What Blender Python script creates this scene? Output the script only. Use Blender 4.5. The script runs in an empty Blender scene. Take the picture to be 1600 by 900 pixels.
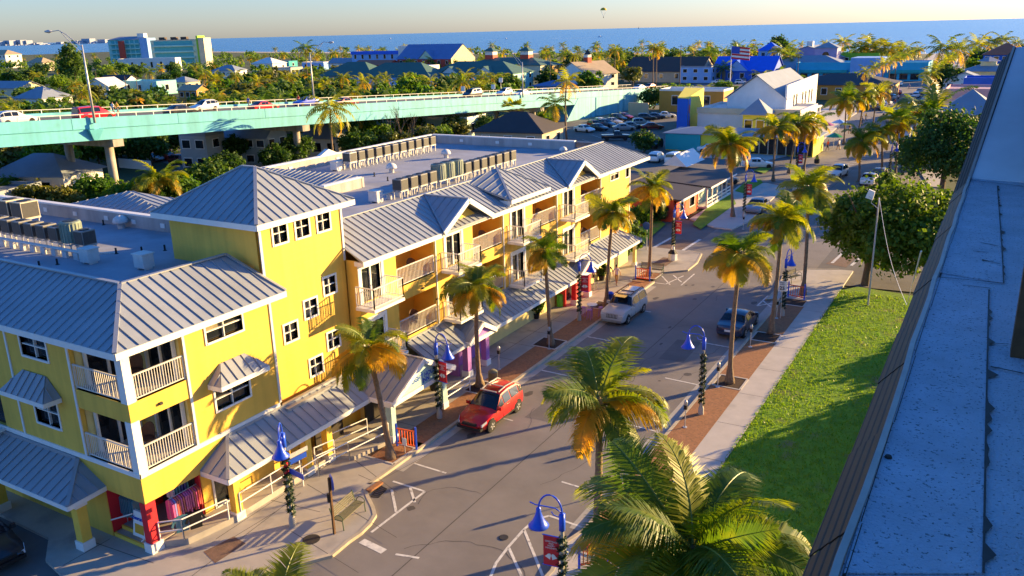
import bpy, math, random
from mathutils import Vector, Matrix
R = random.Random(11)
SC = bpy.context.scene
C = SC.collection
PI = math.pi
V = Vector

# ------------------------------------------------------------------ camera
F_PX = 1310.0; CAM_H = 20.0
def _cam(px, py): return V((px-800.0, 450.0-py, -F_PX))
_up = _cam(1600, 28).cross(_cam(0, 68)); _up.normalize()
if _up.y < 0: _up = -_up
_ya = _cam(1600, 29); _ya.normalize()
_ya = (_ya - _up*_ya.dot(_up)).normalized()
_xa = _ya.cross(_up)
ROT = Matrix((_xa, _ya, _up))            # world <- camera
cam = bpy.data.cameras.new('camera'); cam.lens = F_PX/1600*36; cam.sensor_width = 36
cam.clip_start = 0.05; cam.clip_end = 80000
co = bpy.data.objects.new('camera', cam); C.objects.link(co)
co.matrix_world = Matrix.Translation((0, 0, CAM_H)) @ ROT.to_4x4()
SC.camera = co
def ray(px, py): return ROT @ _cam(px, py)
def G(px, py, z=0.0):
    d = ray(px, py); t = (z-CAM_H)/d.z; return V((d.x*t, d.y*t, z))
def FX(px, py, x):
    d = ray(px, py); t = x/d.x; return V((x, d.y*t, CAM_H+d.z*t))
def FY(px, py, y):
    d = ray(px, py); t = y/d.y; return V((d.x*t, y, CAM_H+d.z*t))
def FD(px, py, dist):
    d = ray(px, py).normalized()*dist; return V((d.x, d.y, CAM_H+d.z))

# ------------------------------------------------------------------ light
SUN_EL = math.radians(11.5); SUN_AZ = math.radians(36.0)   # from +Y towards +X
sun = bpy.data.lights.new('sun', 'SUN'); sun.energy = 5.0; sun.angle = math.radians(0.5)
sun.color = (1.0, 0.67, 0.27)
so = bpy.data.objects.new('sun', sun); C.objects.link(so)
sdir = V((math.sin(SUN_AZ)*math.cos(SUN_EL), math.cos(SUN_AZ)*math.cos(SUN_EL), math.sin(SUN_EL)))
so.rotation_euler = (-sdir).to_track_quat('-Z', 'Y').to_euler()
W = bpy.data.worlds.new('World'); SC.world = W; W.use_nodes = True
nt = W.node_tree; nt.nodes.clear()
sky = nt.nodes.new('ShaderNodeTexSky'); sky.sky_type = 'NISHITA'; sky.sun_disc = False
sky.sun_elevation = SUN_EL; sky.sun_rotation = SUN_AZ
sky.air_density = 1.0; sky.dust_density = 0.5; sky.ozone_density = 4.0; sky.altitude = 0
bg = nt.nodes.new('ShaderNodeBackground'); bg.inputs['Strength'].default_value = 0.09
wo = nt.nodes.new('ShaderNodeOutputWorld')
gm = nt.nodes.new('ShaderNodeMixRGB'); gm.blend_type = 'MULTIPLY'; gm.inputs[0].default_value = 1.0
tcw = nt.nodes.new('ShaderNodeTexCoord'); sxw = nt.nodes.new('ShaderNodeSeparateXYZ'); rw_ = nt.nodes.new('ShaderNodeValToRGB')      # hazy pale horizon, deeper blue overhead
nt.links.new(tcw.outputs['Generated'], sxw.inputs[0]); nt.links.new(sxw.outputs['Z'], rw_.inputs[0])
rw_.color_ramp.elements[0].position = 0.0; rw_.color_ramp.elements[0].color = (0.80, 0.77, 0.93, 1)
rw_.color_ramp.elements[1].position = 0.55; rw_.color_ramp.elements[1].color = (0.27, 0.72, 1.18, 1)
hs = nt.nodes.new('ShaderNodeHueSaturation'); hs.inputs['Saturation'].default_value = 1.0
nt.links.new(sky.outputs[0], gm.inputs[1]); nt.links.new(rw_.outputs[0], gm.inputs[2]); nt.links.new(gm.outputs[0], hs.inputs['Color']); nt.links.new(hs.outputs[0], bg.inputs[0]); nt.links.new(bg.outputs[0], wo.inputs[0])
SC.view_settings.view_transform = 'Standard'; SC.view_settings.look = 'None'
SC.view_settings.gamma = 1; SC.view_settings.exposure = 1.75
try:
    SC.cycles.max_bounces = 6; SC.cycles.transparent_max_bounces = 4; SC.cycles.use_denoising = True
except Exception: pass

# ------------------------------------------------------------------ materials
def mat(name, col, rough=0.7, var=0.12, scale=2.0, metal=0.0, spec=0.4, bump=0.0, bscale=20.0, kind='noise', coat=0.0, spots=None, streak=None, world=False):
    m = bpy.data.materials.new(name); m.use_nodes = True
    n = m.node_tree.nodes; l = m.node_tree.links
    b = n['Principled BSDF']
    b.inputs['Roughness'].default_value = rough; b.inputs['Metallic'].default_value = metal
    b.inputs['Specular IOR Level'].default_value = spec
    if coat: b.inputs['Coat Weight'].default_value = coat; b.inputs['Coat Roughness'].default_value = 0.05
    tc = n.new('ShaderNodeTexCoord'); out = tc.outputs['Object']
    if world:
        g = n.new('ShaderNodeNewGeometry'); out = g.outputs['Position']
    col = tuple(col)
    src = None
    if var > 0:
        t = n.new('ShaderNodeTexNoise'); t.inputs['Scale'].default_value = scale; t.inputs['Detail'].default_value = 6
        t.inputs['Roughness'].default_value = 0.65
        l.new(out, t.inputs['Vector'])
        r = n.new('ShaderNodeValToRGB'); e = r.color_ramp.elements
        e[0].position = 0.3; e[1].position = 0.7
        e[0].color = tuple(c*(1-var) for c in col)+(1,); e[1].color = tuple(min(1, c*(1+var)) for c in col)+(1,)
        l.new(t.outputs['Fac'], r.inputs[0]); src = r.outputs[0]
    if spots:            # (colour, scale, threshold, softness)
        scol, ss, th, sf = spots
        t2 = n.new('ShaderNodeTexNoise'); t2.inputs['Scale'].default_value = ss; t2.inputs['Detail'].default_value = 5
        l.new(out, t2.inputs['Vector'])
        r2 = n.new('ShaderNodeValToRGB'); r2.color_ramp.elements[0].position = th; r2.color_ramp.elements[1].position = th+sf
        l.new(t2.outputs['Fac'], r2.inputs[0])
        mx = n.new('ShaderNodeMixRGB'); mx.inputs[2].default_value = tuple(scol)+(1,)
        l.new(r2.outputs[0], mx.inputs[0])
        if src: l.new(src, mx.inputs[1])
        else: mx.inputs[1].default_value = col+(1,)
        src = mx.outputs[0]
    if streak:           # (darkest factor, frequency): weather streaks running down
        mps = n.new('ShaderNodeMapping'); mps.inputs['Scale'].default_value = (streak[1], streak[1], streak[1]*.06); l.new(out, mps.inputs[0])
        t3 = n.new('ShaderNodeTexNoise'); t3.inputs['Scale'].default_value = 1.0; t3.inputs['Detail'].default_value = 4; l.new(mps.outputs[0], t3.inputs['Vector'])
        r3 = n.new('ShaderNodeValToRGB'); r3.color_ramp.elements[0].position = .35; r3.color_ramp.elements[1].position = .6; r3.color_ramp.elements[0].color = (streak[0],)*3+(1,)
        l.new(t3.outputs['Fac'], r3.inputs[0]); mm = n.new('ShaderNodeMixRGB'); mm.blend_type = 'MULTIPLY'; mm.inputs[0].default_value = 1
        l.new(src, mm.inputs[1]); l.new(r3.outputs[0], mm.inputs[2]); src = mm.outputs[0]
    if src: l.new(src, b.inputs['Base Color'])
    else: b.inputs['Base Color'].default_value = col+(1,)
    if bump > 0:
        if kind == 'siding':
            w = n.new('ShaderNodeTexWave'); w.wave_type = 'BANDS'; w.bands_direction = 'Z'; w.wave_profile = 'SAW'
            w.inputs['Scale'].default_value = bscale; l.new(out, w.inputs['Vector']); h = w.outputs['Fac']
        else:
            w = n.new('ShaderNodeTexNoise'); w.inputs['Scale'].default_value = bscale; w.inputs['Detail'].default_value = 4
            l.new(out, w.inputs['Vector']); h = w.outputs['Fac']
        bp = n.new('ShaderNodeBump'); bp.inputs['Strength'].default_value = bump; bp.inputs['Distance'].default_value = 0.03
        l.new(h, bp.inputs['Height']); l.new(bp.outputs[0], b.inputs['Normal'])
    return m
def leafmat(name, c1, c2, trans=0.35, rough=0.45, tcol=None, rnd=True):
    m = bpy.data.materials.new(name); m.use_nodes = True
    n = m.node_tree.nodes; l = m.node_tree.links
    b = n['Principled BSDF']; b.inputs['Roughness'].default_value = rough; b.inputs['Specular IOR Level'].default_value = 0.35
    tc = n.new('ShaderNodeTexCoord')
    t = n.new('ShaderNodeTexNoise'); t.inputs['Scale'].default_value = 1.3; t.inputs['Detail'].default_value = 3
    l.new(tc.outputs['Object'], t.inputs['Vector'])
    oi = n.new('ShaderNodeObjectInfo')
    ad = n.new('ShaderNodeMath'); ad.operation = 'ADD'
    sc = n.new('ShaderNodeMath'); sc.operation = 'MULTIPLY_ADD'; sc.inputs[1].default_value = 0.5 if rnd else 0.0; sc.inputs[2].default_value = -0.25 if rnd else 0
    l.new(oi.outputs['Random'], sc.inputs[0]); l.new(sc.outputs[0], ad.inputs[0]); l.new(t.outputs['Fac'], ad.inputs[1])
    r = n.new('ShaderNodeValToRGB'); r.color_ramp.elements[0].position = 0.3; r.color_ramp.elements[1].position = 0.75
    r.color_ramp.elements[0].color = tuple(c1)+(1,); r.color_ramp.elements[1].color = tuple(c2)+(1,)
    l.new(ad.outputs[0], r.inputs[0]); l.new(r.outputs[0], b.inputs['Base Color'])
    tr = n.new('ShaderNodeBsdfTranslucent')
    if tcol: tr.inputs['Color'].default_value = tuple(tcol)+(1,)
    else:
        gm = n.new('ShaderNodeMixRGB'); gm.blend_type = 'MULTIPLY'; gm.inputs[0].default_value = 1.0
        gm.inputs[2].default_value = (1.9, 1.8, 0.45, 1); l.new(r.outputs[0], gm.inputs[1]); l.new(gm.outputs[0], tr.inputs['Color'])
    mx = n.new('ShaderNodeMixShader'); mx.inputs[0].default_value = trans
    l.new(b.outputs[0], mx.inputs[1]); l.new(tr.outputs[0], mx.inputs[2])
    l.new(mx.outputs[0], n['Material Output'].inputs['Surface'])
    return m
M = {}
def mk(k, *a, **kw): M[k] = mat(k, *a, **kw)
mk('yellow', (0.80, 0.49, 0.075), 0.65, 0.07, 0.7, streak=(.86, 2.2), bump=0.35, bscale=1.05, kind='siding')
mk('yellow_plain', (0.78, 0.50, 0.07), 0.65, 0.07, 1.5)
mk('yellow_bounce', (0.74, 0.38, 0.04), 0.65, 0.06, 1.5)  # yellow recess wall with the reflected orange light put into its colour
mk('cream_wall', (0.72, 0.6, 0.24), 0.7, 0.08, 1.5)
mk('white', (0.76, 0.75, 0.72), 0.5, 0.05, 3)
mk('white_dirty', (0.66, 0.64, 0.6), 0.6, 0.15, 3)
mk('roofmetal', (0.275, 0.30, 0.335), 0.5, 0.12, 0.5, metal=0.0, spec=0.4)
mk('roofcap', (0.34, 0.355, 0.38), 0.42, 0.06, 1.5, metal=0.25, spec=0.5)
mk('membrane', (0.31, 0.325, 0.37), 0.8, 0.16, 0.4, spots=((0.27, 0.28, 0.31), 0.25, 0.56, 0.06), bump=0.1, bscale=6)
mk('parapet', (0.46, 0.43, 0.41), 0.75, 0.1, 1.0, streak=(.75, 1.5))
mk('louvre', (0.05,0.05,0.05), 0.6, 0.2, 6)
mk('glass', (0.012, 0.015, 0.02), 0.07, 0.0, spec=0.6)
mk('glass_reflection', (0.20, 0.17, 0.11), 0.15, 0.5, 1.5, spec=0.6)  # pane colour lightened to imitate reflections in the glass
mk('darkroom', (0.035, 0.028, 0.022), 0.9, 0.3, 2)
mk('red', (0.62, 0.018, 0.03), 0.55, 0.08, 2)
mk('purple', (0.36, 0.15, 0.46), 0.55, 0.06, 2)
mk('paleblue', (0.36, 0.52, 0.50), 0.55, 0.06, 2)
mk('blue', (0.012, 0.075, 0.62), 0.35, 0.05, 3, spec=0.5)
mk('signblue', (0.01, 0.06, 0.42), 0.4, 0.05, 3)
mk('orange', (0.75, 0.12, 0.03), 0.45, 0.06, 3)
mk('asphalt', (0.20, 0.18, 0.165), 0.85, 0.14, 0.35, bump=0.3, bscale=60, spots=((0.15, 0.132, 0.125), 0.16, 0.52, 0.16), world=True)
mk('asphalt_dark', (0.13, 0.122, 0.118), 0.85, 0.2, 0.4, bump=0.25, bscale=50, world=True)
mk('concrete', (0.38, 0.345, 0.30), 0.8, 0.12, 0.7, bump=0.15, bscale=40, spots=((0.25, 0.235, 0.22), 0.45, 0.56, 0.12), world=True)
mk('walk', (0.47, 0.43, 0.385), 0.8, 0.09, 0.9, bump=0.15, bscale=40, spots=((0.37, 0.34, 0.31), 0.6, 0.58, 0.12), world=True)
mk('kerb', (0.44, 0.38, 0.28), 0.8, 0.14, 2.0)
mk('gutter', (0.36, 0.34, 0.31), 0.8, 0.12, 1.0, world=True)
mk('paver', (0.30, 0.135, 0.06), 0.85, 0.22, 5.0, bump=0.3, bscale=18, spots=((0.19, 0.10, 0.055), 8.0, 0.55, 0.1), world=True)
mk('paverdark', (0.17, 0.105, 0.075), 0.85, 0.22, 5.0, bump=0.3, bscale=18, world=True)
mk('mulch', (0.055, 0.028, 0.018), 0.95, 0.45, 12, bump=0.6, bscale=25)
mk('joint', (0.09, 0.08, 0.07), 0.9, 0.1, 3)
mk('paint', (0.62, 0.6, 0.56), 0.7, 0.2, 4.0, spots=((0.33, 0.31, 0.29), 3.0, 0.56, 0.12), world=True)
mk('iron', (0.03, 0.028, 0.028), 0.6, 0.3, 8)
mk('black', (0.012, 0.012, 0.013), 0.5, 0.1, 5)
mk('rubber', (0.018, 0.018, 0.018), 0.8, 0.1, 5)
mk('rim', (0.10, 0.10, 0.105), 0.4, 0.0, metal=0.8)
mk('steel', (0.42, 0.42, 0.43), 0.4, 0.08, 5, metal=0.5)
mk('galv', (0.5, 0.5, 0.5), 0.45, 0.1, 5, metal=0.4)
mk('acgrey', (0.24, 0.24, 0.23), 0.5, 0.12, 4)
mk('acgreen', (0.22, 0.27, 0.22), 0.5, 0.1, 4)
mk('acbeige', (0.55, 0.5, 0.36), 0.5, 0.08, 4)
mk('acwhite', (0.62, 0.6, 0.57), 0.5, 0.1, 4)
mk('wood', (0.10, 0.05, 0.02), 0.8, 0.4, 6, bump=0.3, bscale=14)
mk('wicker', (0.11, 0.055, 0.03), 0.8, 0.3, 9)
mk('slat', (0.16, 0.15, 0.09), 0.6, 0.15, 6)
mk('greenmetal', (0.06, 0.10, 0.05), 0.5, 0.1, 6)
mk('teal', (0.13, 0.50, 0.60), 0.6, 0.10, 0.45, spots=((0.115, 0.43, 0.49), 0.9, 0.55, 0.2), streak=(.75, .8))
mk('tealdark', (0.06, 0.36, 0.40), 0.65, 0.1, 0.8)
mk('bridgeconc', (0.42, 0.37, 0.30), 0.8, 0.2, 0.6, streak=(.6, 1.2))
mk('railing', (0.66, 0.63, 0.57), 0.5, 0.06, 3)
mk('trunk', (0.20, 0.135, 0.085), 0.85, 0.35, 7, bump=0.6, bscale=10)
mk('bark', (0.13, 0.09, 0.06), 0.9, 0.35, 5, bump=0.6, bscale=10)
mk('roofgrey', (0.40, 0.44, 0.52), 0.75, 0.14, 3.0, bump=0.8, bscale=70, spots=((0.13, 0.14, 0.17), 55.0, 0.60, 0.06), world=True)
mk('roofpatch', (0.55, 0.57, 0.60), 0.75, 0.12, 0.8, world=True)
mk('tar', (0.025, 0.024, 0.024), 0.7, 0.3, 20)
mk('fascia', (0.020, 0.012, 0.008), 0.6, 0.25, 8)
mk('edgemetal', (0.36, 0.30, 0.26), 0.55, 0.15, 4)
mk('land', (0.05, 0.07, 0.025), 0.95, 0.4, 0.08, world=True)
mk('sand', (0.55, 0.47, 0.36), 0.9, 0.1, 0.3, world=True)
mk('skin', (0.45, 0.24, 0.15), 0.6, 0.05, 5)
mk('skin_dark', (0.07, 0.04, 0.028), 0.6, 0.05, 5)
mk('hair', (0.03, 0.02, 0.014), 0.7, 0.2, 20)
LEAF = leafmat('frond_green', (0.07, 0.135, 0.010), (0.26, 0.27, 0.016), 0.45, tcol=None)
STEM = leafmat('frond_stem', (0.16, 0.20, 0.03), (0.22, 0.24, 0.04), 0.1)
LEAFY = leafmat('frond_gold', (0.30, 0.23, 0.016), (0.52, 0.29, 0.02), 0.45)
LEAFO = leafmat('frond_orange', (0.32, 0.21, 0.015), (0.44, 0.29, 0.02), 0.38)
TREE = leafmat('tree_leaf', (0.05, 0.13, 0.010), (0.13, 0.22, 0.014), 0.38, rough=.65)
TREE2 = leafmat('tree_leaf_dark', (0.03, 0.08, 0.012), (0.075, 0.14, 0.018), 0.32, rough=.65)
TREE3 = leafmat('tree_leaf_olive', (0.08, 0.10, 0.02), (0.16, 0.16, 0.03), 0.3)
TREE4 = leafmat('round_tree_leaf', (0.03, 0.085, 0.008), (0.10, 0.165, 0.012), 0.33, rough=.65)
GARL = leafmat('garland_leaf', (0.012, 0.035, 0.018), (0.03, 0.06, 0.025), 0.1)
HUSK = mat('frond_base', (0.17, 0.12, 0.045), 0.85, 0.35, 9)

# ------------------------------------------------------------------ mesh helpers
ORG = {}; KM = {}
class MB:
    def __init__(s): s.v = []; s.f = []; s.m = []; s.cur = 0
    def add(s, vs, fs):
        o = len(s.v); s.v += [tuple(p) for p in vs]
        s.f += [[i+o for i in f] for f in fs]; s.m += [s.cur]*len(fs); return s
    def box(s, x0, x1, y0, y1, z0, z1):
        x0, x1 = min(x0, x1), max(x0, x1); y0, y1 = min(y0, y1), max(y0, y1); z0, z1 = min(z0, z1), max(z0, z1)
        return s.add([(x0,y0,z0),(x1,y0,z0),(x1,y1,z0),(x0,y1,z0),(x0,y0,z1),(x1,y0,z1),(x1,y1,z1),(x0,y1,z1)],
              [(0,3,2,1),(4,5,6,7),(0,1,5,4),(1,2,6,5),(2,3,7,6),(3,0,4,7)])
    def poly(s, pts): return s.add(pts, [tuple(range(len(pts)))])
    def slab(s, pts, off):
        n = len(pts); off = V(off); a = [V(p) for p in pts]; b = [p+off for p in a]
        fs = [tuple(range(n))[::-1], tuple(range(n, 2*n))] + [(i, (i+1) % n, n+(i+1) % n, n+i) for i in range(n)]
        return s.add(a+b, fs)
    def prism(s, xy, z0, z1): return s.slab([(p[0], p[1], z0) for p in xy], (0, 0, z1-z0))
    def bar(s, p, q, w, h=None, up=(0, 0, 1)):
        h = h or w; p = V(p); q = V(q); d = (q-p)
        if d.length < 1e-6: return s
        d.normalize(); u = V(up)
        if abs(d.dot(u)) > 0.98: u = V((1, 0, 0)) if abs(d.x) < 0.9 else V((0, 1, 0))
        a = d.cross(u).normalized(); b = a.cross(d)
        c = [(-1,-1), (1,-1), (1,1), (-1,1)]
        vs = [p+a*(i*w/2)+b*(j*h/2) for i, j in c]+[q+a*(i*w/2)+b*(j*h/2) for i, j in c]
        return s.add(vs, [(3,2,1,0),(4,5,6,7),(0,1,5,4),(1,2,6,5),(2,3,7,6),(3,0,4,7)])
    def tube(s, pts, rs, n=8, cap=True):
        pts = [V(p) for p in pts]
        if not isinstance(rs, (list, tuple)): rs = [rs]*len(pts)
        o = len(s.v); vs = []; fs = []
        ref = V((0, 0, 1))
        for i, p in enumerate(pts):
            d = (pts[min(i+1, len(pts)-1)]-pts[max(i-1, 0)]).normalized()
            if abs(d.dot(ref)) > 0.95: ref = V((1, 0, 0)) if abs(d.x) < 0.9 else V((0, 1, 0))
            a = d.cross(ref).normalized(); b = a.cross(d); ref = b.cross(d)*-1 if False else ref
            for k in range(n):
                t = 2*PI*k/n; vs.append(p+(a*math.cos(t)+b*math.sin(t))*rs[i])
        for i in range(len(pts)-1):
            for k in range(n):
                fs.append((i*n+k, i*n+(k+1) % n, (i+1)*n+(k+1) % n, (i+1)*n+k))
        if cap: fs += [tuple(range(n))[::-1], tuple((len(pts)-1)*n+k for k in range(n))]
        return s.add(vs, fs)
    def lathe(s, prof, c=(0, 0, 0), n=12):
        c = V(c); vs = []; fs = []
        for r, z in prof:
            for k in range(n):
                t = 2*PI*k/n; vs.append(c+V((r*math.cos(t), r*math.sin(t), z)))
        for i in range(len(prof)-1):
            for k in range(n):
                fs.append((i*n+k, i*n+(k+1) % n, (i+1)*n+(k+1) % n, (i+1)*n+k))
        return s.add(vs, fs)
    def xf(s, mtx): s.v = [tuple(mtx @ V(p)) for p in s.v]; return s
    def merge(s, o, mtx=None):
        vs = [mtx @ V(p) for p in o.v] if mtx else o.v
        b = len(s.v); s.v += [tuple(p) for p in vs]; s.f += [[i+b for i in f] for f in o.f]; s.m += o.m; return s
    def mesh(s, name, mats, smooth=False, off=(0, 0, 0)):
        me = bpy.data.meshes.new(name)
        ox, oy, oz = off
        me.from_pydata([(x-ox, y-oy, z-oz) for x, y, z in s.v], [], s.f)
        if not isinstance(mats, (list, tuple)): mats = [mats]
        for m in mats: me.materials.append(M[m] if isinstance(m, str) else m)
        if len(mats) > 1: me.polygons.foreach_set('material_index', s.m)
        if smooth: me.polygons.foreach_set('use_smooth', [True]*len(me.polygons))
        me.update(); return me
    def parts(s):
        par = list(range(len(s.v)))
        def fd(i):
            while par[i] != i: par[i] = par[par[i]]; i = par[i]
            return i
        for f in s.f:
            a = fd(f[0])
            for i in f[1:]: par[fd(i)] = a
        grp = {}
        for f, m in zip(s.f, s.m): grp.setdefault(fd(f[0]), []).append((f, m))
        for fs in grp.values():
            ids = sorted({i for f, _ in fs for i in f}); mp = {i: k for k, i in enumerate(ids)}
            o = MB(); o.v = [s.v[i] for i in ids]; o.f = [[mp[i] for i in f] for f, _ in fs]; o.m = [m for _, m in fs]; yield o
    def each(s, name, mats, parent=None, smooth=False):
        r = None
        for o in s.parts(): r = o.build(name, mats, parent, smooth)
        return r
    def build(s, name, mats, parent=None, smooth=False):
        off = ORG.get(parent.name, (0, 0, 0)) if parent else (0, 0, 0)
        o = bpy.data.objects.new(name, s.mesh(name, mats, smooth, off)); C.objects.link(o)
        if parent: o.parent = parent; ORG[o.name] = off; KM.setdefault(parent.name, []).append(o)
        return o
def tag(o, label=None, cat=None, group=None, kind=None):
    if label: o['label'] = label
    if cat: o['category'] = cat
    if group: o['group'] = group
    if kind: o['kind'] = kind
    return o
def thing(name, label, cat, loc=(0, 0, 0), group=None, rotz=0):
    o = bpy.data.objects.new(name, None); C.objects.link(o); o.empty_display_size = 0.2
    o.location = loc; o.rotation_euler = (0, 0, rotz); ORG[o.name] = tuple(loc) if not rotz else (0, 0, 0)
    return tag(o, label, cat, group)
def copy_tree(src, loc=None, rotz=None, label=None, group=None, scale=None):
    c = src.copy(); C.objects.link(c)
    if loc is not None: c.location = loc
    if rotz is not None: c.rotation_euler = (c.rotation_euler[0], c.rotation_euler[1], rotz)
    if label: c['label'] = label
    if group: c['group'] = group
    if scale: c.scale = (scale, scale, scale)
    def rec(a, b):
        for ch in KIDS(a):
            d = ch.copy(); C.objects.link(d); d.parent = b; KM.setdefault(b.name, []).append(d); rec(ch, d)
    rec(src, c); return c
def KIDS(o): return KM.get(o.name, [])
def struct(name, mb, m, smooth=False): return tag(mb.build(name, m, None, smooth), kind='structure')
def text_mesh(body, size, m, parent, mtx, name='lettering', extrude=0.004, align='CENTER', bold=0.0):
    cu = bpy.data.curves.new(name, 'FONT'); cu.body = body; cu.size = size; cu.align_x = align; cu.align_y = 'CENTER'
    cu.extrude = extrude; cu.offset = bold; cu.resolution_u = 2
    ob = bpy.data.objects.new('tmp', cu)
    me = bpy.data.meshes.new_from_object(ob); bpy.data.objects.remove(ob)
    off = V(ORG.get(parent.name, (0, 0, 0)))
    me.transform(Matrix.Translation(-off) @ mtx)
    me.materials.clear(); me.materials.append(M[m] if isinstance(m, str) else m)
    o = bpy.data.objects.new(name, me); C.objects.link(o); o.parent = parent; ORG[o.name] = tuple(off); KM.setdefault(parent.name, []).append(o); return o
def face_mtx(origin, right, up):
    r = V(right).normalized(); u = V(up).normalized(); n = r.cross(u)
    return Matrix.Translation(origin) @ Matrix((r, u, n)).transposed().to_4x4()
# ================================================================== SETTING
KL, KR = -23.35, -13.15           # kerb lines of the street
mb = MB(); mb.poly([(-1500,-200,-0.06),(400,-200,-0.06),(400,560,-0.06),(-60,600,-0.06),(-560,745,-0.06),(-1500,1080,-0.06)]); struct('ground', mb, 'land')
mb = MB(); mb.poly([(400,540,-0.05),(400,572,-0.3),(-60,614,-0.3),(-560,762,-0.3),(-1500,1100,-0.3),(-1500,1060,-0.05),(-560,725,-0.05),(-60,582,-0.05)]); struct('beach', mb, 'sand')
# road network: one asphalt sheet
mb = MB()
mb.poly([(KL-1.2,-30,0),(KR+0.6,-30,0),(KR+0.6,80,0),(KR+8,112,0),(-14,150,0),(-19.5,190,0),(-25,420,0),(-30,600,0),(-40,600,0),(-35,420,0),(-30,190,0),(-27.7,150,0),(-27.5,88,0),(KL-1.2,84,0)])
struct('road', mb, 'asphalt')
mb = MB()      # car park roads to the left of the junction and the side street at the near corner
mb.poly([(-95,118,-.004),(-24,101,-.004),(-24,150,-.004),(-58,205,-.004),(-90,232,-.004),(-100,170,-.004)])
mb.poly([(-70,-30,-.004),(-24.6,-30,-.004),(-24.6,16.2,-.004),(-31.2,15.4,-.004),(-32.6,16.4,-.004),(-70,17.0,-.004)])
mb.poly([(-60,66.5,-.004),(KL-1.2,71.5,-.004),(KL-1.2,86,-.004),(-60,86,-.004)])
mb.poly([(KR+0.6,68,-.004),(12,70,-.004),(12,112,-.004),(KR+6,112,-.004),(KR+0.6,80,-.004)])
mb.poly([(-100,230,-.008),(-58,205,-.008),(-60,330,-.008),(-70,480,-.008),(-105,480,-.008),(-100,330,-.008)])
mb.poly([(-138,100,-.004),(-112,88,-.004),(-110,140,-.004),(-132,150,-.004)])
struct('car_park', mb, 'asphalt_dark')
# left pavement with bulb-outs (outer edge follows the kerb in the photograph)
bulb = [G(520,872), G(546,850), G(566,836), G(580,822), G(589,808), G(586,796), G(578,780), G(573,768), G(595,757)]
bulb = [(p.x, p.y) for p in bulb]
far = [(KL,62.4)] + [(p.x,p.y) for p in (G(985,440),G(1003,431),G(1040,427),G(1075,424),G(1090,412),G(1097,398))] + [(-24.2,73.2)]
outer = [(-25.2,14.5),(-24.0,17.2)] + bulb + [(KL,26.2)] + far
def path_strip(mb, pts, w, z0, z1, side=1):
    """kerb: a strip of width w to the left (side 1) of the polyline, as single prisms butted end to end"""
    P = [V((p[0], p[1], 0)) for p in pts]; offs = []
    for i, p in enumerate(P):
        d = (P[min(i+1, len(P)-1)]-P[max(i-1, 0)]).normalized(); offs.append(p+V((-d.y, d.x, 0))*w*side)
    for i in range(len(P)-1):
        mb.prism([P[i][:2], P[i+1][:2], offs[i+1][:2], offs[i][:2]], z0, z1)
    return offs
mb = MB(); inner = path_strip(mb, outer, 0.17, -0.05, 0.14); struct('kerb', mb, 'kerb')
mb = MB()
mb.prism([(-36,-2),(-25.2,14.5-3)][:0] + [(p.x, p.y) for p in inner] + [(-38,72.8),(-38,66),(-28.2,66),(-28.2,16.4),(-31.2,15.4),(-25.4,14.3)], -0.05, 0.125)
struct('pavement', mb, 'concrete')
mb = MB(); mb.prism([(-70,17.0),(-32.6,16.4),(-31.2,15.4),(-28.2,16.4),(-28.2,20),(-70,20)], -0.05, 0.12); struct('side_pavement', mb, 'concrete')
# right side: kerb, paver strip, pavement, lawn
rk = [(KR+1.6,14),(KR-.1,19),(G(868,880).x,22.2),(G(868,880).x+.1,24.4),(KR-.3,26.3),(KR,27.5),(KR,62.5)] + [(p.x,p.y) for p in (G(1196,470),G(1215,450))] + [(-14.6,69.0),(-13.0,71.5),(-10.8,72.5)]
mb = MB(); rin = path_strip(mb, rk, 0.16, -0.05, 0.14, -1); struct('kerb', mb, 'kerb')
mb = MB(); mb.prism([(p.x, p.y) for p in rin] + [(-9.65,72.5),(-9.65,5),(-11,5)], -0.05, 0.12); struct('pavement', mb, 'walk')
mb = MB(); mb.poly([(KR-.62,27.5,.004),(KR,27.5,.004),(KR,62,.004),(KR-.62,62,.004)]); mb.poly([(KL,28,.004),(KL+.5,28,.004),(KL+.5,61.5,.004),(KL,61.5,.004)]); struct('gutter', mb, 'gutter')
# distant pavements beyond the junction
mb = MB(); mb.prism([(-28.5,86.2),(-24.9,83.4),(-23.0,83.2),(-22.4,88),(-23.0,96),(-23.5,109),(-26.5,111),(-29.2,108),(-28.6,98)], -.05, .12)
mb.prism([(-29,138),(-27.7,150),(-30,190),(-35,420),(-40,600),(-45,600),(-39,190),(-33,150)], -.05, .12)
mb.prism([(-6,116),(-7.5,116),(-14,150),(-19.5,190),(-25,420),(-30,600),(-25,600),(-15,190),(-8,150)], -.05, .12)
mb.prism([(-46,131),(-31.5,129.5),(-29.4,137),(-33.2,150),(-46,150)], -.05, .12)
struct('pavement', mb, 'walk')
mb = MB()
mb.poly([(p.x,p.y,.128) for p in (G(1087,355),G(1092,362),G(1150,318),G(1143,306),G(1110,322))])
def strip_boxes(mb, pits, x0, x1, y0, y1, z):
    ys = [y0] + [v for p in pits for v in p] + [y1]
    for a, b in zip(ys[0::2], ys[1::2]): mb.poly([(x0,a,z),(x1,a,z),(x1,b,z),(x0,b,z)])
LP = [(28.2,30.0), (37.0,38.7), (45.2,46.9), (54.0,55.7), (63.0,64.9)]        # left tree pits
RP = [(26.0,27.7), (44.3,46.0), (52.6,54.3), (61.0,62.6)]                    # right tree pits
mbp = MB(); strip_boxes(mbp, LP, -25.05, KL-.19, 30.6, 62.3, .132)
strip_boxes(mbp, RP, KR+.18, -11.25, 26.9, 62.6, .132); struct('paver_strip', mbp, 'paver')
mbm = MB()
for a, b in LP: mbm.poly([(-25.35,a,.129),(KL-.25,a,.129),(KL-.25,b,.129),(-25.35,b,.129)])
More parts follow.
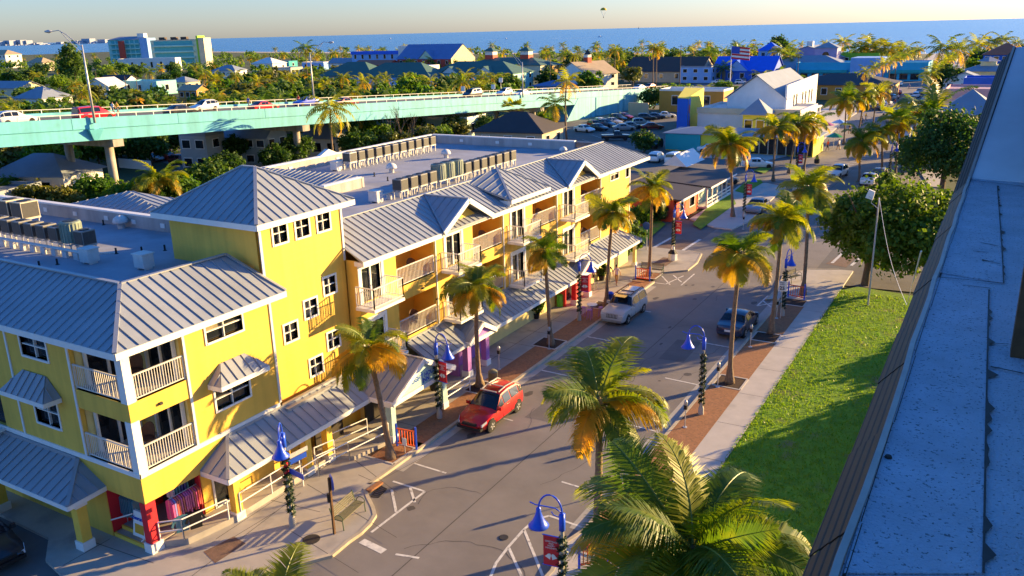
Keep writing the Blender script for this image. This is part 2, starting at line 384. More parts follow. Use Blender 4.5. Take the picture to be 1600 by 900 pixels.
for a, b in RP: mbm.poly([(KR+.24,a,.129),(-11.3,a,.129),(-11.3,b,.129),(KR+.24,b,.129)])
struct('tree_pit', mbm, 'mulch')
mbk = MB()
for (a, b), x0, x1 in [(p, -25.35, KL-.25) for p in LP] + [(p, KR+.24, -11.3) for p in RP]:
    for y in (a, b): mbk.box(x0, x1, y-.06, y+.06, .12, .15)
    mbk.box(x0-.06, x0+.06, a+.06, b-.06, .12, .15); mbk.box(x1-.06, x1+.06, a+.06, b-.06, .12, .15)
struct('pit_edging', mbk, 'walk')
# joints between the concrete slabs (recessed dark grooves laid just above the slab)
mb = MB()
def groove(p, q, z=.127, w=.03):
    p = V((p[0], p[1], z)); q = V((q[0], q[1], z)); d = (q-p).normalized(); n = V((-d.y, d.x, 0))*w/2
    mb.poly([p-n, q-n, q+n, p+n])
for k in range(12): groove((-27.0, 32+k*2.6), (-25.1, 32+k*2.6))
groove((-26.4,31), (-26.4,62))
for k in range(10): y = 31.6+k*4.1; groove((-11.2,y), (-9.66,y+.05), .123)
for p, q in [((338,842),(520,722)),((480,757),(620,840)),((555,772),(688,700)),((300,900),(470,770)),((455,830),(560,895)),((530,700),(620,770)),((98,884),(172,842)),((120,838),(240,880)),((356,845),(430,800)),((400,776),(500,800)),((560,742),(594,757))]:
    a, b = G(*p, .12), G(*q, .12); groove(a, b)
struct('slab_joints', mb, 'joint')
# brown tactile panels and drains
mb = MB()
for q in ([(318,862),(365,838),(384,849),(336,880)], [(1018,413),(1036,402),(1058,404),(1040,416)]): mb.poly([G(*p, .131) for p in q])
struct('paver_panel', mb, 'paverdark')
mb = MB(); mb.poly([(p.x,p.y,.003) for p in (G(1020,391),G(1047,373),G(1090,376),G(1064,395))])
mb.poly([(p.x,p.y,.003) for p in (G(1290,412),G(1312,398),G(1340,400),G(1322,418))]); struct('crossing_pavers', mb, 'paverdark')
# lawn
mb = MB(); lp = [(-9.62,4),(-9.62,66.5),(-8.6,68.0),(-3.5,67.2),(16,67),(16,4)]; mb.prism(lp, -.05, .10)
lawnm = mat('lawn', (0.14, 0.27, 0.010), 0.95, 0.25, 1.5, bump=0.9, bscale=30, spots=((0.22, 0.19, 0.06), 0.5, 0.58, 0.14), world=True)
struct('lawn', mb, lawnm)
gb = MB()
for _ in range(26000):
    y = 26+42*R.random()**1.2; x = -9.74+8.3*R.random()**1.25; h = .05+.07*R.random(); a = R.random()*PI; w = .03
    if y > 66.5: continue
    dx, dy = math.cos(a)*w, math.sin(a)*w; lx, ly = R.gauss(0, .03), R.gauss(0, .03)
    gb.add([(x-dx,y-dy,.10),(x+dx,y+dy,.10),(x+lx,y+ly,.10+h)], [(0,1,2)])
GRASS = leafmat('grass_blade', (0.10, 0.22, 0.008), (0.20, 0.28, 0.014), 0.4, rnd=False)
g = gb.build('grass', [GRASS]); tag(g, 'short green grass covering the lawn below the roof', 'grass', kind='stuff')
mb = MB(); mb.poly([(p.x,p.y,.126) for p in (G(1100,345),G(1112,352),G(1150,325),G(1142,316))])
mb = MB()
for q in ([(1082,352),(1095,360),(1150,320),(1143,304),(1112,318)], [(1148,300),(1163,304),(1192,287),(1188,281),(1168,283)], [(985,368),(1008,380),(1040,352),(1025,342)], [(1178,268),(1195,272),(1208,262),(1200,256)]):
    mb.poly([(p.x,p.y,.135) for p in (G(*t) for t in q)])
struct('verge', mb, lawnm)
# painted markings
mb = MB()
def line(p, q, w=.11, z=.006):
    p = V((p[0], p[1], z)); q = V((q[0], q[1], z)); d = (q-p).normalized(); n = V((-d.y, d.x, 0))*w/2
    mb.poly([p-n, q-n, q+n, p+n])
for y in (28.9,35.2,42.0,48.6,55.4): line((KL+.5,y), (KL+2.4,y-.05))
for y in (30.6,37.5,44.2,50.9,57.6): line((KR-.62,y), (KR-2.6,y+.1))
def pl(*pts, w=.12):
    for a, b in zip(pts, pts[1:]): line(G(*a), G(*b), w)
pl((614,752),(664,768),(580,832)); pl((612,765),(619,800)); pl((641,762),(648,785))
pl((565,845),(600,862),w=.35); pl((618,866),(655,872))
pl((942,835),(858,806),(836,812),(818,828),(794,855),(775,880),(765,905)); pl((819,828),(848,900)); pl((795,856),(815,900)); pl((863,856),(880,885))
pl((1068,431),(1040,444),(1018,441)); pl((1052,430),(1065,441)); pl((1034,431),(1047,445)); pl((1085,428),(1064,446))
pl((1019,388),(1050,371), w=.3); pl((1064,393),(1094,374), w=.3)
pl((1300,411),(1316,396), w=.25); pl((1330,415),(1345,402), w=.25)
pl((1183,478),(1200,462),(1216,472),(1183,478)); pl((1192,470),(1205,480))
for k in range(8): pl((1310+6*k, 262-3*k),(1322+6*k, 263-3*k), w=.25)
for k in range(7): pl((880+15*k, 232-7*k),(905+15*k, 240-7*k))
struct('road_markings', mb, 'paint')
# worn patches, oil stains and cracks in the asphalt
mb = MB(); rs_ = random.Random(21)
def blot(cx, cy, rx, ry, z=.003):
    k = 11; mb.poly([(cx+rx*math.cos(2*PI*i/k)*(.7+.5*rs_.random()), cy+ry*math.sin(2*PI*i/k)*(.7+.5*rs_.random()), z) for i in range(k)])
for y in (32,38.5,45,51.8,58.5): blot(KL+1.3+rs_.random()*.3, y+rs_.random(), .22, .4)
for y in (34,41,47.5,54,60): blot(KR-1.4-rs_.random()*.3, y+rs_.random(), .22, .4)
for i in range(14): blot(-22+rs_.random()*7.5, 22+rs_.random()*60, .08+.15*rs_.random(), .1+.2*rs_.random())
mk('oil', (.075,.066,.062), .7, .2, 6, world=True); struct('road_stains', mb, 'oil'); mb = MB()
def crack(x, y, a, L):
    p = V((x,y,.0045)); st = .35
    for i in range(int(L/st)):
        a += rs_.gauss(0,.28); q = p+V((math.cos(a), math.sin(a), 0))*st; nn_ = V((-math.sin(a), math.cos(a), 0))*(.008+.01*rs_.random()); mb.poly([p-nn_,q-nn_,q+nn_,p+nn_]); p = q
for x, y, a, L in ((-19,23,1.5,16),(-16.5,30,1.2,9),(-21,33,.1,5),(-18.2,40,1.6,14),(-20,52,.2,5),(-15,44,1.4,8),(-17.5,60,1.5,12),(-20.5,26,2.4,4)): crack(x, y, a, L)
mb.poly([(-18.35,10,.0045),(-18.3,10,.0045),(-18.3,150,.0045),(-18.35,150,.0045)]); struct('road_cracks', mb, 'joint')
mb = MB(); mb.poly([(-20.6,35.8,.0035),(-19.2,35.9,.0035),(-19.3,38.6,.0035),(-20.5,38.4,.0035)]); mb.poly([(-17.2,47,.0035),(-15.6,47.1,.0035),(-15.7,51,.0035),(-17.3,50.8,.0035)]); struct('road_patch', mb, 'asphalt_dark')
# sea
M['sea'] = sm = bpy.data.materials.new('sea'); sm.use_nodes = True
n = sm.node_tree.nodes; l = sm.node_tree.links; b = n['Principled BSDF']
b.inputs['Base Color'].default_value = (0.035, 0.115, 0.21, 1); b.inputs['Roughness'].default_value = 0.25; b.inputs['Specular IOR Level'].default_value = 0.3
geo = n.new('ShaderNodeNewGeometry'); mp = n.new('ShaderNodeMapping'); mp.inputs['Scale'].default_value = (0.05, 0.012, 1); mp.inputs['Rotation'].default_value[2] = 0.5
nz = n.new('ShaderNodeTexNoise'); nz.inputs['Scale'].default_value = 1.0; nz.inputs['Detail'].default_value = 8; nz.inputs['Roughness'].default_value = 0.7
bp = n.new('ShaderNodeBump'); bp.inputs['Strength'].default_value = 0.6; bp.inputs['Distance'].default_value = 3.0
l.new(geo.outputs['Position'], mp.inputs[0]); l.new(mp.outputs[0], nz.inputs['Vector']); l.new(nz.outputs[0], bp.inputs['Height']); l.new(bp.outputs[0], b.inputs['Normal'])
cr = n.new('ShaderNodeValToRGB'); cr.color_ramp.elements[0].color = (0.008, 0.095, 0.26, 1); cr.color_ramp.elements[1].color = (0.022, 0.16, 0.36, 1)
cr.color_ramp.elements[0].position = .35; cr.color_ramp.elements[1].position = .65
l.new(nz.outputs[0], cr.inputs[0]); l.new(cr.outputs[0], b.inputs['Base Color'])
mb = MB(); mb.poly([(-40000,-3000,-0.4),(30000,-3000,-0.4),(30000,60000,-0.4),(-40000,60000,-0.4)]); struct('sea', mb, 'sea')

# ================================================================== YELLOW BUILDING
YB = thing('yellow_building', 'large yellow three storey building with grey metal roofs and a square tower along the street', 'building', (-27.7, 17.8, 0))
XF, YS = -27.7, 17.8
def wx(x): return lambda a, d, z: V((x+d, a, z))       # wall facing +X, a = y
def wy(y): return lambda a, d, z: V((a, y-d, z))       # wall facing -Y, a = x
def fbox(mb, w, a0, a1, d0, d1, z0, z1):
    p, q = w(a0, d0, z0), w(a1, d1, z1); mb.box(p.x, q.x, p.y, q.y, p.z, q.z)
def facade(w, a0, a1, z0, z1, holes, m, parent, depth=.22, name='wall'):
    mb = MB(); xs = sorted({a0, a1} | {min(max(h[i], a0), a1) for h in holes for i in (0, 1)}); zs = sorted({z0, z1} | {min(max(h[i], z0), z1) for h in holes for i in (2, 3)})
    for i in range(len(xs)-1):
        for j in range(len(zs)-1):
            cx, cz = (xs[i]+xs[i+1])/2, (zs[j]+zs[j+1])/2
            if any(h[0] < cx < h[1] and h[2] < cz < h[3] for h in holes): continue
            mb.poly([w(xs[i],0,zs[j]), w(xs[i+1],0,zs[j]), w(xs[i+1],0,zs[j+1]), w(xs[i],0,zs[j+1])])
    for h in holes:
        c = [(h[0],h[2]),(h[1],h[2]),(h[1],h[3]),(h[0],h[3])]
        for k in range(4):
            p, q = c[k], c[(k+1) % 4]; mb.poly([w(p[0],0,p[1]), w(q[0],0,q[1]), w(q[0],-depth,q[1]), w(p[0],-depth,p[1])])
    return mb.build(name, m, parent)
def window(w, a0, a1, z0, z1, parent, nx=2, nz=2, trim=.09, m='white', panes=True, name='window', dep=.16, sill=True):
    mb = MB()
    fbox(mb, w, a0-trim, a0, -dep, .04, z0-trim, z1+trim); fbox(mb, w, a1, a1+trim, -dep, .04, z0-trim, z1+trim)
    fbox(mb, w, a0, a1, -dep, .04, z1, z1+trim); fbox(mb, w, a0, a1, -dep, .06 if sill else .04, z0-trim, z0)
    t = .022
    for i in range(1, nx): a = a0+(a1-a0)*i/nx; fbox(mb, w, a-t, a+t, -dep+.02, -.03, z0, z1)
    for j in range(1, nz):
        z = z0+(z1-z0)*j/nz
        for i in range(nx):
            fbox(mb, w, a0+(a1-a0)*i/nx+(t if i else 0), a0+(a1-a0)*(i+1)/nx-(t if i < nx-1 else 0), -dep+.02, -.04, z-t, z+t)
    o = mb.build(name, m, parent)
    if panes:
        for i in range(nx):
            for j in range(nz):
                g = MB(); u0, u1 = a0+(a1-a0)*i/nx, a0+(a1-a0)*(i+1)/nx; v0, v1 = z0+(z1-z0)*j/nz, z0+(z1-z0)*(j+1)/nz
                fbox(g, w, u0+.01, u1-.01, -dep-.03, -dep+.005, v0+.01, v1-.01); g.build('pane', 'glass_reflection' if R.random() < .22 else 'glass', o)
    else:
        g = MB(); fbox(g, w, a0, a1, -dep-.03, -dep, z0, z1); g.build('pane', 'glass', o)
    return o
def slider(w, a0, a1, z0, z1, parent, d=0.0, n=2):
    """sliding glass door with white frame"""
    mb = MB(); t = .09
    fbox(mb, w, a0-t, a0, d-.12, d+.03, z0, z1+t); fbox(mb, w, a1, a1+t, d-.12, d+.03, z0, z1+t); fbox(mb, w, a0, a1, d-.12, d+.03, z1, z1+t)
    for i in range(1, n): a = a0+(a1-a0)*i/n; fbox(mb, w, a-.05, a+.05, d-.08, d+.0, z0, z1)
    o = mb.build('sliding_door', 'white', parent)
    for i in range(n):
        g = MB(); fbox(g, w, a0+(a1-a0)*i/n+.02, a0+(a1-a0)*(i+1)/n-.02, d-.13, d-.09, z0, z1); g.build('pane', 'glass', o)
    return o
def rail3(mb, p, q, h=1.05, n=None, gap=.12, post=.05, bal=.022):
    p = V(p); q = V(q); L = (q-p).length; n = n or max(2, int(L/gap)); up = V((0,0,1))
    mb.bar(p+up*h, q+up*h, .07, .05); mb.bar(p+up*.1, q+up*.1, .05, .04)
    for i in range(n+1):
        a = p.lerp(q, i/n); w = post if i in (0, n) else bal
        mb.bar(a+up*(.0 if i in (0, n) else .12), a+up*(h-.03), w)
    return mb
def pipe_rail(mb, pts, h=.95, mid=(.5,), r=.03):
    for p, q in zip(pts, pts[1:]):
        p = V(p); q = V(q); up = V((0,0,1))
        for z in (h,)+tuple(mid): mb.tube([p+up*z, q+up*z], r, 6)
        n = max(1, int((q-p).length/1.7))
        for i in range(n+1): a = p.lerp(q, i/n); mb.tube([a, a+up*h], r, 6)
    return mb
def clip2(poly, nx, ny, c):
    out = []
    for i in range(len(poly)):
        p, q = poly[i], poly[(i+1) % len(poly)]; a = p[0]*nx+p[1]*ny-c; b = q[0]*nx+q[1]*ny-c
        if a <= 0: out.append(p)
        if (a < 0 < b) or (b < 0 < a): t = a/(a-b); out.append((p[0]+t*(q[0]-p[0]), p[1]+t*(q[1]-p[1])))
    return out
def roof_face(pts, parent, m='roofmetal', w=.5, name='roof_panel', t=.03, seam=.045, under=True):
    """one roof slope; pts[0]->pts[1] is the eave.  Split into standing-seam pans."""
    P = [V(p) for p in pts]; e = (P[1]-P[0]).normalized(); nn = V((0,0,0))
    for i in range(1, len(P)-1): nn += (P[i]-P[0]).cross(P[i+1]-P[0])
    nn.normalize()
    if nn.z < 0: nn = -nn
    u = nn.cross(e); q = [((p-P[0]).dot(e), (p-P[0]).dot(u)) for p in P]
    if sum(c[1] for c in q) < 0: u = -u; q = [(a, -b) for a, b in q]
    amin, amax = min(c[0] for c in q), max(c[0] for c in q); n = max(1, round((amax-amin)/w)); w = (amax-amin)/n
    for i in range(n):
        s0, s1 = amin+i*w, amin+(i+1)*w
        c = clip2(clip2(q, -1, 0, -s0), 1, 0, s1)
        if len(c) < 3: continue
        mb = MB(); tt = t*(1+.25*(R.random()-.5))
        mb.slab([P[0]+e*a+u*b+nn*.012 for a, b in c], nn*tt)
        bs = [b for a, b in c if abs(a-s0) < 1e-4]
        if len(bs) >= 2 and max(bs)-min(bs) > .08:
            p0 = P[0]+e*(s0+.012)+u*min(bs); p1 = P[0]+e*(s0+.012)+u*max(bs)
            mb.bar(p0+nn*(tt+.012+seam/2), p1+nn*(tt+.012+seam/2), .028, seam, nn)
        mb.build(name, m, parent)
def roof_core(faces, parent, m='roofcap', th=.12, name='roof'):
    mb = MB()
    for f in faces: mb.slab(f, (0,0,-th))
    return mb.build(name, m, parent)
def cap_bar(mb, p, q, w=.16, h=.06): mb.bar(V(p)+V((0,0,.07)), V(q)+V((0,0,.07)), w, h)

# ---- bodies (closed boxes behind the facades; facades stand 5 cm proud)
EZ = 9.0; XE = -27.2; YE = 17.3; XT = -30.4; YT = 20.1; ZT = 10.5; DK = 9.7
WX = wx(XF); WYS = wy(YS); TX = wx(-28.45)
# corner opening rooms are hollow: body set back behind the balconies
mb = MB()
mb.box(-70, -31.12, 18.05, 20.3, 0, 8.9); mb.box(-70, -31.12, 20.3, 29.6, 0, DK-.05); mb.box(-31.12, -29.9, 20.6, 29.6, 0, DK-.06); mb.box(-29.9, -27.95, 20.9, 25.4, 0, 8.9)
mb.box(-48.5, -29.95, 31.5, 67.2, 0, DK-.05)
mb.each('core', 'yellow_plain', YB)
O3 = (6.68, 8.92); O2 = (3.68, 5.86)
front_l = [(18.12,20.55)+O3, (18.12,20.55)+O2, (18.15,20.5,.12,2.35), (21.75,23.7,7.85,8.75), (21.8,23.65,4.75,5.7), (21.1,22.0,.5,1.85)]
facade(WX, YS, 25.4, 0, 9.0, front_l, 'yellow', YB)
side_l = [(-31.0,-28.05)+O3, (-31.0,-28.05)+O2, (-30.25,-28.0,.12,2.35), (-34.3,-32.5,7.6,8.55), (-34.2,-32.55,4.55,5.75), (-38.8,-36.85,3.7,5.85)]
facade(WYS, -62, XF, 0, 9.0, side_l, 'yellow', YB)
facade(wy(31.42), -28.45, XF, 3.2, 9.0, [], 'yellow', YB)
facade(wx(-31.0), YS+.2, 20.6, 3.4, 8.95, [], 'cream_wall', YB, name='balcony_wall')
mb = MB()          # corner balcony rooms
for z0, z1 in ((3.5,3.68),(6.5,6.68)): mb.box(-31.1, -27.72, 17.82, 20.6, z0, z1)
mb.box(-31.1, -27.72, 17.82, 20.6, 8.92, 8.97)
mb.each('balcony_floor', 'walk', YB)
for z0 in (3.68, 6.68):
    w1 = wy(20.58); facade(w1, -31.0, -27.9, z0, z0+2.25, [], 'cream_wall', YB, name='balcony_wall')
    slider(w1, -29.9, -28.2, z0, z0+2.05, YB, .17)
    slider(wx(-31.0), 18.4, 20.2, z0, z0+2.05, YB, .17)
mb = MB()          # corner posts, trims, bands
for z0, z1 in ((3.68,5.9),(6.68,8.95)): mb.box(-28.06, XF+.03, YS-.03, 18.14, z0, z1)
mb.box(XF, XF+.05, YS-.05, 25.4, 3.5, 3.7); mb.box(-62, XF+.05, YS-.052, YS, 3.5, 3.7)
mb.box(XF, XF+.045, 20.55, 20.66, 3.7, 8.8); mb.box(-31.12, -31.0, YS-.045, YS, 3.7, 8.8); mb.box(-35.46, -35.34, YS-.045, YS, 3.7, 8.8)
mb.box(XF, XF+.05, 25.28, 25.4, 3.4, 8.8); mb.box(-28.45, -28.4, 25.85, 25.98, 9.4, 12.0); mb.box(-28.45, -28.4, 31.28, 31.4, 9.0, 12.0)
mb.box(XF, XF+.045, 31.44, 31.56, 6.6, 8.8)
mb.each('trim', 'white', YB)
for z in (3.68, 6.68):
    rail3(MB(), (XF-.06,18.2,z), (XF-.06,20.52,z)).build('railing', 'railing', YB); rail3(MB(), (-30.98,YS+.06,z), (-28.1,YS+.06,z)).build('railing', 'railing', YB)
window(WX, 21.75,23.7,7.85,8.75, YB); window(WX, 21.8,23.65,4.75,5.7, YB); window(WX, 21.1,22.0,.5,1.85, YB, 1, 1)
window(WYS, -34.3,-32.5,7.6,8.55, YB); window(WYS, -34.2,-32.55,4.55,5.75, YB); slider(WYS, -38.8,-36.85,3.7,5.85, YB, -.05)
# ---- red shop corner
mb = MB(); mb.box(-28.02, XF+.04, YS-.04, 18.22, .12, 2.36); mb.box(-30.3, -30.22, YS+.03, 20.4, .3, 2.4); mb.box(-30.2, -27.75, 20.42, 20.5, .3, 2.4)
mb.each('red_column', 'red', YB)
mb = MB(); mb.box(-28.08, XF+.1, YS-.1, 18.28, .1, .55); mb.each('column_base', 'white', YB)
mb = MB(); mb.box(-31.0, -27.75, 18.24, 20.42, 0, .42); mb.box(-30.2, -28.1, 17.86, 18.24, 0, .27); mb.each('shop_floor', 'concrete', YB)
mb = MB(); mb.box(-30.2, -28.1, 17.82, 17.9, .02, .29); mb.box(-30.2, -28.1, 18.2, 18.28, .27, .44); mb.each('step_nosing', 'yellow_plain', YB)
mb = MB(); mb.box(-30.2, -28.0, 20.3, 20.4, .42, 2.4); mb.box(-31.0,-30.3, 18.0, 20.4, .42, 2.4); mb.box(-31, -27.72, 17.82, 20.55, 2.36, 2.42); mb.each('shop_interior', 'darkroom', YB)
# ---- tower
tw = [(27.15,28.0,10.75,11.45), (28.55,29.4,10.75,11.45), (29.95,30.75,10.75,11.45)]
dg = [(29.62,30.42,7.5,8.2), (28.2,29.0,6.75,7.45), (26.75,27.55,6.0,6.7), (28.2,29.0,3.8,4.5), (29.55,30.35,4.85,5.6)]
dg = []
for p in ((515,445),(485.5,481),(454.5,518.5),(494,571),(521,530)):
    c = FX(*p, -28.45); dg.append((c.y-.42, c.y+.42, c.z-.42, c.z+.42))
tw = []
for p in ((437,364),(472,354.5),(505,345)):
    c = FX(*p, -28.45); tw.append((c.y-.43, c.y+.43, c.z-.46, c.z+.46))
facade(TX, 25.9, 31.35, 0, 12.0, tw+dg, 'yellow', YB)
mb = MB(); mb.box(-34.5, -28.68, 25.9, 31.35, 0, 11.9); mb.build('tower_core', 'yellow', YB)
for h in tw+dg: window(TX, *h, YB, trim=.1)
ta, tb = V((-31.2,28.65,13.95)), V((-32.1,28.65,13.95)); c0, c1, c2, c3 = V((-28.0,25.4,12.05)), V((-28.0,31.95,12.05)), V((-35.1,31.95,12.05)), V((-35.1,25.4,12.05))
tf = [[c0,c1,ta], [c3,c0,ta,tb], [c1,c2,tb,ta], [c2,c3,tb]]
rt = roof_core(tf, YB)
for f in tf: roof_face(f, rt)
mb = MB()
for p, q in ((c0,ta),(c1,ta),(c2,tb),(c3,tb),(ta,tb)): cap_bar(mb, p, q)
mb.build('ridge_cap', 'roofcap', rt)
def fascia(mb, pts, h=.26, t=.08, drop=.02):
    for p, q in zip(pts, pts[1:]): mb.bar(V(p)-V((0,0,h/2-drop)), V(q)-V((0,0,h/2-drop)), t, h)
mb = MB(); fascia(mb, [c0,c1,c2,c3,c0]); mb.box(-35.0,-28.05,25.45,31.9,11.86,11.9); mb.build('fascia', 'white', YB)
# ---- main skirt roofs
e0, e1 = V((XE,YE,EZ)), V((XE,25.95,EZ)); t0, t1 = V((XT,YT,ZT)), V((XT+.25,25.35,ZT)); eL, tL = V((-62,YE,EZ)), V((-62,YT,ZT))
f1 = [e0, e1, t1, t0]; f2 = [eL, e0, t0, tL]; f3 = [e1, V((-28.4,25.95,EZ)), V((XT+.25,25.85,ZT-.02)), t1]
rl = roof_core([f1, f2], YB, th=.1)
roof_face(f1, rl); roof_face([V((-48.2,YE,EZ)), e0, t0, V((-48.2,YT,ZT))], rl)
mb = MB(); cap_bar(mb, e0, t0); cap_bar(mb, e1, t1); cap_bar(mb, t0, t1, .2); cap_bar(mb, t0, tL, .2); mb.slab([e1, V((-28.45,25.95,EZ)), V((-28.45,25.95,9.55)), t1], (0,.04,0)); mb.build('ridge_cap', 'roofcap', rl)
mb = MB(); fascia(mb, [eL, e0, e1]); mb.box(-62,XE-.05,YE+.05,YS,8.8,8.84); mb.box(XF,XE-.05,YS,25.9,8.8,8.84); mb.build('fascia', 'white', YB)
mb = MB(); mb.slab([t0,t1,(t1.x-.1,t1.y,DK),(t0.x-.1,t0.y,DK)], (-.1,0,0)); mb.slab([t0,tL,(tL.x,tL.y+.1,DK),(t0.x,t0.y+.1,DK)], (0,.1,0)); mb.each('parapet', 'parapet', YB)
mb = MB(); mb.box(-62, -30.7, 20.3, 29.6, DK-.02, DK+.02); mb.box(-48.4, -30.6, 45.2, 67.3, DK-.02, DK+.02); mb.box(-38.7, -30.6, 31.6, 45.2, DK-.02, DK+.02)
mb.each('flat_roof', 'membrane', YB)
W0, W1 = V((XE,31.3,EZ)), V((XE,70.6,EZ)); wt0, wt1 = V((XT,31.9,ZT)), V((XT,67.6,ZT)); Wb = V((-33.5,70.6,EZ))
fw = [W0, W1, wt1, wt0]; fe = [W1, V((-34,70.6,EZ)), wt1+V((-.6,0,0)), wt1]
rw = roof_core([fw, [W1, Wb, V((-33.5,67.6,ZT)), wt1]], YB, th=.1)
# the front slope is cut round the three dormers so that no pans run inside them
roof_face(fw, rw)
mb = MB(); cap_bar(mb, W1, wt1); cap_bar(mb, wt0, wt1, .2); cap_bar(mb, W0, V((XT,31.45,ZT)), .1); mb.build('ridge_cap', 'roofcap', rw)
mb = MB(); mb.slab([wt0,wt1,(XT-.1,wt1.y,DK),(XT-.1,wt0.y,DK)], (-.12,0,0)); mb.each('parapet', 'parapet', YB)
def parapet(pts, top, base=DK, t=.3, cap=.1):
    mb = MB()
    for p, q in zip(pts, pts[1:]): mb.bar((p[0],p[1],(top+base)/2), (q[0],q[1],(top+base)/2), t, top-base)
    o = mb.each('parapet', 'parapet', YB); mb = MB()
    for p, q in zip(pts, pts[1:]): mb.bar((p[0],p[1],top+cap/2), (q[0],q[1],top+cap/2), t+.1, cap)
    mb.build('parapet_cap', 'white', YB); mb = MB()
    return o
parapet([(-62,29.75),(-34.6,29.75)], 10.45); parapet([(-48.5,45.1),(-48.5,67.4)], 10.45); parapet([(-48.5,67.45),(-33.0,67.45)], 10.45)
parapet([(-38.8,41.2),(-38.8,45.0)], 10.4)
mb = MB()
for x in (-54,-51,-48,-45,-42.5,-40): mb.box(x-.18, x+.18, 29.55, 29.59, 9.95, 10.2)
for y in (48,53.5,59,64): mb.box(-48.34, -48.3, y-.18, y+.18, 9.95, 10.2)
for x in (-45,-41,-37.5): mb.box(x-.18, x+.18, 67.25, 67.29, 9.95, 10.2)
mb.each('scupper', 'white', YB)
# small peak on the rear parapet, hip roof beyond the front parapet and the slope behind the tower
pk = FX(510, 232, -48.6)
mb = MB(); mb.slab([(-48.35,pk.y-1.2,10.5),(-48.35,pk.y+1.2,10.5),(-48.35,pk.y,11.0)], (-.4,0,0)); mb.build('parapet_cap', 'white', YB)
hp = V((-46.8,32.6,11.0)); hq = [V((-50.5,30.2,10.2)), V((-38.8,30.2,9.9)), V((-38.8,36,9.6)), V((-50.5,36,9.6))]
rh = roof_core([[hq[1],hq[2],hp],[hq[0],hq[1],hp]], YB); roof_face([hq[0],hq[1],hp], rh); roof_face([hq[1],hq[2],hp], rh)
sl = [V((-47.5,40.6,9.6)), V((-38.95,40.6,9.6)), V((-38.95,45.0,10.5)), V((-48.4,45.2,10.55))]
rs = roof_core([sl], YB); roof_face(sl, rs)
mb = MB(); mb.box(-48.2,-38.75,45.2,45.4,DK,10.4); mb.each('parapet', 'parapet', YB)
# ---- dormers
def gable_dormer(y0, y1, parent):
    ym = (y0+y1)/2; xf = XE+.12; zf = EZ+.05; za = 10.5; xb = XT+.1
    A = V((xf,ym,za)); B = V((xb,ym,za)); L = V((xf,y0,zf)); Rr = V((xf,y1,zf))
    fL = [L, A, B]; fR = [Rr, A, B]
    o = roof_core([fL, fR], YB, th=.1)
    roof_face([A, B, L], o, w=.5); roof_face([B, A, Rr], o, w=.5)
    m = MB(); cap_bar(m, A, B, .14); m.bar(B+V((0,0,.06)), L+V((0,0,.06)), .1, .05); m.build('ridge_cap', 'roofcap', o)
    m = MB(); m.bar(L-V((0,0,.05)), A-V((0,0,.05)), .1, .3); m.bar(A-V((0,0,.05)), Rr-V((0,0,.05)), .1, .3); m.build('fascia', 'white', o)
    m = MB(); xg = XF; m.slab([(xg,y0+.4,8.9),(xg,y1-.4,8.9),(xg,ym,za-.3)], (-.1,0,0)); m.build('gable', 'yellow', o)
gable_dormer(38.35, 43.7, rw); gable_dormer(54.3, 59.6, rw)
a, b, ap = V((XE+.1,46.0,9.5)), V((XE+.1,51.4,9.5)), V((-29.8,48.7,11.05)); bk = V((-31.2,48.7,11.05))
la, lb = V((-30.4,46.0,10.0)), V((-30.4,51.4,10.0))
df = [[a,b,ap],[la,a,ap],[b,lb,ap]]
rd = roof_core([df[0], [V((-30.6,45.9,10.5)),a,ap], [b,V((-30.6,51.5,10.5)),ap]], YB, th=.08)
roof_face(df[0], rd); roof_face([V((-30.6,45.9,10.5)),a,ap], rd)
mb = MB(); cap_bar(mb, a, ap); cap_bar(mb, b, ap); mb.build('ridge_cap', 'roofcap', rd)
mb = MB(); fascia(mb, [a, b]); mb.slab([(a.x-.1,a.y+.05,9.1),(a.x-.1,a.y+.05,9.45),(-28.5,a.y+.05,9.45)], (0,.06,0)); mb.build('fascia', 'white', rd)
mb = MB(); mb.box(XF-.2, XF, 46.4, 51.0, 8.9, 9.45); mb.build('gable', 'yellow', rd)
mb = MB()
for y0, y1 in ((31.3,38.3),(43.75,54.25),(59.65,70.6)): fascia(mb, [(XE,y0,EZ),(XE,y1,EZ)])
fascia(mb, [W1, V((-34,70.6,EZ))]); mb.box(XF,XE-.05,31.4,70.5,8.8,8.84); mb.box(-34,XF,67.3,70.5,8.8,8.84); mb.box(XF-.1,XE-.05,31.32,31.4,8.75,8.98)
mb.build('fascia', 'white', YB)
# ---- wing facade: four bays
op = []; doors = []
for k in range(4):
    y = 34.55+7.66*k; op += [(y,y+3.55)+O3, (y,y+3.55)+O2]; d = 31.7+7.66*k; doors += [(d,d+1.45,6.68,8.5),(d,d+1.45,3.68,5.5)]
endw = [(63.15,64.8,8.02,8.8), (66.35,67.0,7.8,8.75)]
facade(WX, 31.42, 67.3, 3.2, 9.0, op+doors+endw, 'yellow', YB)
window(WX, *endw[0], YB); window(WX, *endw[1], YB, 1, 1)
for y0, y1, z0, z1 in op:
    m = MB(); x0 = -29.4; m.box(x0-.1, x0, y0-.2, y1+.2, z0-.05, z1+.05); m.box(x0, XF-.23, y1, y1+.1, z0, z1); m.box(x0, XF-.23, y0-.1, y0, z0, z1); m.box(x0, XF-.23, y0, y1, z1, z1+.05); m.build('recess_wall', 'yellow_bounce', YB)
    m = MB(); m.box(x0, XF-.005, y0, y1, z0-.12, z0); m.each('balcony_floor', 'walk', YB)
    slider(wx(x0), y0+.15, y0+1.5, z0, z0+2.0, YB, .17)
    m = MB(); rail3(m, (XF-.05,y0+.05,z0), (XF-.05,y1-.05,z0)); m.build('railing', 'railing', YB)
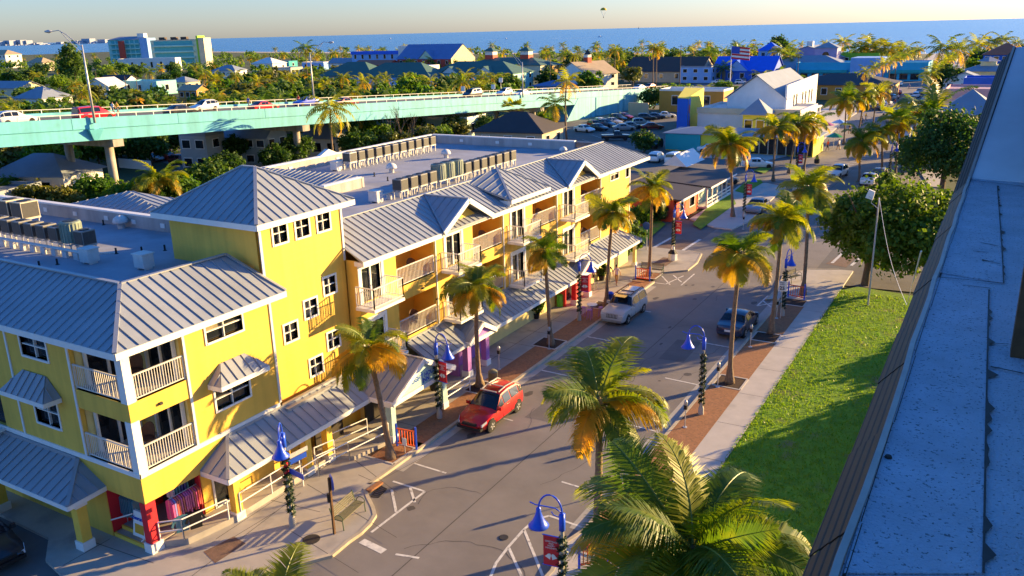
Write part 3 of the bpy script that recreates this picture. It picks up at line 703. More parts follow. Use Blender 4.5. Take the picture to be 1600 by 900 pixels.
for y0, y1, z0, z1 in doors:
    slider(WX, y0, y1, z0, z1, YB, -.02)
    m = MB(); fbox(m, WX, y0-.3, y0-.1, 0, .05, z0, z1+.3); fbox(m, WX, y1+.1, y1+.3, 0, .05, z0, z1+.3); fbox(m, WX, y0-.1, y1+.1, 0, .05, z1+.1, z1+.3); m.each('door_surround', 'white', YB)
    ym = (y0+y1)/2-.12; b0, b1 = ym-1.25, ym+1.25; xo = -26.45
    m = MB(); m.box(XF+.01, xo, b0, b1, z0-.2, z0-.04); m.each('balcony_floor', 'white', YB)
    m = MB(); rail3(m, (XF+.05,b0+.05,z0), (xo-.05,b0+.05,z0)); rail3(m, (xo-.05,b0+.05,z0), (xo-.05,b1-.05,z0)); rail3(m, (xo-.05,b1-.05,z0), (XF+.05,b1-.05,z0)); m.build('railing', 'railing', YB)
mb = MB()
for k in range(4): mb.box(XF, XF+.05, 38.18+7.66*k, 38.26+7.66*k, 3.4, 8.8)
mb.box(XF, XF+.05, 67.18, 67.3, 3.2, 8.8); mb.each('trim', 'white', YB)
# ---- awnings over the two second floor windows
def awning(w, a0, a1, zt, zb, ins, d, parent, pw):
    A, B, Cc, D = w(a0,0.02,zb), w(a0+.05,d,zb), w(a1-.05,d,zb), w(a1,0.02,zb); E, Fp = w(a0+ins,0.02,zt), w(a1-ins,0.02,zt)
    o = roof_core([[B,Cc,Fp,E],[A,B,E],[Cc,D,Fp]], parent, th=.05, name='window_awning'); roof_face([B,Cc,Fp,E], o, w=pw); roof_face([A,B,E], o, w=pw); roof_face([Cc,D,Fp], o, w=pw)
    m = MB(); fascia(m, [A,B,Cc,D], .2, .06); m.build('fascia', 'white', o)
awning(WX, 21.5, 24.3, 6.75, 6.05, .75, .75, YB, .45); awning(WYS, -35.3, -32.1, 6.85, 6.05, .8, .75, YB, .45)
# ---- ground floor shops and arcade canopies
shop = [(22.6,23.6,.9,2.0),(24.3,25.3,.9,2.0),(25.8,26.6,.5,2.1)]
mb = MB(); mb.box(-29.9, XF-.02, 31.42, 67.2, 0, 3.3); mb.build('shop_wall', 'cream_wall', YB)
for y in (40.3,42.2,44.4,46.2,48.2,51.0,53.0): window(WX, y, y+1.0, 1.75, 2.1, YB, 1, 1, panes=False, trim=.07)
for y in (58.5,60.4,63.0): window(WX, y, y+1.2, 1.6, 2.1, YB, 1, 1, panes=False, trim=.07)
def canopy(y0, y1, xe, xw, ze, zw, hip0=False, hip1=False, w=.5):
    A, B = V((xe,y0,ze)), V((xe,y1,ze)); D, E = V((xw,y0+(1.6 if hip0 else 0),zw)), V((xw,y1-(1.6 if hip1 else 0),zw)); fs = [[A,B,E,D]]
    if hip0: fs.append([V((xw,y0,ze)), A, D])
    if hip1: fs.append([B, V((xw,y1,ze)), E])
    o = roof_core(fs, YB, name='canopy', th=.08)
    for f in fs: roof_face(f, o, w=w)
    m = MB()
    if hip0: cap_bar(m, A, D, .14)
    if hip1: cap_bar(m, B, E, .14)
    m.bar(D+V((.02,0,.06)), E+V((.02,0,.06)), .16, .12); m.build('ridge_cap', 'roofcap', o)
    m = MB(); fascia(m, ([V((xw,y0,ze))] if hip0 else [])+[A,B]+([V((xw,y1,ze))] if hip1 else []), .22, .07); m.box(xw, xe-.04, y0+.05, y1-.05, ze-.2, ze-.16); m.build('fascia', 'white', o)
    return o
CZ = 2.45
canopy(20.55, 29.7, -26.05, XF, CZ, 3.42, True)
mb = MB(); mb.box(XF, -27.3, 25.4, 31.4, 3.25, 3.4); mb.each('canopy_flashing', 'roofcap', YB)
facade(wx(-28.3), 25.4, 31.4, 0, 3.3, [], 'yellow', YB)
canopy(34.9, 39.0, -25.9, XF, CZ, 3.42); canopy(41.1, 54.2, -25.9, XF, CZ, 3.42); canopy(56.6, 66.6, -26.2, XF, CZ, 3.42, False, True)
def porch(y0, y1, xf, ze, za, xb, wallm, name='porch_gable'):
    ym = (y0+y1)/2; A = V((xf,ym,za)); B = V((xb,ym,za)); L = V((xf,y0,ze)); Rr = V((xf,y1,ze)); Lb = V((xb,y0,ze)); Rb = V((xb,y1,ze))
    o = roof_core([[L,A,B,Lb],[Rr,A,B,Rb]], YB, th=.1, name='porch_roof'); roof_face([Lb,L,A,B], o, w=.5); roof_face([Rr,Rb,B,A], o, w=.5)
    m = MB(); cap_bar(m, A, B, .14); m.build('ridge_cap', 'roofcap', o)
    m = MB(); m.bar(L-V((0,0,.08)), A-V((0,0,.08)), .1, .26); m.bar(A-V((0,0,.08)), Rr-V((0,0,.08)), .1, .26); m.bar(L-V((.0,0,.02)), Lb-V((0,0,.02)), .1, .2); m.bar(Rr, Rb, .1, .2)
    m.box(xf-.25, xf-.05, y0+.2, y1-.2, ze-.22, ze+.02); m.build('fascia', 'white', o)
    m = MB(); m.slab([(xf-.16,y0+.3,ze),(xf-.16,y1-.3,ze),(xf-.16,ym,za-.2)], (-.08,0,0)); m.build(name, wallm, o)
    return o
po = porch(29.65, 35.15, -24.55, CZ, 3.85, -27.6, 'paleblue')
porch(38.4, 41.5, -25.7, CZ, 3.3, -27.3, 'purple'); porch(53.8, 57.0, -25.95, CZ, 3.3, -27.4, 'red')
sg = MB(); sg.slab([(-24.69,30.4,2.5),(-24.69,34.4,2.5),(-24.69,33.3,3.1),(-24.69,32.4,3.62),(-24.69,31.5,3.1)], (.03,0,0)); sgo = sg.build('sign_board', 'paleblue', po)
text_mesh('LIGHT HOUSE', .36, 'signblue', po, face_mtx((-24.655,32.5,2.94), (0,1,0), (0,0,1)), bold=.008)
text_mesh('INN', .34, 'signblue', po, face_mtx((-24.655,32.6,2.66), (0,1,0), (0,0,1)), bold=.008)
def column(x, y, z1, w, m, base='white', name='column'):
    mb = MB(); mb.box(x-w/2,x+w/2,y-w/2,y+w/2,.1,z1); o = mb.build(name, m, YB)
    mb = MB(); mb.box(x-w/2-.06,x+w/2+.06,y-w/2-.06,y+w/2+.06,.1,.5); mb.each('column_base', base, o)
    mb = MB(); mb.box(x-w/2-.04,x+w/2+.04,y-w/2-.04,y+w/2+.04,z1-.28,z1-.02); mb.build('column_capital', 'white' if base == 'white' else m, o)
for p in ((370,818),(515,727)):
    g = G(*p); column(-26.62, g.y+.2, 2.3, .36, 'yellow_plain')
column(-26.62, 25.6, 2.3, .36, 'yellow_plain')
for y in (30.1,34.6): column(-25.1, y, 2.35, .36, 'paleblue')
for y in (38.95,41.0): column(-26.3, y, 2.35, .38, 'purple')
for y in (54.25,56.5): column(-26.6, y, 2.35, .38, 'red')
column(-26.6, 66.0, 2.3, .25, 'cream_wall')
mb = MB(); mb.box(-27.6,-26.7,38.6,38.75,.1,2.4); mb.box(-27.66,-27.6,37.2,43.5,.12,2.3); mb.each('purple_wall', 'purple', YB)
mb = MB(); mb.box(-27.66,-27.6,53.2,57.6,.12,2.4); mb.box(-27.6,-26.9,53.3,53.42,.12,2.4); mb.each('red_wall', 'red', YB)
mb = MB(); mb.box(-27.6,-27.57,54.6,55.9,.12,2.1); mb.each('shop_door', 'glass', YB)
mb = MB(); mb.box(-27.64,-27.55,31.0,34.2,.12,2.3); mb.box(-27.64,-27.55,27.2,29.2,.12,2.3); mb.each('shop_door', 'darkroom', YB)
# raised arcade walk, ramp and white pipe rails
mb = MB(); mb.prism([(-28.2,21.0),(-26.45,21.0),(-26.45,26.6),(-28.2,26.6)], .1, .42); mb.prism([(-28.2,26.6),(-25.5,27.6),(-24.9,30.4),(-27.6,30.4)], .1, .34)
mb.prism([(-27.6,18.3),(-26.9,18.9),(-26.45,21.0),(-27.75,21.0)], .1, .42); mb.each('arcade_floor', 'concrete', YB)
for pts, h_ in (([(-27.62,18.15,.42),(-26.95,18.75,.42),(-26.5,20.7,.42)],.95), ([(-26.42,21.3,.42),(-26.42,24.9,.42)],.95), ([(-26.42,25.9,.42),(-26.2,27.0,.4)],.95), ([(-26.0,24.6,.12),(-25.75,25.4,.3),(-25.45,27.2,.36),(-25.0,29.7,.38)],.95), ([(-26.9,26.9,.36),(-26.3,29.6,.38)],.95), ([(-25.0,34.9,.15),(-25.0,37.2,.13)],.9), ([(-27.3,57.6,.13),(-26.7,58.6,.13)],.5)):
    pipe_rail(MB(), pts, h_).build('hand_rail', 'white', YB)
for p, q in (((-30.15,17.75,.95),(-29.3,18.2,1.25)), ((-28.3,17.75,.5),(-28.1,18.1,.8))): mb = MB(); mb.tube([p, q], .03, 6); mb.build('hand_rail', 'white', YB)
# left arcade canopy on the side street
mb = MB()
A, B = V((-62,16.05,2.5)), V((-30.05,16.05,2.5)); D, E = V((-62,YS,3.35)), V((-31.75,YS,3.35)); Fp = V((-30.15,YS,2.5))
oc = roof_core([[A,B,E,D],[B,Fp,E]], YB, name='canopy', th=.08); roof_face([V((-45,16.05,2.5)),B,E,V((-45,YS,3.35))], oc); roof_face([B,Fp,E], oc)
m = MB(); cap_bar(m, B, E, .16); m.bar(D+V((0,-.05,.06)), E+V((0,-.05,.06)), .14, .14); m.build('ridge_cap', 'roofcap', oc)
m = MB(); fascia(m, [A,B,Fp], .2, .07); m.box(-62,-30.2,16.1,YS,2.28,2.32); m.build('fascia', 'white', oc)
column(-30.55, 16.75, 2.35, .42, 'yellow_plain'); column(-36.6, 16.75, 2.35, .42, 'yellow_plain')
mb = MB(); mb.box(-37.6,-36.9,17.1,YS-.06,3.5,3.62); mb.each('balcony_floor', 'white', YB)
rail3(MB(), (-39,17.2,3.62), (-36.95,17.2,3.62)).build('railing', 'railing', YB)
for p in ((250,630),(682,467),(660,450)):
    g = FX(*p, XF); mb = MB(); mb.box(XF, XF+.1, g.y-.07, g.y+.07, g.z-.05, g.z+.05); mb.build('wall_lamp', 'iron', YB)
# ================================================================== PALMS AND TREES
def frond_mesh(name, L, rise, droop, nl, leaf, mats, ll=.62, seed=0, w=.045, stemw=.03, hang=.5):
    """coconut frond growing along +X from the origin; rachis arcs up then droops; leaflets hang from both sides"""
    r = random.Random(seed); mb = MB(); N = 14; pts = []
    x = z = 0.0; ang = rise
    for i in range(N+1):
        pts.append(V((x, 0, z))); ds = L/N; x += ds*math.cos(ang); z += ds*math.sin(ang); ang -= droop/N*(0.5+1.1*i/N)
    mb.cur = 1; mb.tube(pts, [stemw*(1-.85*i/N) for i in range(N+1)], 4, cap=False); mb.cur = 0
    for i in range(nl):
        t = .12+.87*i/(nl-1); k = t*N; j = min(N-1, int(k)); fr = k-j
        p = pts[j].lerp(pts[j+1], fr); d = (pts[j+1]-pts[j]).normalized(); side = V((0,1,0)); up = side.cross(d)*-1
        if up.z < 0: up = -up
        ln = ll*(math.sin(PI*min(1, .22+.78*t))**.6)*(1.0 if t < .85 else .8)*(0.85+.3*r.random())+.08
        for s in (-1, 1):
            out = (side*s*1.0+d*(.45+.55*t)+up*(.16-.25*r.random())).normalized()
            tip = (out+V((0,0,-1))*(hang*(.7+.7*r.random()))).normalized()
            p1 = p+out*ln*.5; p2 = p1+tip*ln*.55
            wd = d.cross(out).cross(out).normalized()
            if r.random() < .03: continue
            a = d*w*.5
            mb.add([p-a, p+a, p1+a*1.1, p1-a*1.1, p2], [(0,1,2,3), (3,2,4)])
    return mb.mesh(name, mats)
FR = {}
def frset(key, L, nl, ll, w, stem):
    FR[key] = {'up': [frond_mesh('frond', L, a, b, nl, 0, [LEAF, STEM], ll, i+1, w, stem, .35) for i, (a, b) in enumerate(((1.15,1.2),(.9,1.5),(1.0,1.8)))],
       'mid': [frond_mesh('frond', L, a, b, nl, 0, [m_, STEM], ll, 10+i, w, stem, .75) for i, (a, b, m_) in enumerate(((.5,1.7,LEAF),(.6,2.0,LEAF),(.3,1.6,LEAFY),(.75,2.3,LEAF)))],
       'low': [frond_mesh('frond', L*.95, a, b, nl, 0, [m_, m_], ll, 20+i, w, stem, 1.2) for i, (a, b, m_) in enumerate(((-.1,1.5,LEAFY),(-.35,1.35,LEAF),(.1,1.9,LEAF),(0,1.8,LEAFY)))],
       'old': [frond_mesh('frond', L*.85, a, b, int(nl*.8), 0, [LEAFO, LEAFO], ll*.9, 30+i, w, stem, 1.6) for i, (a, b) in enumerate(((-.55,1.1),(-.9,.9)))]}
frset('near', 3.5, 64, 1.05, .062, .04)
frset('big', 4.4, 84, 1.25, .055, .05)
frset('mid', 3.4, 36, 1.0, .1, .04)
def palm(base, crown, key, label, group, nf=24, old=.2, sc=1.0, name='coconut_palm', seed=0, r0=.17, gold=.25, az0=None, skirt=0):
    r = random.Random(seed); base = V(base); crown = V(crown)
    t = thing(name, label, 'palm tree', base, group)
    mb = MB(); n = 30; pts = []; rs = []
    mid = base.lerp(crown, .5)+V((r.gauss(0,.12), r.gauss(0,.12), 0))
    for i in range(n+1):
        u = i/n; p = base*(1-u)**2+mid*2*u*(1-u)+crown*u*u; pts.append(p)
        rs.append((r0*(1.75-.95*min(1, u*7)) if u < .14 else r0*(.82-.22*u))*(1+.10*(i % 2)+.03*r.random()))
    mb.tube(pts, rs, 8); mb.build('trunk', 'trunk', t, True)
    hb = MB(); hb.lathe([(.12*sc,-.7*sc),(.2*sc,-.35*sc),(.24*sc,-.1*sc),(.13*sc,.25*sc),(.02,.4*sc)], crown, 8)
    for i in range(10):
        a = r.random()*2*PI; d = V((math.cos(a), math.sin(a), .5)); hb.bar(crown+d*.1*sc-V((0,0,.3*sc)), crown+d*.42*sc-V((0,0,.25*sc)), .07*sc)
    hb.build('crown_shaft', HUSK, t)
    off = V(ORG[t.name])
    nold = int(nf*old); ga = 2.39996; a = r.random()*6
    for i in range(nf):
        u = i/nf; a += ga
        cls = 'old' if i < nold else ('low' if u < old+gold else ('mid' if u < .72 else 'up'))
        me = r.choice(FR[key][cls]); o = bpy.data.objects.new('frond', me); C.objects.link(o); o.parent = t; KM.setdefault(t.name, []).append(o)
        o.location = crown-off+V((0,0,.1*sc)); s = sc*(.78+.36*r.random())
        o.scale = (s, s, s); o.rotation_euler = (r.gauss(0,.38), r.gauss(0,.16), a+r.gauss(0,.3)); ORG[o.name] = (0,0,0)
    return t
GL = 'coconut palms along the left pavement'; GR = 'coconut palms along the right paver strip'
def pg(bpx, cpx, *a, **k):
    b = G(*bpx); c = FY(cpx[0], cpx[1], b.y+k.pop('dy', 0)); return palm((b.x, b.y, .1), c, *a, **k)
pg((611,719),(575,545), 'near', 'golden coconut palm with leaning trunk in front of the yellow tower', GL, 27, 0.07, 0.66, gold=.42, seed=3, dy=-.4)
pg((750,606),(745,452), 'near', 'green coconut palm between the purple porch and the red car', GL, 27, 0.04, 0.66, gold=.42, seed=5)
pg((861,541),(851,393), 'near', 'orange brown drooping coconut palm behind the first parking meter', GL, 27, 0.27, 0.56, gold=.42, seed=7)
pg((947,484),(957,335), 'near', 'yellow coconut palm beside the silver off-roader on the left kerb', GL, 27, 0.07, 0.64, gold=.42, seed=9)
pg((1014,433),(1019,296), 'near', 'coconut palm beside the metal bench at the left corner', GL, 27, 0.07, 0.69, gold=.42, seed=13)
pg((1145,340),(1141,228), 'near', 'tall coconut palm past the brown crossing on the left', GL, 27, 0.06, 1.00, gold=.42, seed=15)
pg((1140,601),(1158,400), 'near', 'coconut palm in the pit behind the dark sedan', GR, 27, 0.10, 0.72, gold=.42, seed=17)
pg((1204,523),(1222,345), 'near', 'coconut palm next to the speed limit sign', GR, 27, 0.07, 0.77, gold=.42, seed=21)
pg((1254,463),(1262,297), 'near', 'coconut palm by the blue and orange rack on the right pavement', GR, 27, 0.07, 0.84, gold=.42, seed=23)
p3b = V((-12.25,26.9,.1)); palm(p3b, FY(936,632,28.6), 'near', 'green coconut palm with gold lower fronds standing in the middle of the view', GR, 24, .08, .95, seed=32, r0=.2, gold=.45)
# big foreground palm and the tips of one at the lower left
bc = FD(1082,868,19.5); palm((bc.x+.4, bc.y+.8, 0), bc, 'big', 'large green palm crown closest to the camera at the bottom', 'near palms below the roof', 40, .0, .68, seed=41, gold=.06)
bc = FD(430,975,24.5); palm((bc.x, bc.y, 0), bc, 'big', 'yellow tipped palm top rising from the lower left edge', 'near palms below the roof', 24, .0, .52, seed=43, gold=.3)
# mid distance palms, built the same way with broader leaflets
GJ = 'palms around the far junction'
for i, (b, c, s, lb) in enumerate([
  ((1208,284),(1212,203),1.0,'palm at the left of the trio by the grass verge'), ((1232,272),(1246,195),1.0,'middle palm of the trio by the grass verge'), ((1255,268),(1268,198),1.0,'right palm of the trio in front of the cafe umbrellas'),
  ((1343,284),(1346,222),1.05,'single palm behind the approaching white car'), ((1378,280),(1378,206),1.0,'palm left of the dark tree on the right kerb'), ((1398,278),(1402,192),1.05,'palm right of its neighbour beside the dark tree'),
  ((1318,226),(1322,158),1.1,'left palm of the street row before the white false front'), ((1338,222),(1350,152),1.1,'palm second in the street row beyond the junction'), ((1362,216),(1370,146),1.1,'palm third in the street row beyond the junction'),
  ((1440,262),(1455,182),1.9,'broad green palm before the grey pyramid roof'), ((1425,240),(1432,176),1.2,'palm leaning beside the broad green one')]):
    pg(b, c, 'mid', lb, GJ, 20, .22, s, seed=50+i)
mp = [((395,398),0)]
# ---- far palms: single crown mesh
def far_palm_mesh(seed, nf=18, fan=False, og=.25, L=3.4, nl=11):
    r = random.Random(seed); mb = MB(); a = r.random()*6
    for i in range(nf):
        a += 2.4; u = i/nf; rise = -.7+1.8*u+r.gauss(0,.15); droop = 1.2+.8*r.random(); mb.cur = 1 if u < og else 0
        ca, sa = math.cos(a), math.sin(a); pts = []; x = z = 0; ang = rise; N = 6
        if fan:
            p = V((ca*math.cos(rise)*1.3, sa*math.cos(rise)*1.3, math.sin(rise)*1.3)); d = p.normalized(); sd = d.cross(V((0,0,1))).normalized(); nn = d.cross(sd)
            for k in range(9):
                q = (k-4)/4*1.3; e = d*math.cos(q)+sd*math.sin(q)+V((0,0,-.25)); s2 = sd*math.cos(q)-d*math.sin(q)
                mb.add([p-s2*.05, p+s2*.05, p+e*.55+s2*.1, p+e*.95, p+e*.55-s2*.1], [(0,1,2,3,4)])
            continue
        for j in range(N+1): pts.append(V((x*ca, x*sa, z))); x += L/N*math.cos(ang); z += L/N*math.sin(ang); ang -= droop/N*(.5+j/N*1.1)
        sd0 = V((-sa, ca, 0))
        for j in range(nl):
            t = .12+.86*j/(nl-1); k = t*N; q = min(N-1, int(k)); p = pts[q].lerp(pts[q+1], k-q); d = (pts[q+1]-pts[q]).normalized(); ln = .85*math.sin(PI*(.2+.75*t))+.15
            for s in (-1, 1):
                o = (sd0*s+d*.7+V((0,0,-.45-.5*r.random()))).normalized()*ln; mb.add([p-d*.11, p+d*.11, p+o*.6+d*.09, p+o], [(0,1,2,3)])
    return mb.mesh('crown', [LEAF, LEAFY])
FPM = [far_palm_mesh(60+i, og=.06+.06*i) for i in range(5)]; FAN = [far_palm_mesh(80+i, 26, True, .2) for i in range(2)]
_tr = {}
def trunk_mesh(h, key='trunk'):
    k = (round(h), key)
    if k not in _tr:
        mb = MB(); n = 6; rr = random.Random(round(h)); lx = rr.gauss(0,.3)
        mb.tube([(lx*math.sin(PI*i/n), 0, k[0]*i/n) for i in range(n+1)], [.2-.09*i/n for i in range(n+1)], 6); _tr[k] = mb.mesh('trunk', key, True)
    return _tr[k]
def child(parent, name, me, loc=(0,0,0), sc=(1,1,1), rz=0):
    o = bpy.data.objects.new(name, me); C.objects.link(o); o.parent = parent; o.location = loc; o.scale = sc; o.rotation_euler = (0,0,rz); KM.setdefault(parent.name, []).append(o); return o
def far_palm(x, y, h, label, group, sc=1.0, fan=False, seed=0):
    r = random.Random(seed); t = thing('palm_tree' if not fan else 'fan_palm', label, 'palm tree', (x, y, 0), group); h = max(2, round(h))
    child(t, 'trunk', trunk_mesh(h)); s = sc*(.85+.3*r.random()); child(t, 'crown', r.choice(FAN if fan else FPM), (0,0,h), (s,s,s), r.random()*6); return t
# ---- broadleaf crowns: many leaf-sized faces in clumps
def crown_mesh(name, rx, ry, rz, nclump, per, leaf, mats, seed, clump=.28, hollow=.35):
    r = random.Random(seed); mb = MB()
    for c in range(nclump):
        while True:
            p = V((r.uniform(-1,1), r.uniform(-1,1), r.uniform(-.85,1)))
            if hollow < p.length < 1: break
        f_ = .82+.3*math.sin(3.1*p.x+seed)*math.cos(2.7*p.y+1.3*seed)*math.cos(3*p.z); cc = V((p.x*rx*f_, p.y*ry*f_, p.z*rz*f_)); cs = clump*(.6+.8*r.random())*(rx+ry+rz)/3
        for _ in range(per):
            d = V((r.gauss(0,1), r.gauss(0,1), r.gauss(0,.7))); d = d.normalized()*cs*(r.random()**.5); q = cc+d
            nrm = (d.normalized()+V((r.gauss(0,.6), r.gauss(0,.6), r.gauss(.3,.6)))).normalized(); a = nrm.cross(V((r.gauss(0,1), r.gauss(0,1), r.gauss(0,1)))).normalized(); b = nrm.cross(a); s = leaf*(.6+.8*r.random())
            mb.add([q-a*s*.5, q+b*s*.32, q+a*s*.5, q-b*s*.32], [(0,1,2,3)])
    return mb.mesh(name, mats)
def limbs(base, r, h, rad, n=6, w=.25):
    mb = MB(); base = V(base); k = base+V((0,0,h*.35)); mb.tube([base, base+V((.05,0,h*.18)), k], [w*1.35, w, w*.8], 8)
    for i in range(n):
        a = 2*PI*i/n+r.random(); e = k+V((math.cos(a)*rad*(.4+.4*r.random()), math.sin(a)*rad*(.4+.4*r.random()), h*(.25+.35*r.random()))); m = k.lerp(e, .5)+V((0,0,.25))
        mb.tube([k, m, e], [w*.5, w*.32, w*.12], 6)
    return mb
b = G(1352,445)
t = thing('shade_tree', 'large round leafy green tree beside the lawn on the right', 'tree', b)
limbs(b, R, 8.2, 5.5, 9, .26).build('trunk', 'bark', t)
child(t, 'crown', crown_mesh('crown', 6.4, 6.4, 3.6, 270, 90, .38, [TREE4], 5, .19, .2), (1.9, 1.2, 4.75))
b2 = G(1470,305)
t = thing('shade_tree', 'dark broad tree behind the round one near the roof edge', 'tree', b2)
limbs(b2, R, 9, 6, 8, .3).build('trunk', 'bark', t)
child(t, 'crown', crown_mesh('crown', 7.5, 7.0, 4.6, 150, 80, .45, [TREE2], 6, .25), (1.0, 0, 5.6))
# unseen shrubs added behind the roof edge to shade the lawn
HB = [crown_mesh('crown', 2.6, 2.6, 1.6, 60, 40, .4, [TREE], 70+i, .3) for i in range(2)]
for i, (x, y, s) in enumerate(((1.6,46.5,1.4),(2.6,51,1.25),(3.5,55.6,1.05),(2.6,60,1.08),(3.6,64.5,.95),(6,68.5,1.1),(3.4,41.5,1.6),(3.2,36.5,1.65),(3.2,31.5,1.6))):
    t = thing('shading_shrub', ['fourth','fifth','sixth','seventh','eighth','ninth','third','second','first'][i]+' shrub from the camera in the unseen row added to shade the lawn', 'shrub', (x,y,0), 'unseen shrubs added to shade the lawn')
    mb = MB(); mb.tube([(x,y,0),(x,y,1.5)], .09, 6); mb.build('trunk', 'bark', t); child(t, 'crown', HB[i % 2], (0,0,1.55*s), (s,s,s), i)
BC = [crown_mesh('crown', 3.6, 3.6, 2.6, 34, 26, .85, [m_], 90+i, .33) for i, m_ in enumerate((TREE, TREE2, TREE, TREE2, TREE3))]
MC = [crown_mesh('crown', 3.2, 3.2, 2.4, 70, 45, .5, [m_], 190+i, .3) for i, m_ in enumerate((TREE, TREE2, TREE3))]
def tree(x, y, h, s, label, group, me, name='broadleaf_tree', rz=0):
    t = thing(name, label, 'tree', (x,y,0), group); child(t, 'trunk', trunk_mesh(max(1, h-1.5), 'bark')); child(t, 'crown', me, (0,0,h), (s,s,s*.95), rz); return t
# ================================================================== VEHICLES
def paint(name, c, metal=.0): 
    if name not in M: M[name] = mat(name, c, .28, 0, spec=.5, metal=metal, coat=.6)
    return name
for n_, c_ in dict(car_red=(.50,.006,.008), car_silver=(.42,.43,.44), car_white=(.75,.75,.74), car_black=(.015,.016,.02), car_navy=(.02,.03,.07), car_blue=(.02,.06,.5), car_grey=(.14,.15,.16), car_maroon=(.2,.02,.02), car_pewter=(.26,.27,.29)).items(): paint(n_, c_)
M['headlight'] = mat('headlight', (.62,.63,.65), .12, 0, spec=.7); M['taillight'] = mat('taillight', (.45,.01,.01), .2, 0, spec=.6)
SHAPES = {  # x from rear to front: (x/L, half width factor, z bottom, belt z, roof z or None)
 'suv':   (4.35,1.82,1.63,[(0,.72,.46,.78,None),(.02,.90,.32,.97,None),(.045,.95,.28,1.02,1.36),(.13,.985,.25,1.02,1.57),(.33,1.0,.24,1.0,1.63),(.50,1.0,.24,.97,1.57),(.70,1.0,.24,.94,.98),(.79,.985,.25,.89,None),(.90,.94,.27,.78,None),(.965,.80,.31,.64,None),(1,.58,.42,.54,None)]),
 'box':   (4.6,1.86,1.72,[(0,.86,.42,.85,None),(.012,.96,.32,1.02,None),(.025,.97,.30,1.06,1.55),(.07,.99,.28,1.07,1.72),(.35,1.0,.27,1.07,1.74),(.56,1.0,.27,1.07,1.69),(.67,1.0,.27,1.07,1.12),(.72,1.0,.27,1.07,None),(.93,.97,.28,1.0,None),(.985,.93,.32,.88,None),(1,.88,.42,.72,None)]),
 'sedan': (4.75,1.82,1.45,[(0,.78,.42,.78,None),(.02,.92,.30,.93,None),(.10,.97,.26,.98,None),(.16,.98,.24,.98,1.03),(.30,1.0,.22,.95,1.40),(.46,1.0,.22,.93,1.45),(.57,1.0,.22,.92,1.38),(.72,1.0,.22,.91,.95),(.80,.99,.23,.86,None),(.92,.96,.25,.76,None),(.98,.84,.30,.62,None),(1,.68,.40,.52,None)]),
 'van':   (4.9,1.9,1.78,[(0,.88,.40,.9,None),(.012,.96,.30,1.0,None),(.025,.97,.28,1.04,1.6),(.06,.99,.26,1.05,1.75),(.4,1.0,.25,1.03,1.78),(.60,1.0,.25,1.0,1.70),(.80,.99,.25,.97,1.04),(.86,.97,.25,.90,None),(.95,.92,.28,.76,None),(1,.75,.40,.6,None)]),
 'pickup':(5.4,1.92,1.8,[(0,.92,.5,.95,None),(.01,.97,.42,1.05,None),(.40,1.0,.38,1.06,None),(.42,1.0,.38,1.06,1.12),(.45,1.0,.38,1.06,1.72),(.54,1.0,.38,1.06,1.80),(.63,1.0,.38,1.06,1.74),(.72,1.0,.38,1.07,1.12),(.76,1.0,.38,1.07,None),(.95,.97,.4,1.0,None),(.99,.92,.42,.9,None),(1,.86,.5,.75,None)])}
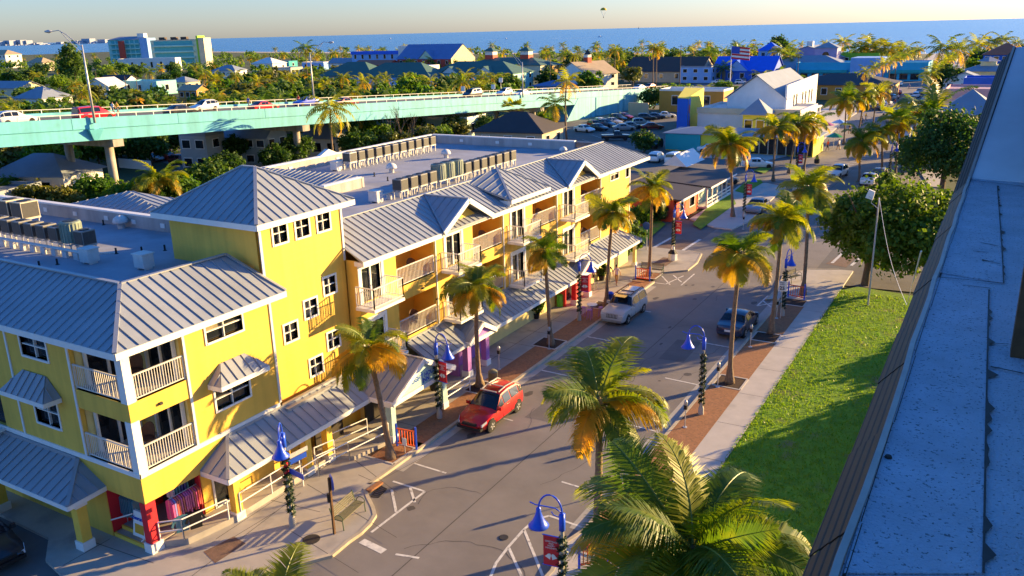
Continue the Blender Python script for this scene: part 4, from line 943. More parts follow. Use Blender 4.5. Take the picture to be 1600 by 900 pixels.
def car_proto(kind, col, label, lowres=False, rails=False, grille='bars', name=None):
    L, Wd, H, st = SHAPES[kind]; hw = Wd/2; t = thing(name or 'car', label, 'car', (0,0,0))
    mb = MB(); gl = []; rings = []
    for x, wf, zb, zl, zr in st:
        X = (x-.5)*L; w = hw*wf; top = zl if zr is None else zr
        wr = w*.93 if zr is None else w*(1-(.38 if kind in ('suv','sedan') else .30)*min(1, (zr-zl)/.75)); mid = zb+(zl-zb)*.55
        crown = .04 if zr is None else .03
        rings.append([V((X,-w*.90,zb)), V((X,-w*.985,zb+.12)), V((X,-w,mid)), V((X,-w*.965,zl-.01)), V((X,-wr,top-(.0 if zr is None else .04))), V((X,-wr*.6,top+crown*.7)), V((X,0,top+crown)),
                      V((X,wr*.6,top+crown*.7)), V((X,wr,top-(.0 if zr is None else .04))), V((X,w*.965,zl-.01)), V((X,w,mid)), V((X,w*.985,zb+.12)), V((X,w*.90,zb))])
    n = 13
    vs = [p for r_ in rings for p in r_]; fs = []
    for i in range(len(rings)-1):
        for k in range(n-1): fs.append((i*n+k, (i+1)*n+k, (i+1)*n+k+1, i*n+k+1))
        fs.append((i*n+n-1, (i+1)*n+n-1, (i+1)*n, i*n))
    fs += [tuple(range(n)), tuple((len(rings)-1)*n+k for k in range(n))[::-1]]
    mb.add(vs, fs); body = mb.build('body', col, t, False)
    me = body.data; me.polygons.foreach_set('use_smooth', [len(p.vertices) == 4 for p in me.polygons])
    try: me.set_sharp_from_angle(angle=math.radians(32))
    except Exception: pass
    # glazing follows the body skin: side windows, windscreen, rear window
    cab = [i for i, s in enumerate(st) if s[4] is not None]
    def skin(i0, i1, k0, k1, u0, u1, v0, v1, off=.012):
        a, b, c, d = rings[i0][k0], rings[i1][k0], rings[i1][k1], rings[i0][k1]
        def P(u, v): return (a.lerp(b, u)).lerp(d.lerp(c, u), v)
        q = [P(u0,v0), P(u1,v0), P(u1,v1), P(u0,v1)]; nn = (q[1]-q[0]).cross(q[3]-q[0])
        if nn.length < 1e-6: nn = (q[2]-q[1]).cross(q[0]-q[1])
        nn.normalize(); cen = sum(q, V())/4-V((0,0,H*.5))
        if nn.dot(cen) < 0: nn = -nn
        return [p+nn*off for p in q], nn
    def glazing(cells, nm):
        g = MB()
        for q, nn in cells: g.slab(q, nn*.006)
        return g.build(nm, 'glass', t)
    side = [i for i in cab if st[i][4]-st[i][3] > .2]
    for s0, s1 in ((3,4),(9,8)):
        cells = []
        for a, b in zip(side, side[1:]): cells.append(skin(a, b, s0, s1, .06, .94, .1, .86))
        if lowres: glazing(cells, 'side_window')
        else:
            for c_ in cells: glazing([c_], 'side_window')
            a = side[-1]
            if a+1 < len(st) and st[a+1][4]: glazing([skin(a, a+1, s0, s1, .04, .72, .1, .8)], 'side_window')
    a = side[-1]; glazing([skin(a, a+1, k_, k_+1, .06, .95, .1 if k_ == 4 else 0, .9 if k_ == 7 else 1, .012) for k_ in (4,5,6,7)], 'windscreen')
    a = side[0]; glazing([skin(a-1, a, k_, k_+1, .12, .9, .12 if k_ == 4 else 0, .88 if k_ == 7 else 1, .012) for k_ in (4,5,6,7)], 'rear_window')
    wr_, wx_ = (.34 if kind != 'pickup' else .4), (.185*L, .81*L)
    wheel_me = rim_me = None
    for xx in wx_:
        for s in (-1, 1):
            y = s*hw*.985; x = xx-L/2
            if lowres:
                w = MB(); w.tube([(x,y-s*.22,wr_),(x,y+s*.01,wr_)], wr_, 10); w.build('wheel', 'rubber', t)
            else:
                arch = MB(); arch.tube([(x,y-s*.25,wr_+.02),(x,y+s*.004,wr_+.02)], wr_+.06, 16); arch.build('wheel_arch', 'black', t)
                w = MB(); w.tube([(x,y-s*.22,wr_),(x,y-s*.03,wr_),(x,y+s*.02,wr_)], [wr_,wr_,wr_*.94], 18); wo_ = w.build('wheel', 'rubber', t, False)
                w = MB(); w.tube([(x,y+s*.015,wr_),(x,y+s*.032,wr_)], wr_*.60, 14)
                rim = w.build('rim', 'rim', wo_)
                w = MB()
                for k in range(5):
                    a_ = 2*PI*k/5; c_, s_ = math.cos(a_), math.sin(a_); w.bar((x+c_*.06,y+s*.036,wr_+s_*.06),(x+c_*wr_*.58,y+s*.036,wr_+s_*wr_*.58), .05, .02, (0,1,0))
                w.build('wheel_slots', 'black', wo_) if k < 0 else w.build('spokes', 'galv', wo_)
    if lowres: return t
    f = rings[-3]; F = rings[-2]; b0 = rings[1]; xf = L/2
    for s, k in ((-1, 3), (1, 9)):
        p0, p1 = rings[-3][k], rings[-2][k]; q = [p0+V((0,0,-.02)), p1+V((0,0,.0)), rings[-2][6].lerp(p1, .55)+V((.03,0,-.12)), p1.lerp(p0, .0)+V((0.02,0,-.17)), p0+V((0,0,-.15))]
        cen = sum(q, V())/5; g = MB(); g.slab([p+V((.012, s*.012, .012)) for p in q], V((.012, s*.01, .008))); g.build('headlight', 'headlight', t)
        p0 = rings[1][k]; g = MB(); y0 = p0.y; zt_ = p0.z-.04; g.slab([(-L/2-.012, y0-s*.46, zt_-.20), (-L/2-.012, y0-s*.06, zt_-.24), (-L/2+.09, y0+s*.02, zt_-.24), (-L/2+.16, y0+s*.02, zt_-.02), (-L/2+.06, y0-s*.06, zt_), (-L/2+.05, y0-s*.46, zt_-.02)], (.05,0,0)); g.build('tail_light', 'taillight', t)
        mx = rings[side[-1]+1][k]; g = MB(); g.box(mx.x-.28, mx.x-.14, mx.y+s*.02, mx.y+s*.22, mx.z+.02, mx.z+.2); g.build('mirror', col, t)
    for s in (-1, 1):
        for xx in ([-.16*L, .04*L, .20*L] if kind != 'pickup' else [.0, .14*L]):
            g = MB(); g.bar((xx, s*hw*1.001, .36), (xx+.02, s*hw*.972, st[4][3]-.02), .014, .014); g.build('door_seam', 'black', t)
        for xx in (-.10*L, .10*L): g = MB(); g.box(xx-.09, xx+.09, s*hw*.985, s*(hw*1.0+.015), st[4][3]-.16, st[4][3]-.12); g.build('door_handle', col, t)
    fx = rings[-2][2].x; g = MB(); g.box(fx-.02, xf+.03, -hw*.46, hw*.46, .50 if kind != 'box' else .60, .64 if kind != 'box' else .86); go = g.build('grille', 'black', t)
    if grille == 'slots':
        g = MB()
        for k in range(8): y = -hw*.42+hw*.84*k/7; g.box(fx, xf+.045, y-.03, y+.03, .64, .86)
        g.build('grille_bars', col, go)
    g = MB(); g.box(fx-.03, xf+.05, -hw*.8, hw*.8, .3, .44); g.build('front_bumper', 'black' if kind != 'box' else 'acgrey', t)
    rx = rings[1][2].x; g = MB(); g.box(-L/2-.03, rx+.05, -hw*.82, hw*.82, .34, .5); g.build('rear_bumper', 'black' if kind == 'suv' else col, t)
    g = MB(); g.box(-L/2-.05, -L/2-.03, -.26, .26, .56, .7); g.build('licence_plate', 'white', t)
    g = MB()
    for s in (-1, 1): g.box(-L*.28, L*.28, s*hw*.96, s*(hw*1.003), .27, .36)
    g.build('sill', 'black', t)
    if rails:
        g = MB()
        for s in (-1, 1):
            for a, b in zip(side, side[1:]): g.bar(rings[a][5]+V((0,s*.16,.06)) if s > 0 and False else V((rings[a][5].x, s*abs(rings[a][5].y)*1.35, rings[a][5].z+.05)), V((rings[b][5].x, s*abs(rings[b][5].y)*1.35, rings[b][5].z+.05)), .05)
        for x in (-.6,.2): g.box(x-.03, x+.03, -hw*.55, hw*.55, H+.05, H+.09)
        g.build('roof_rails', 'black' if rails == 1 else 'galv', t)
        if rails == 1: g = MB(); g.box(.05+.2, .75+.2, -.42, .42, H+.005, H+.035); g.build('sunroof', 'glass', t)
    return t
def put(t, px, head, side=None, z=0.0):
    """place on the ground under pixel px (centre of the footprint); head = direction of travel, radians from +X"""
    g = G(*px) if isinstance(px, tuple) and len(px) == 2 and px[0] > 5 else V(px); t.location = (g.x, g.y, z); t.rotation_euler = (0,0,head); return t
DOWN, UP = -PI/2, PI/2
c = car_proto('suv', 'car_red', 'shiny red crossover parked by the left kerb facing the camera', rails=2); c.location = (-22.15, 34.9, 0); c.rotation_euler = (0,0,DOWN)
c = car_proto('box', 'car_silver', 'silver boxy off-roader with roof rack parked at the left kerb', rails=1, grille='slots'); c.location = (-22.3, 53.6, 0); c.rotation_euler = (0,0,DOWN)
c = car_proto('sedan', 'car_navy', 'dark sedan with red tail lights parked at the right kerb'); g = G(1160,512); c.location = (-14.3, 54.6, 0); c.rotation_euler = (0,0,UP)
c = car_proto('sedan', 'car_black', 'dark car cut off by the lower left corner of the view'); c.location = (-34.3, 14.6, 0); c.rotation_euler = (0,0,-.12)
wh = car_proto('suv', 'car_white', 'white car driving towards the camera at the junction'); put(wh, (1308,276), DOWN-.15)
PR = {}
def proto(kind, col):
    if (kind, col) not in PR:
        PR[kind, col] = car_proto(kind, col, 'x', True); PR[kind, col]['_'] = 1
    return PR[kind, col]
used = set()
def put_car(kind, col, loc, head, label, group, z=0, scale=None):
    p = proto(kind, col); k = (kind, col)
    if k not in used: used.add(k); t = p; del t['_']; t['label'] = label; t['group'] = group
    else: t = copy_tree(p, None, None, label, group)
    t.location = (loc[0], loc[1], z); t.rotation_euler = (0,0,head); t['category'] = 'car'; return t
GP = 'cars in the car park under the bridge'; GS = 'cars along the street'; GV = 'cars by the cottage'
for kind, col, px, hd, lb in [
  ('suv','car_white',(940,196),-.6,'white people carrier at the far left of the car park'), ('suv','car_red',(930,200),-.6,'red car beside the white people carrier in the car park'),
  ('sedan','car_white',(913,206),-.3,'white car nearest the shrub in the car park'), ('sedan','car_black',(934,204),-.3,'black car second in the left car park row'), ('suv','car_grey',(948,198),-.3,'grey hatchback third in the left car park row'),
  ('sedan','car_pewter',(957,194),-.3,'pewter car in the middle of the left car park row'), ('suv','car_black',(966,189),-.3,'black hatchback below the teal abutment'), ('sedan','car_maroon',(975,186),-.3,'maroon car at the end of the left car park row'),
  ('pickup','car_black',(962,219),.5,'black pickup truck behind the yellow building roof'), ('sedan','car_pewter',(975,204),.6,'pewter sedan in the middle row with its nose out'), ('sedan','car_grey',(986,201),.6,'grey sedan beside the pewter one in the middle row'), ('suv','car_pewter',(1003,196),.6,'pale hatchback at the top of the middle row'), ('sedan','car_maroon',(1019,202),.6,'dark red sedan behind the green bush'),
  ('suv','car_black',(1011,188),.4,'black hatchback in the back row'), ('sedan','car_navy',(1024,186),.4,'navy sedan in the back row'), ('sedan','car_white',(1040,184),.4,'white sedan at the right of the back row'),
  ('suv','car_black',(1023,231),DOWN,'black off-roader facing the yard by the green bin'), ('suv','car_navy',(1054,232),DOWN,'navy off-roader under the teal mural wall'), ('box','car_black',(1085,232),.2,'black open off-roader by the yellow wall'),
  ('suv','car_white',(1027,252),UP,'white hatchback behind the black flat roof'), ('van','car_white',(1055,254),UP,'white van behind the black flat roof'), ('sedan','car_pewter',(1128,288),.9,'pale sedan by the cottage verandah'), ('sedan','car_white',(1184,262),.3,'white sedan at the grass verge'),
  ('sedan','car_white',(1112,238),.2,'white sedan half hidden behind the palm by the yellow wall')]:
    put_car(kind, col, G(*px), hd, lb, GP if px[0] < 1045 and px[1] < 225 else GV)
for kind, col, px, hd, lb in [('sedan','car_white',(1255,298),UP,'white car behind the palm fronds on the left kerb'), ('sedan','car_pewter',(1183,330),DOWN,'pale car parked by the left verge lamp'), ('suv','car_grey',(1375,280),UP,'grey hatchback at the right kerb by the round tree'), ('sedan','car_white',(1358,287),UP,'white car roof showing over the round tree'), ('suv','car_white',(1462,322),UP,'white hatchback between the two dark trees')]:
    put_car(kind, col, G(*px), hd, lb, GS)
rr = random.Random(4); cols = ['car_white','car_white','car_pewter','car_black','car_grey','car_red','car_navy']
for i in range(7):
    y = 192+i*13; put_car(rr.choice(['sedan','suv']), rr.choice(cols[:4]), (-21.0-.025*(y-190), y), UP, f'car in the right kerb row of the far street, {["nearest","second","third","fourth","fifth","sixth","farthest"][i]} from the junction', 'cars parked along the far street')
for i in range(8):
    px = (1372+9*(i % 4)-3*(i//4), 158-8*(i % 4)+14*(i//4)); cc = rr.choice(cols); put_car(rr.choice(['sedan','suv']), cc, G(*px), 2.6, f'{cc[4:]} car in the yard beside the cyan shop, {["first","second","third","fourth"][i % 4]} in the {["near","rear"][i//4]} row', 'cars beside the cyan building')
for i in range(16):
    px = (1108+rr.random()*45, 116+rr.random()*18) if i < 6 else (1100+rr.random()*50, 96+rr.random()*12) if i < 12 else (1150+rr.random()*30, 118+rr.random()*22)
    cc = rr.choice(cols); put_car(rr.choice(['sedan','suv']), cc, G(*px), rr.choice([.4,2.0]), f'{cc[4:]} car in the beach car park, ' + ('%s of its front row' if i < 6 else '%s of its rear row' if i < 12 else '%s by the yellow palms') % ['first','second','third','fourth','fifth','sixth'][i % 6], 'cars in the beach car park')
# ================================================================== STREET FURNITURE
GA = 'blue bell street lamps wrapped in garland'
def lamp(b, armdir, label, H=4.45, banner=True, garland=True, big=False, planter=False, sgn=1):
    t = thing('street_lamp', label, 'street lamp', (b.x, b.y, .12), GA); x, y, z = b.x, b.y, .12; d = V(armdir).normalized(); e = V((-d.y, d.x, 0))
    zb = .75 if planter else 0
    mb = MB(); mb.lathe([(.16,zb),(.15,zb+.35),(.10,zb+.5),(.075,zb+.6),(.062,H-.5)], (x,y,z), 10); mb.build('pole', 'concrete' if not planter else 'white', t, True)
    top = V((x,y,z+H))
    mb = MB(); mb.box(x-.08,x+.08,y-.08,y+.08,z+H-.75,z+H-.1); pts = []
    for i in range(13): a = PI-PI*i/12*1.02; pts.append(top+d*(.42+.42*math.cos(a))+V((0,0,-.1+.62*math.sin(a))))
    mb.tube([top-V((0,0,.5))]+pts, .032, 8); mb.tube([top+d*-.05-V((0,0,.12)), top+d*.25+V((0,0,.06)), top+d*.95+V((0,0,.05)), top+d*1.15+V((0,0,.12))], .022, 6)
    mb.tube([top+d*.12-V((0,0,.25)), top+d*.3-V((0,0,.22)), top+d*.38-V((0,0,.1))], .02, 6); mb.build('arm', 'blue', t, True)
    mb = MB(); c_ = top+d*.84; mb.lathe([(.03,-.02),(.085,-.06),(.09,-.22),(.13,-.34),(.2,-.5),(.27,-.62),(.36,-.72),(.35,-.75),(.0,-.70)], c_, 18); mb.build('bell_shade', 'blue', t, True)
    mb = MB(); mb.lathe([(.0,-.76),(.09,-.74),(.08,-.68)], c_, 8); mb.build('bulb', 'white', t)
    if banner:
        mb = MB(); q = top+d*.12; zb2 = H-1.05
        p0 = V((x,y,z))+d*.12; n_ = e*.012
        mb.slab([p0+V((0,0,zb2-1.15)), p0+d*.56+V((0,0,zb2-1.15)), p0+d*.56+V((0,0,zb2)), p0+V((0,0,zb2))], n_)
        bo = mb.build('banner', 'red', t); mb = MB()
        for zz in (zb2+.01, zb2-1.16): mb.bar(V((x,y,z+zz)), p0+d*.6+V((0,0,zz)), .03)
        mb.build('banner_bracket', 'blue', bo)
        for s in (1,-1):
            cdir = V((0,-1,0)); rgt = d if (d.cross(V((0,0,1))).dot(e*s*-1) < 0) else -d
            rgt = d*s if False else (d if (d.cross(V((0,0,1)))).dot(e*s) > 0 else -d)
            org = p0+d*.28+e*(.018 if s > 0 else -.006)
            text_mesh('GREETINGS\nAND\nHAPPY\nHOLIDAYS', .085, 'white', bo, face_mtx(org+V((0,0,zb2-.34)), rgt, (0,0,1)))
            m2 = MB()
            for k in (-1, 1):
                o_ = org+rgt*(.085*k)+V((0,0,zb2-.78)); nrm = e*s*.004; tl = V((0,0,1))*math.cos(.5)+rgt*(-k*math.sin(.5)); sd = tl.cross(e).normalized()
                m2.slab([o_+tl*a+sd*b_ for a, b_ in ((-.1,-.11),(-.1,.11),(-.05,.085),(.06,.06),(.11,.0),(.06,-.06),(-.05,-.085))], nrm)
            m2.build('bell_emblem', 'white', bo)
    if garland:
        mb = MB(); r = random.Random(int(b.x*7+b.y*3)); z0 = zb+.55; n = 720
        for i in range(n):
            u = i/n; a = u*2*PI*9; rr_ = .10+.03*r.random(); c0_ = V((x+math.cos(a)*rr_, y+math.sin(a)*rr_, z+z0+(H-1.0-z0)*u+r.gauss(0,.04)))
            for _ in range(2):
                v1 = V((r.gauss(0,1), r.gauss(0,1), r.gauss(0,1))).normalized(); v2 = v1.cross(V((r.random(), r.random(), 1))).normalized(); s_ = .05+.06*r.random(); mb.add([c0_, c0_+v1*s_+v2*.03, c0_+v1*s_*1.6, c0_+v1*s_-v2*.03], [(0,1,2,3)])
        mb.build('garland', [GARL], t)
    if planter:
        mb = MB(); mb.lathe([(.0,0),(.42,0),(.42,.62),(.36,.66),(0,.66)], (x,y,z), 8); mb.build('planter_base', 'white', t); mb = MB(); mb.lathe([(.46,.62),(.2,.95),(.0,.95)], (x,y,z), 8); mb.build('planter_hood', 'black', t)
    return t
lamp(G(458,825), (.6,-.8,0), 'blue street lamp with street name signs at the lower left corner', banner=False)
lamp(G(687,656), (1,-.15,0), 'blue street lamp with red banner beside the red crossover', 4.4)
lamp(G(905,503), (.9,.3,0), 'blue street lamp in front of the red porch', 4.4)
lamp(G(1095,650), (-1,-.12,0), 'blue street lamp without banner on the right paver strip', 4.45, banner=False)
lamp(V((-11.2,21.85,0)), (-1,-.15,0), 'large blue street lamp with red banner nearest the camera', 4.55)
lamp(G(1222,496), (.2,1,0), 'lamp post behind the speed limit sign', 4.3, banner=False)
lamp(G(1051,408), (1,.1,0), 'garland lamp on a white planter base at the left corner', 4.6, planter=True)
lamp(G(1162,340), (1,.1,0), 'blue street lamp with banner at the left grass verge', 4.6)
lamp(G(1243,285), (.9,.2,0), 'blue street lamp with banner between the far palms', 4.6); lamp(G(1388,285), (.5,.6,0), 'blue street lamp beside the dark tree on the right', 4.6, banner=False)
# items fixed to posts
b = G(458,825); t = thing('street_sign', 'pair of blue street name signs fixed below the corner lamp', 'street sign', (b.x,b.y,.12))
mb = MB(); mb.bar((b.x+.05,b.y+.1,3.05),(b.x+.15,b.y+1.05,3.05), .03, .24); mb.build('name_plate', 'signblue', t); mb = MB(); mb.bar((b.x+.1,b.y+.05,2.75),(b.x+1.05,b.y-.1,2.75), .03, .24); mb.build('name_plate', 'signblue', t); mb = MB(); mb.bar((b.x+.05,b.y+.1,3.3),(b.x+.15,b.y+1.15,3.3), .03, .2); mb.build('name_plate', 'galv', t)
mb = MB(); mb.lathe([(.09,2.62),(.095,3.6),(.09,3.6)], (b.x,b.y,0), 10); mb.build('red_ribbon', 'red', t)
b = G(523,838); t = thing('road_sign', 'blue backed octagonal sign on a brown post near the kerb corner', 'road sign', (b.x,b.y,.12)); d = V((-.55,-.83,0)); e = V((-d.y,d.x,0))
mb = MB(); mb.bar((b.x,b.y,.12),(b.x,b.y,2.75), .09, .09); mb.build('post', 'wood', t)
mb = MB(); c_ = V((b.x,b.y,2.5))-d*.07; mb.slab([c_+e*.36*math.cos(PI/8+k*PI/4)+V((0,0,.36*math.sin(PI/8+k*PI/4))) for k in range(8)], -d*.03); mb.build('sign_plate', 'signblue', t)
mb = MB(); mb.bar((b.x-.1,b.y,1.6),(b.x-.1,b.y,2.0), .14, .1); mb.build('post_box', 'black', t)
b = G(1218,500); t = thing('speed_sign', 'white speed limit 25 sign on a thin post by the right kerb', 'road sign', (b.x,b.y,.12))
q = FY(1222.5,447,b.y); mb = MB(); mb.tube([(q.x,b.y+.05,.12),(q.x,b.y+.05,q.z+.3)], .03, 6); mb.build('post', 'galv', t)
mb = MB(); mb.box(q.x-.3,q.x+.3,b.y-.01,b.y+.02,q.z-.36,q.z+.36); sp = mb.build('sign_plate', 'white', t)
fm = lambda z: face_mtx((q.x,b.y-.014,q.z+z), (1,0,0), (0,0,1))
text_mesh('SPEED', .13, 'black', t, fm(.25)); text_mesh('LIMIT', .13, 'black', t, fm(.11)); text_mesh('25', .36, 'black', t, fm(-.16), bold=.01)
def meter(b, label):
    t = thing('parking_meter', label, 'parking meter', (b.x,b.y,.12), 'parking meters'); x, y = b.x, b.y
    mb = MB(); mb.tube([(x,y,.12),(x,y,1.2)], .03, 8); mb.lathe([(.12,.12),(.12,.15),(.03,.16)], (x,y,0), 10); mb.build('post', 'galv', t)
    mb = MB(); mb.box(x-.08,x+.08,y-.07,y+.07,1.15,1.38); mb.build('coin_box', 'black', t)
    mb = MB(); mb.lathe([(.07,1.38),(.1,1.45),(.1,1.55),(.06,1.64),(0,1.66)], (x,y,0), 10); mb.build('head', 'steel', t, True)
for p, lb in [((780,580),'parking meter behind the red crossover'), ((858,548),'parking meter against the orange brown palm'), ((928,455),'parking meter beyond the silver off-roader'), ((997,759),'parking meter nearest the big palm'), ((1070,671),'parking meter left of the banner-less lamp'), ((1121,608),'parking meter just before the palm behind the sedan'), ((1172,545),'parking meter beside the sedan tail'), ((1213,500),'parking meter by the speed sign'), ((1161,360),'parking meter at the verge lamp')]:
    meter(G(*p), lb)
def bench(c, ang, label, L=1.6):
    t = thing('bench', label, 'bench', (c.x,c.y,.12), 'metal benches'); m = Matrix.Translation((c.x,c.y,.12)) @ Matrix.Rotation(ang, 4, 'Z'); off = (c.x,c.y,.12)
    for i in range(6): mb = MB(); mb.box(-L/2,L/2,-.22+.08*i,-.165+.08*i,.43,.46); mb.xf(m).build('slat', 'slat', t)
    for i in range(5): mb = MB(); mb.bar((-L/2,.28+.025*i,.52+.08*i),(L/2,.28+.025*i,.52+.08*i), .02, .055); mb.xf(m).build('slat', 'slat', t)
    for x in (-L/2,L/2):
        mb = MB(); mb.tube([(x,-.25,0),(x,-.22,.44),(x,.26,.44),(x,.40,.92)], .025, 6); mb.tube([(x,.3,0),(x,.24,.44)], .025, 6); mb.tube([(x,-.22,.44)]+[(x,-.05+.24*math.cos(a),.44+.24*math.sin(a)) for a in (2.6,2,1.57,1,.5,0)], .02, 6); mb.xf(m).build('end_frame', 'greenmetal', t)
bench(G(547,812,.12), PI/2+.1, 'green metal slatted bench behind the octagonal sign'); bench(G(1018,428,.12), .12, 'grey metal bench by the white lamp planter', 1.9); bench(G(1240,440,.12), 1.2, 'bench by the rack on the right pavement', 1.4)
def rack(c0, c1, label):
    t = thing('newspaper_rack', label, 'rack', (c0.x,c0.y,.12), 'blue and orange racks'); mb = MB()
    for p in (c0, c1): mb.tube([(p.x,p.y,.12),(p.x,p.y,1.35)], .055, 8)
    mb.build('post', 'blue', t); mb = MB()
    for z in (.3,1.1): mb.bar((c0.x,c0.y,z),(c1.x,c1.y,z), .06)
    for i in range(1,7): a = c0.lerp(c1, i/7); mb.bar((a.x,a.y,.3),(a.x,a.y,1.1), .035)
    mb.build('rack_panel', 'orange', t); return t
r1a, r1b = G(621,700), G(651,706); rack(r1a, r1b, 'orange rack between blue posts by the leaning palm'); rack(G(993,439), G(1015,442), 'faded orange rack between blue posts by the far bench'); rack(G(1231,466), G(1256,471), 'orange rack between blue posts on the right pavement'); rack(G(905,893), G(950,885), 'orange rack between blue posts behind the nearest lamp')
t = thing('notice_sign', 'small white notice on a post in front of the rack', 'sign', G(633,708,.12)); g = G(633,708,.12); mb = MB(); mb.tube([(g.x,g.y,.12),(g.x,g.y,.9)], .02, 6); mb.build('post', 'galv', t); mb = MB(); mb.box(g.x-.13,g.x+.13,g.y-.02,g.y,.55,.95); mb.build('sign_plate', 'white', t)
def bin_(g, m, label, nm='litter_bin', h=1.0, r=.28):
    t = thing(nm, label, 'bin', (g.x,g.y,.12)); mb = MB(); mb.lathe([(0,.12),(r*.85,.12),(r,.2),(r,.12+h*.85),(r*1.05,.12+h*.86),(r*1.0,.12+h*.9)], (g.x,g.y,0), 14); mb.build('body', m, t, True); mb = MB(); mb.lathe([(r*1.02,.12+h*.9),(r*.6,.12+h),(0,.12+h*1.02)], (g.x,g.y,0), 14); mb.build('lid', m, t, True)
bin_(G(953,478), 'blue', 'blue litter bin behind the silver off-roader'); paint('bingreen', (.10,.42,.03)); bin_(G(875,481), 'bingreen', 'bright green bin by the red porch'); bin_(G(771,608), 'slat', 'olive green bin behind the red crossover', h=1.1)
# manholes, drains
for p, r, lb in (((487,847),.36,'round iron manhole cover on the corner pavement'), ((787,840),.2,'small round iron cover in the road')):
    g = G(*p); mb = MB(); mb.lathe([(0,0),(r,0),(r,.018),(r*.9,.022),(0,.022)], (g.x,g.y,.125 if r > .3 else .004), 20); o = mb.build('manhole_cover', 'iron'); tag(o, lb, 'manhole cover')
mb = MB(); q = [G(*p,.01) for p in ((580,776),(592,777),(604,764),(594,759))]
for i in range(7): mb.bar(q[0].lerp(q[3], i/6), q[1].lerp(q[2], i/6), .06, .03)
mb.bar(q[0],q[3],.06,.03); mb.bar(q[1],q[2],.06,.03); tag(mb.build('storm_drain', 'iron'), 'iron storm drain grate at the red kerb', 'drain')
mb = MB(); a, b_ = G(576,768,.13), G(597,754,.13); mb.bar(a-V((.05,0,0)), b_-V((.05,0,0)), .26, .1); tag(mb.build('drain_hood', 'paver'), 'rusty red kerb hood over the storm drain', 'drain')
# shop goods at the red corner
def rack_cloth(x, y, z, n, cols, label, L=1.3, ax=(0,1)):
    t = thing('clothes_rack', label, 'clothes rack', (x,y,z)); r = random.Random(int(x*9+y)); a = V((ax[0],ax[1],0)); mb = MB(); mb.tube([V((x,y,z+1.45))-a*L/2, V((x,y,z+1.45))+a*L/2], .02, 6)
    for s in (-1,1): mb.tube([V((x,y,z))+a*s*L/2, V((x,y,z+1.45))+a*s*L/2], .02, 6)
    mb.build('frame', 'steel', t)
    for i in range(n):
        p = V((x,y,z+1.42))+a*L*(i/(n-1)-.5); m = MB(); b2 = V((a.y,-a.x,0)); h = .75+.25*r.random(); w = .22
        pts = [p+b2*-.06, p+b2*-w-V((0,0,.12)), p+b2*(-w*1.1)-V((0,0,h)), p+b2*(w*1.1)-V((0,0,h+.03)), p+b2*w-V((0,0,.12)), p+b2*.06]
        m.slab(pts, a*(.05+.03*r.random())); m.build('garment', r.choice(cols), t)
paint('c_pink',(.6,.10,.30)); paint('c_lilac',(.26,.22,.55)); paint('c_aqua',(.25,.55,.5)); paint('c_coral',(.6,.12,.1)); paint('c_teal',(.06,.2,.26))
rack_cloth(-27.95, 19.75, .42, 15, ['c_pink','c_lilac','c_coral','c_pink'], 'rack of pink and lilac dresses in the shop corner', 1.5); rack_cloth(-28.5, 20.0, 1.0, 8, ['c_aqua','c_lilac','white'], 'higher rack of mint and grey shirts behind the dresses', 1.0)
rack_cloth(-29.8, 18.5, .42, 8, ['c_teal'], 'rack of teal shirts on the shop steps', .8, (1,0))
t = thing('sandwich_board', 'white folding board reading clearance on the shop steps', 'sign', (-28.75,18.05,.42)); m_ = Matrix.Translation((-28.75,18.15,.42))
mb = MB(); mb.slab([(-.42,-.16,0),(.42,-.16,0),(.36,.0,1.1),(-.36,.0,1.1)], (0,.03,0)); mb.xf(m_).build('board', 'white', t)
mb = MB(); mb.slab([(-.42,.26,0),(.42,.26,0),(.36,.06,1.1),(-.36,.06,1.1)], (0,.03,0)); mb.xf(m_).build('board', 'white', t)
tl = V((0,.16,1.1)).normalized(); text_mesh('clearance', .23, 'signblue', t, face_mtx(V((-28.75,18.15-.055,.42+.8)), (1,0,0), tl), bold=.008)
M['sale'] = mat('sale', (.6,.33,.03), .5, .1, 6); mb = MB(); mb.slab([V((-28.75,18.15,.42))+V((sx*.28,-.168+.145*z,z*1.0)) for sx, z in ((-1,.15),(1,.15),(1,.55),(-1,.55))], (0,.012,0)); mb.build('price_card', 'sale', t)
for i, (x, y, z, c_) in enumerate(((-27.25,18.95,.95,'c_teal'),(-26.95,19.4,.95,'black'))):
    t = thing('hanging_shirt', 'black shirt hung on the shop hand rail' if i else 'dark teal shirt hung on the shop hand rail', 'shirt', (x,y,z)); d = V((.42,.9,0)).normalized(); mb = MB(); n_ = V((d.y,-d.x,0)); p = V((x,y,z+.42)); mb.slab([p-d*.08, p-d*.28-V((0,0,.06)), p-d*.42-V((0,0,.42)), p-d*.33-V((0,0,.45)), p-d*.24-V((0,0,.2)), p-d*.24-V((0,0,.75)), p+d*.24-V((0,0,.75)), p+d*.24-V((0,0,.2)), p+d*.33-V((0,0,.45)), p+d*.42-V((0,0,.42)), p+d*.28-V((0,0,.06)), p+d*.08], n_*.04); mb.build('fabric', c_, t)
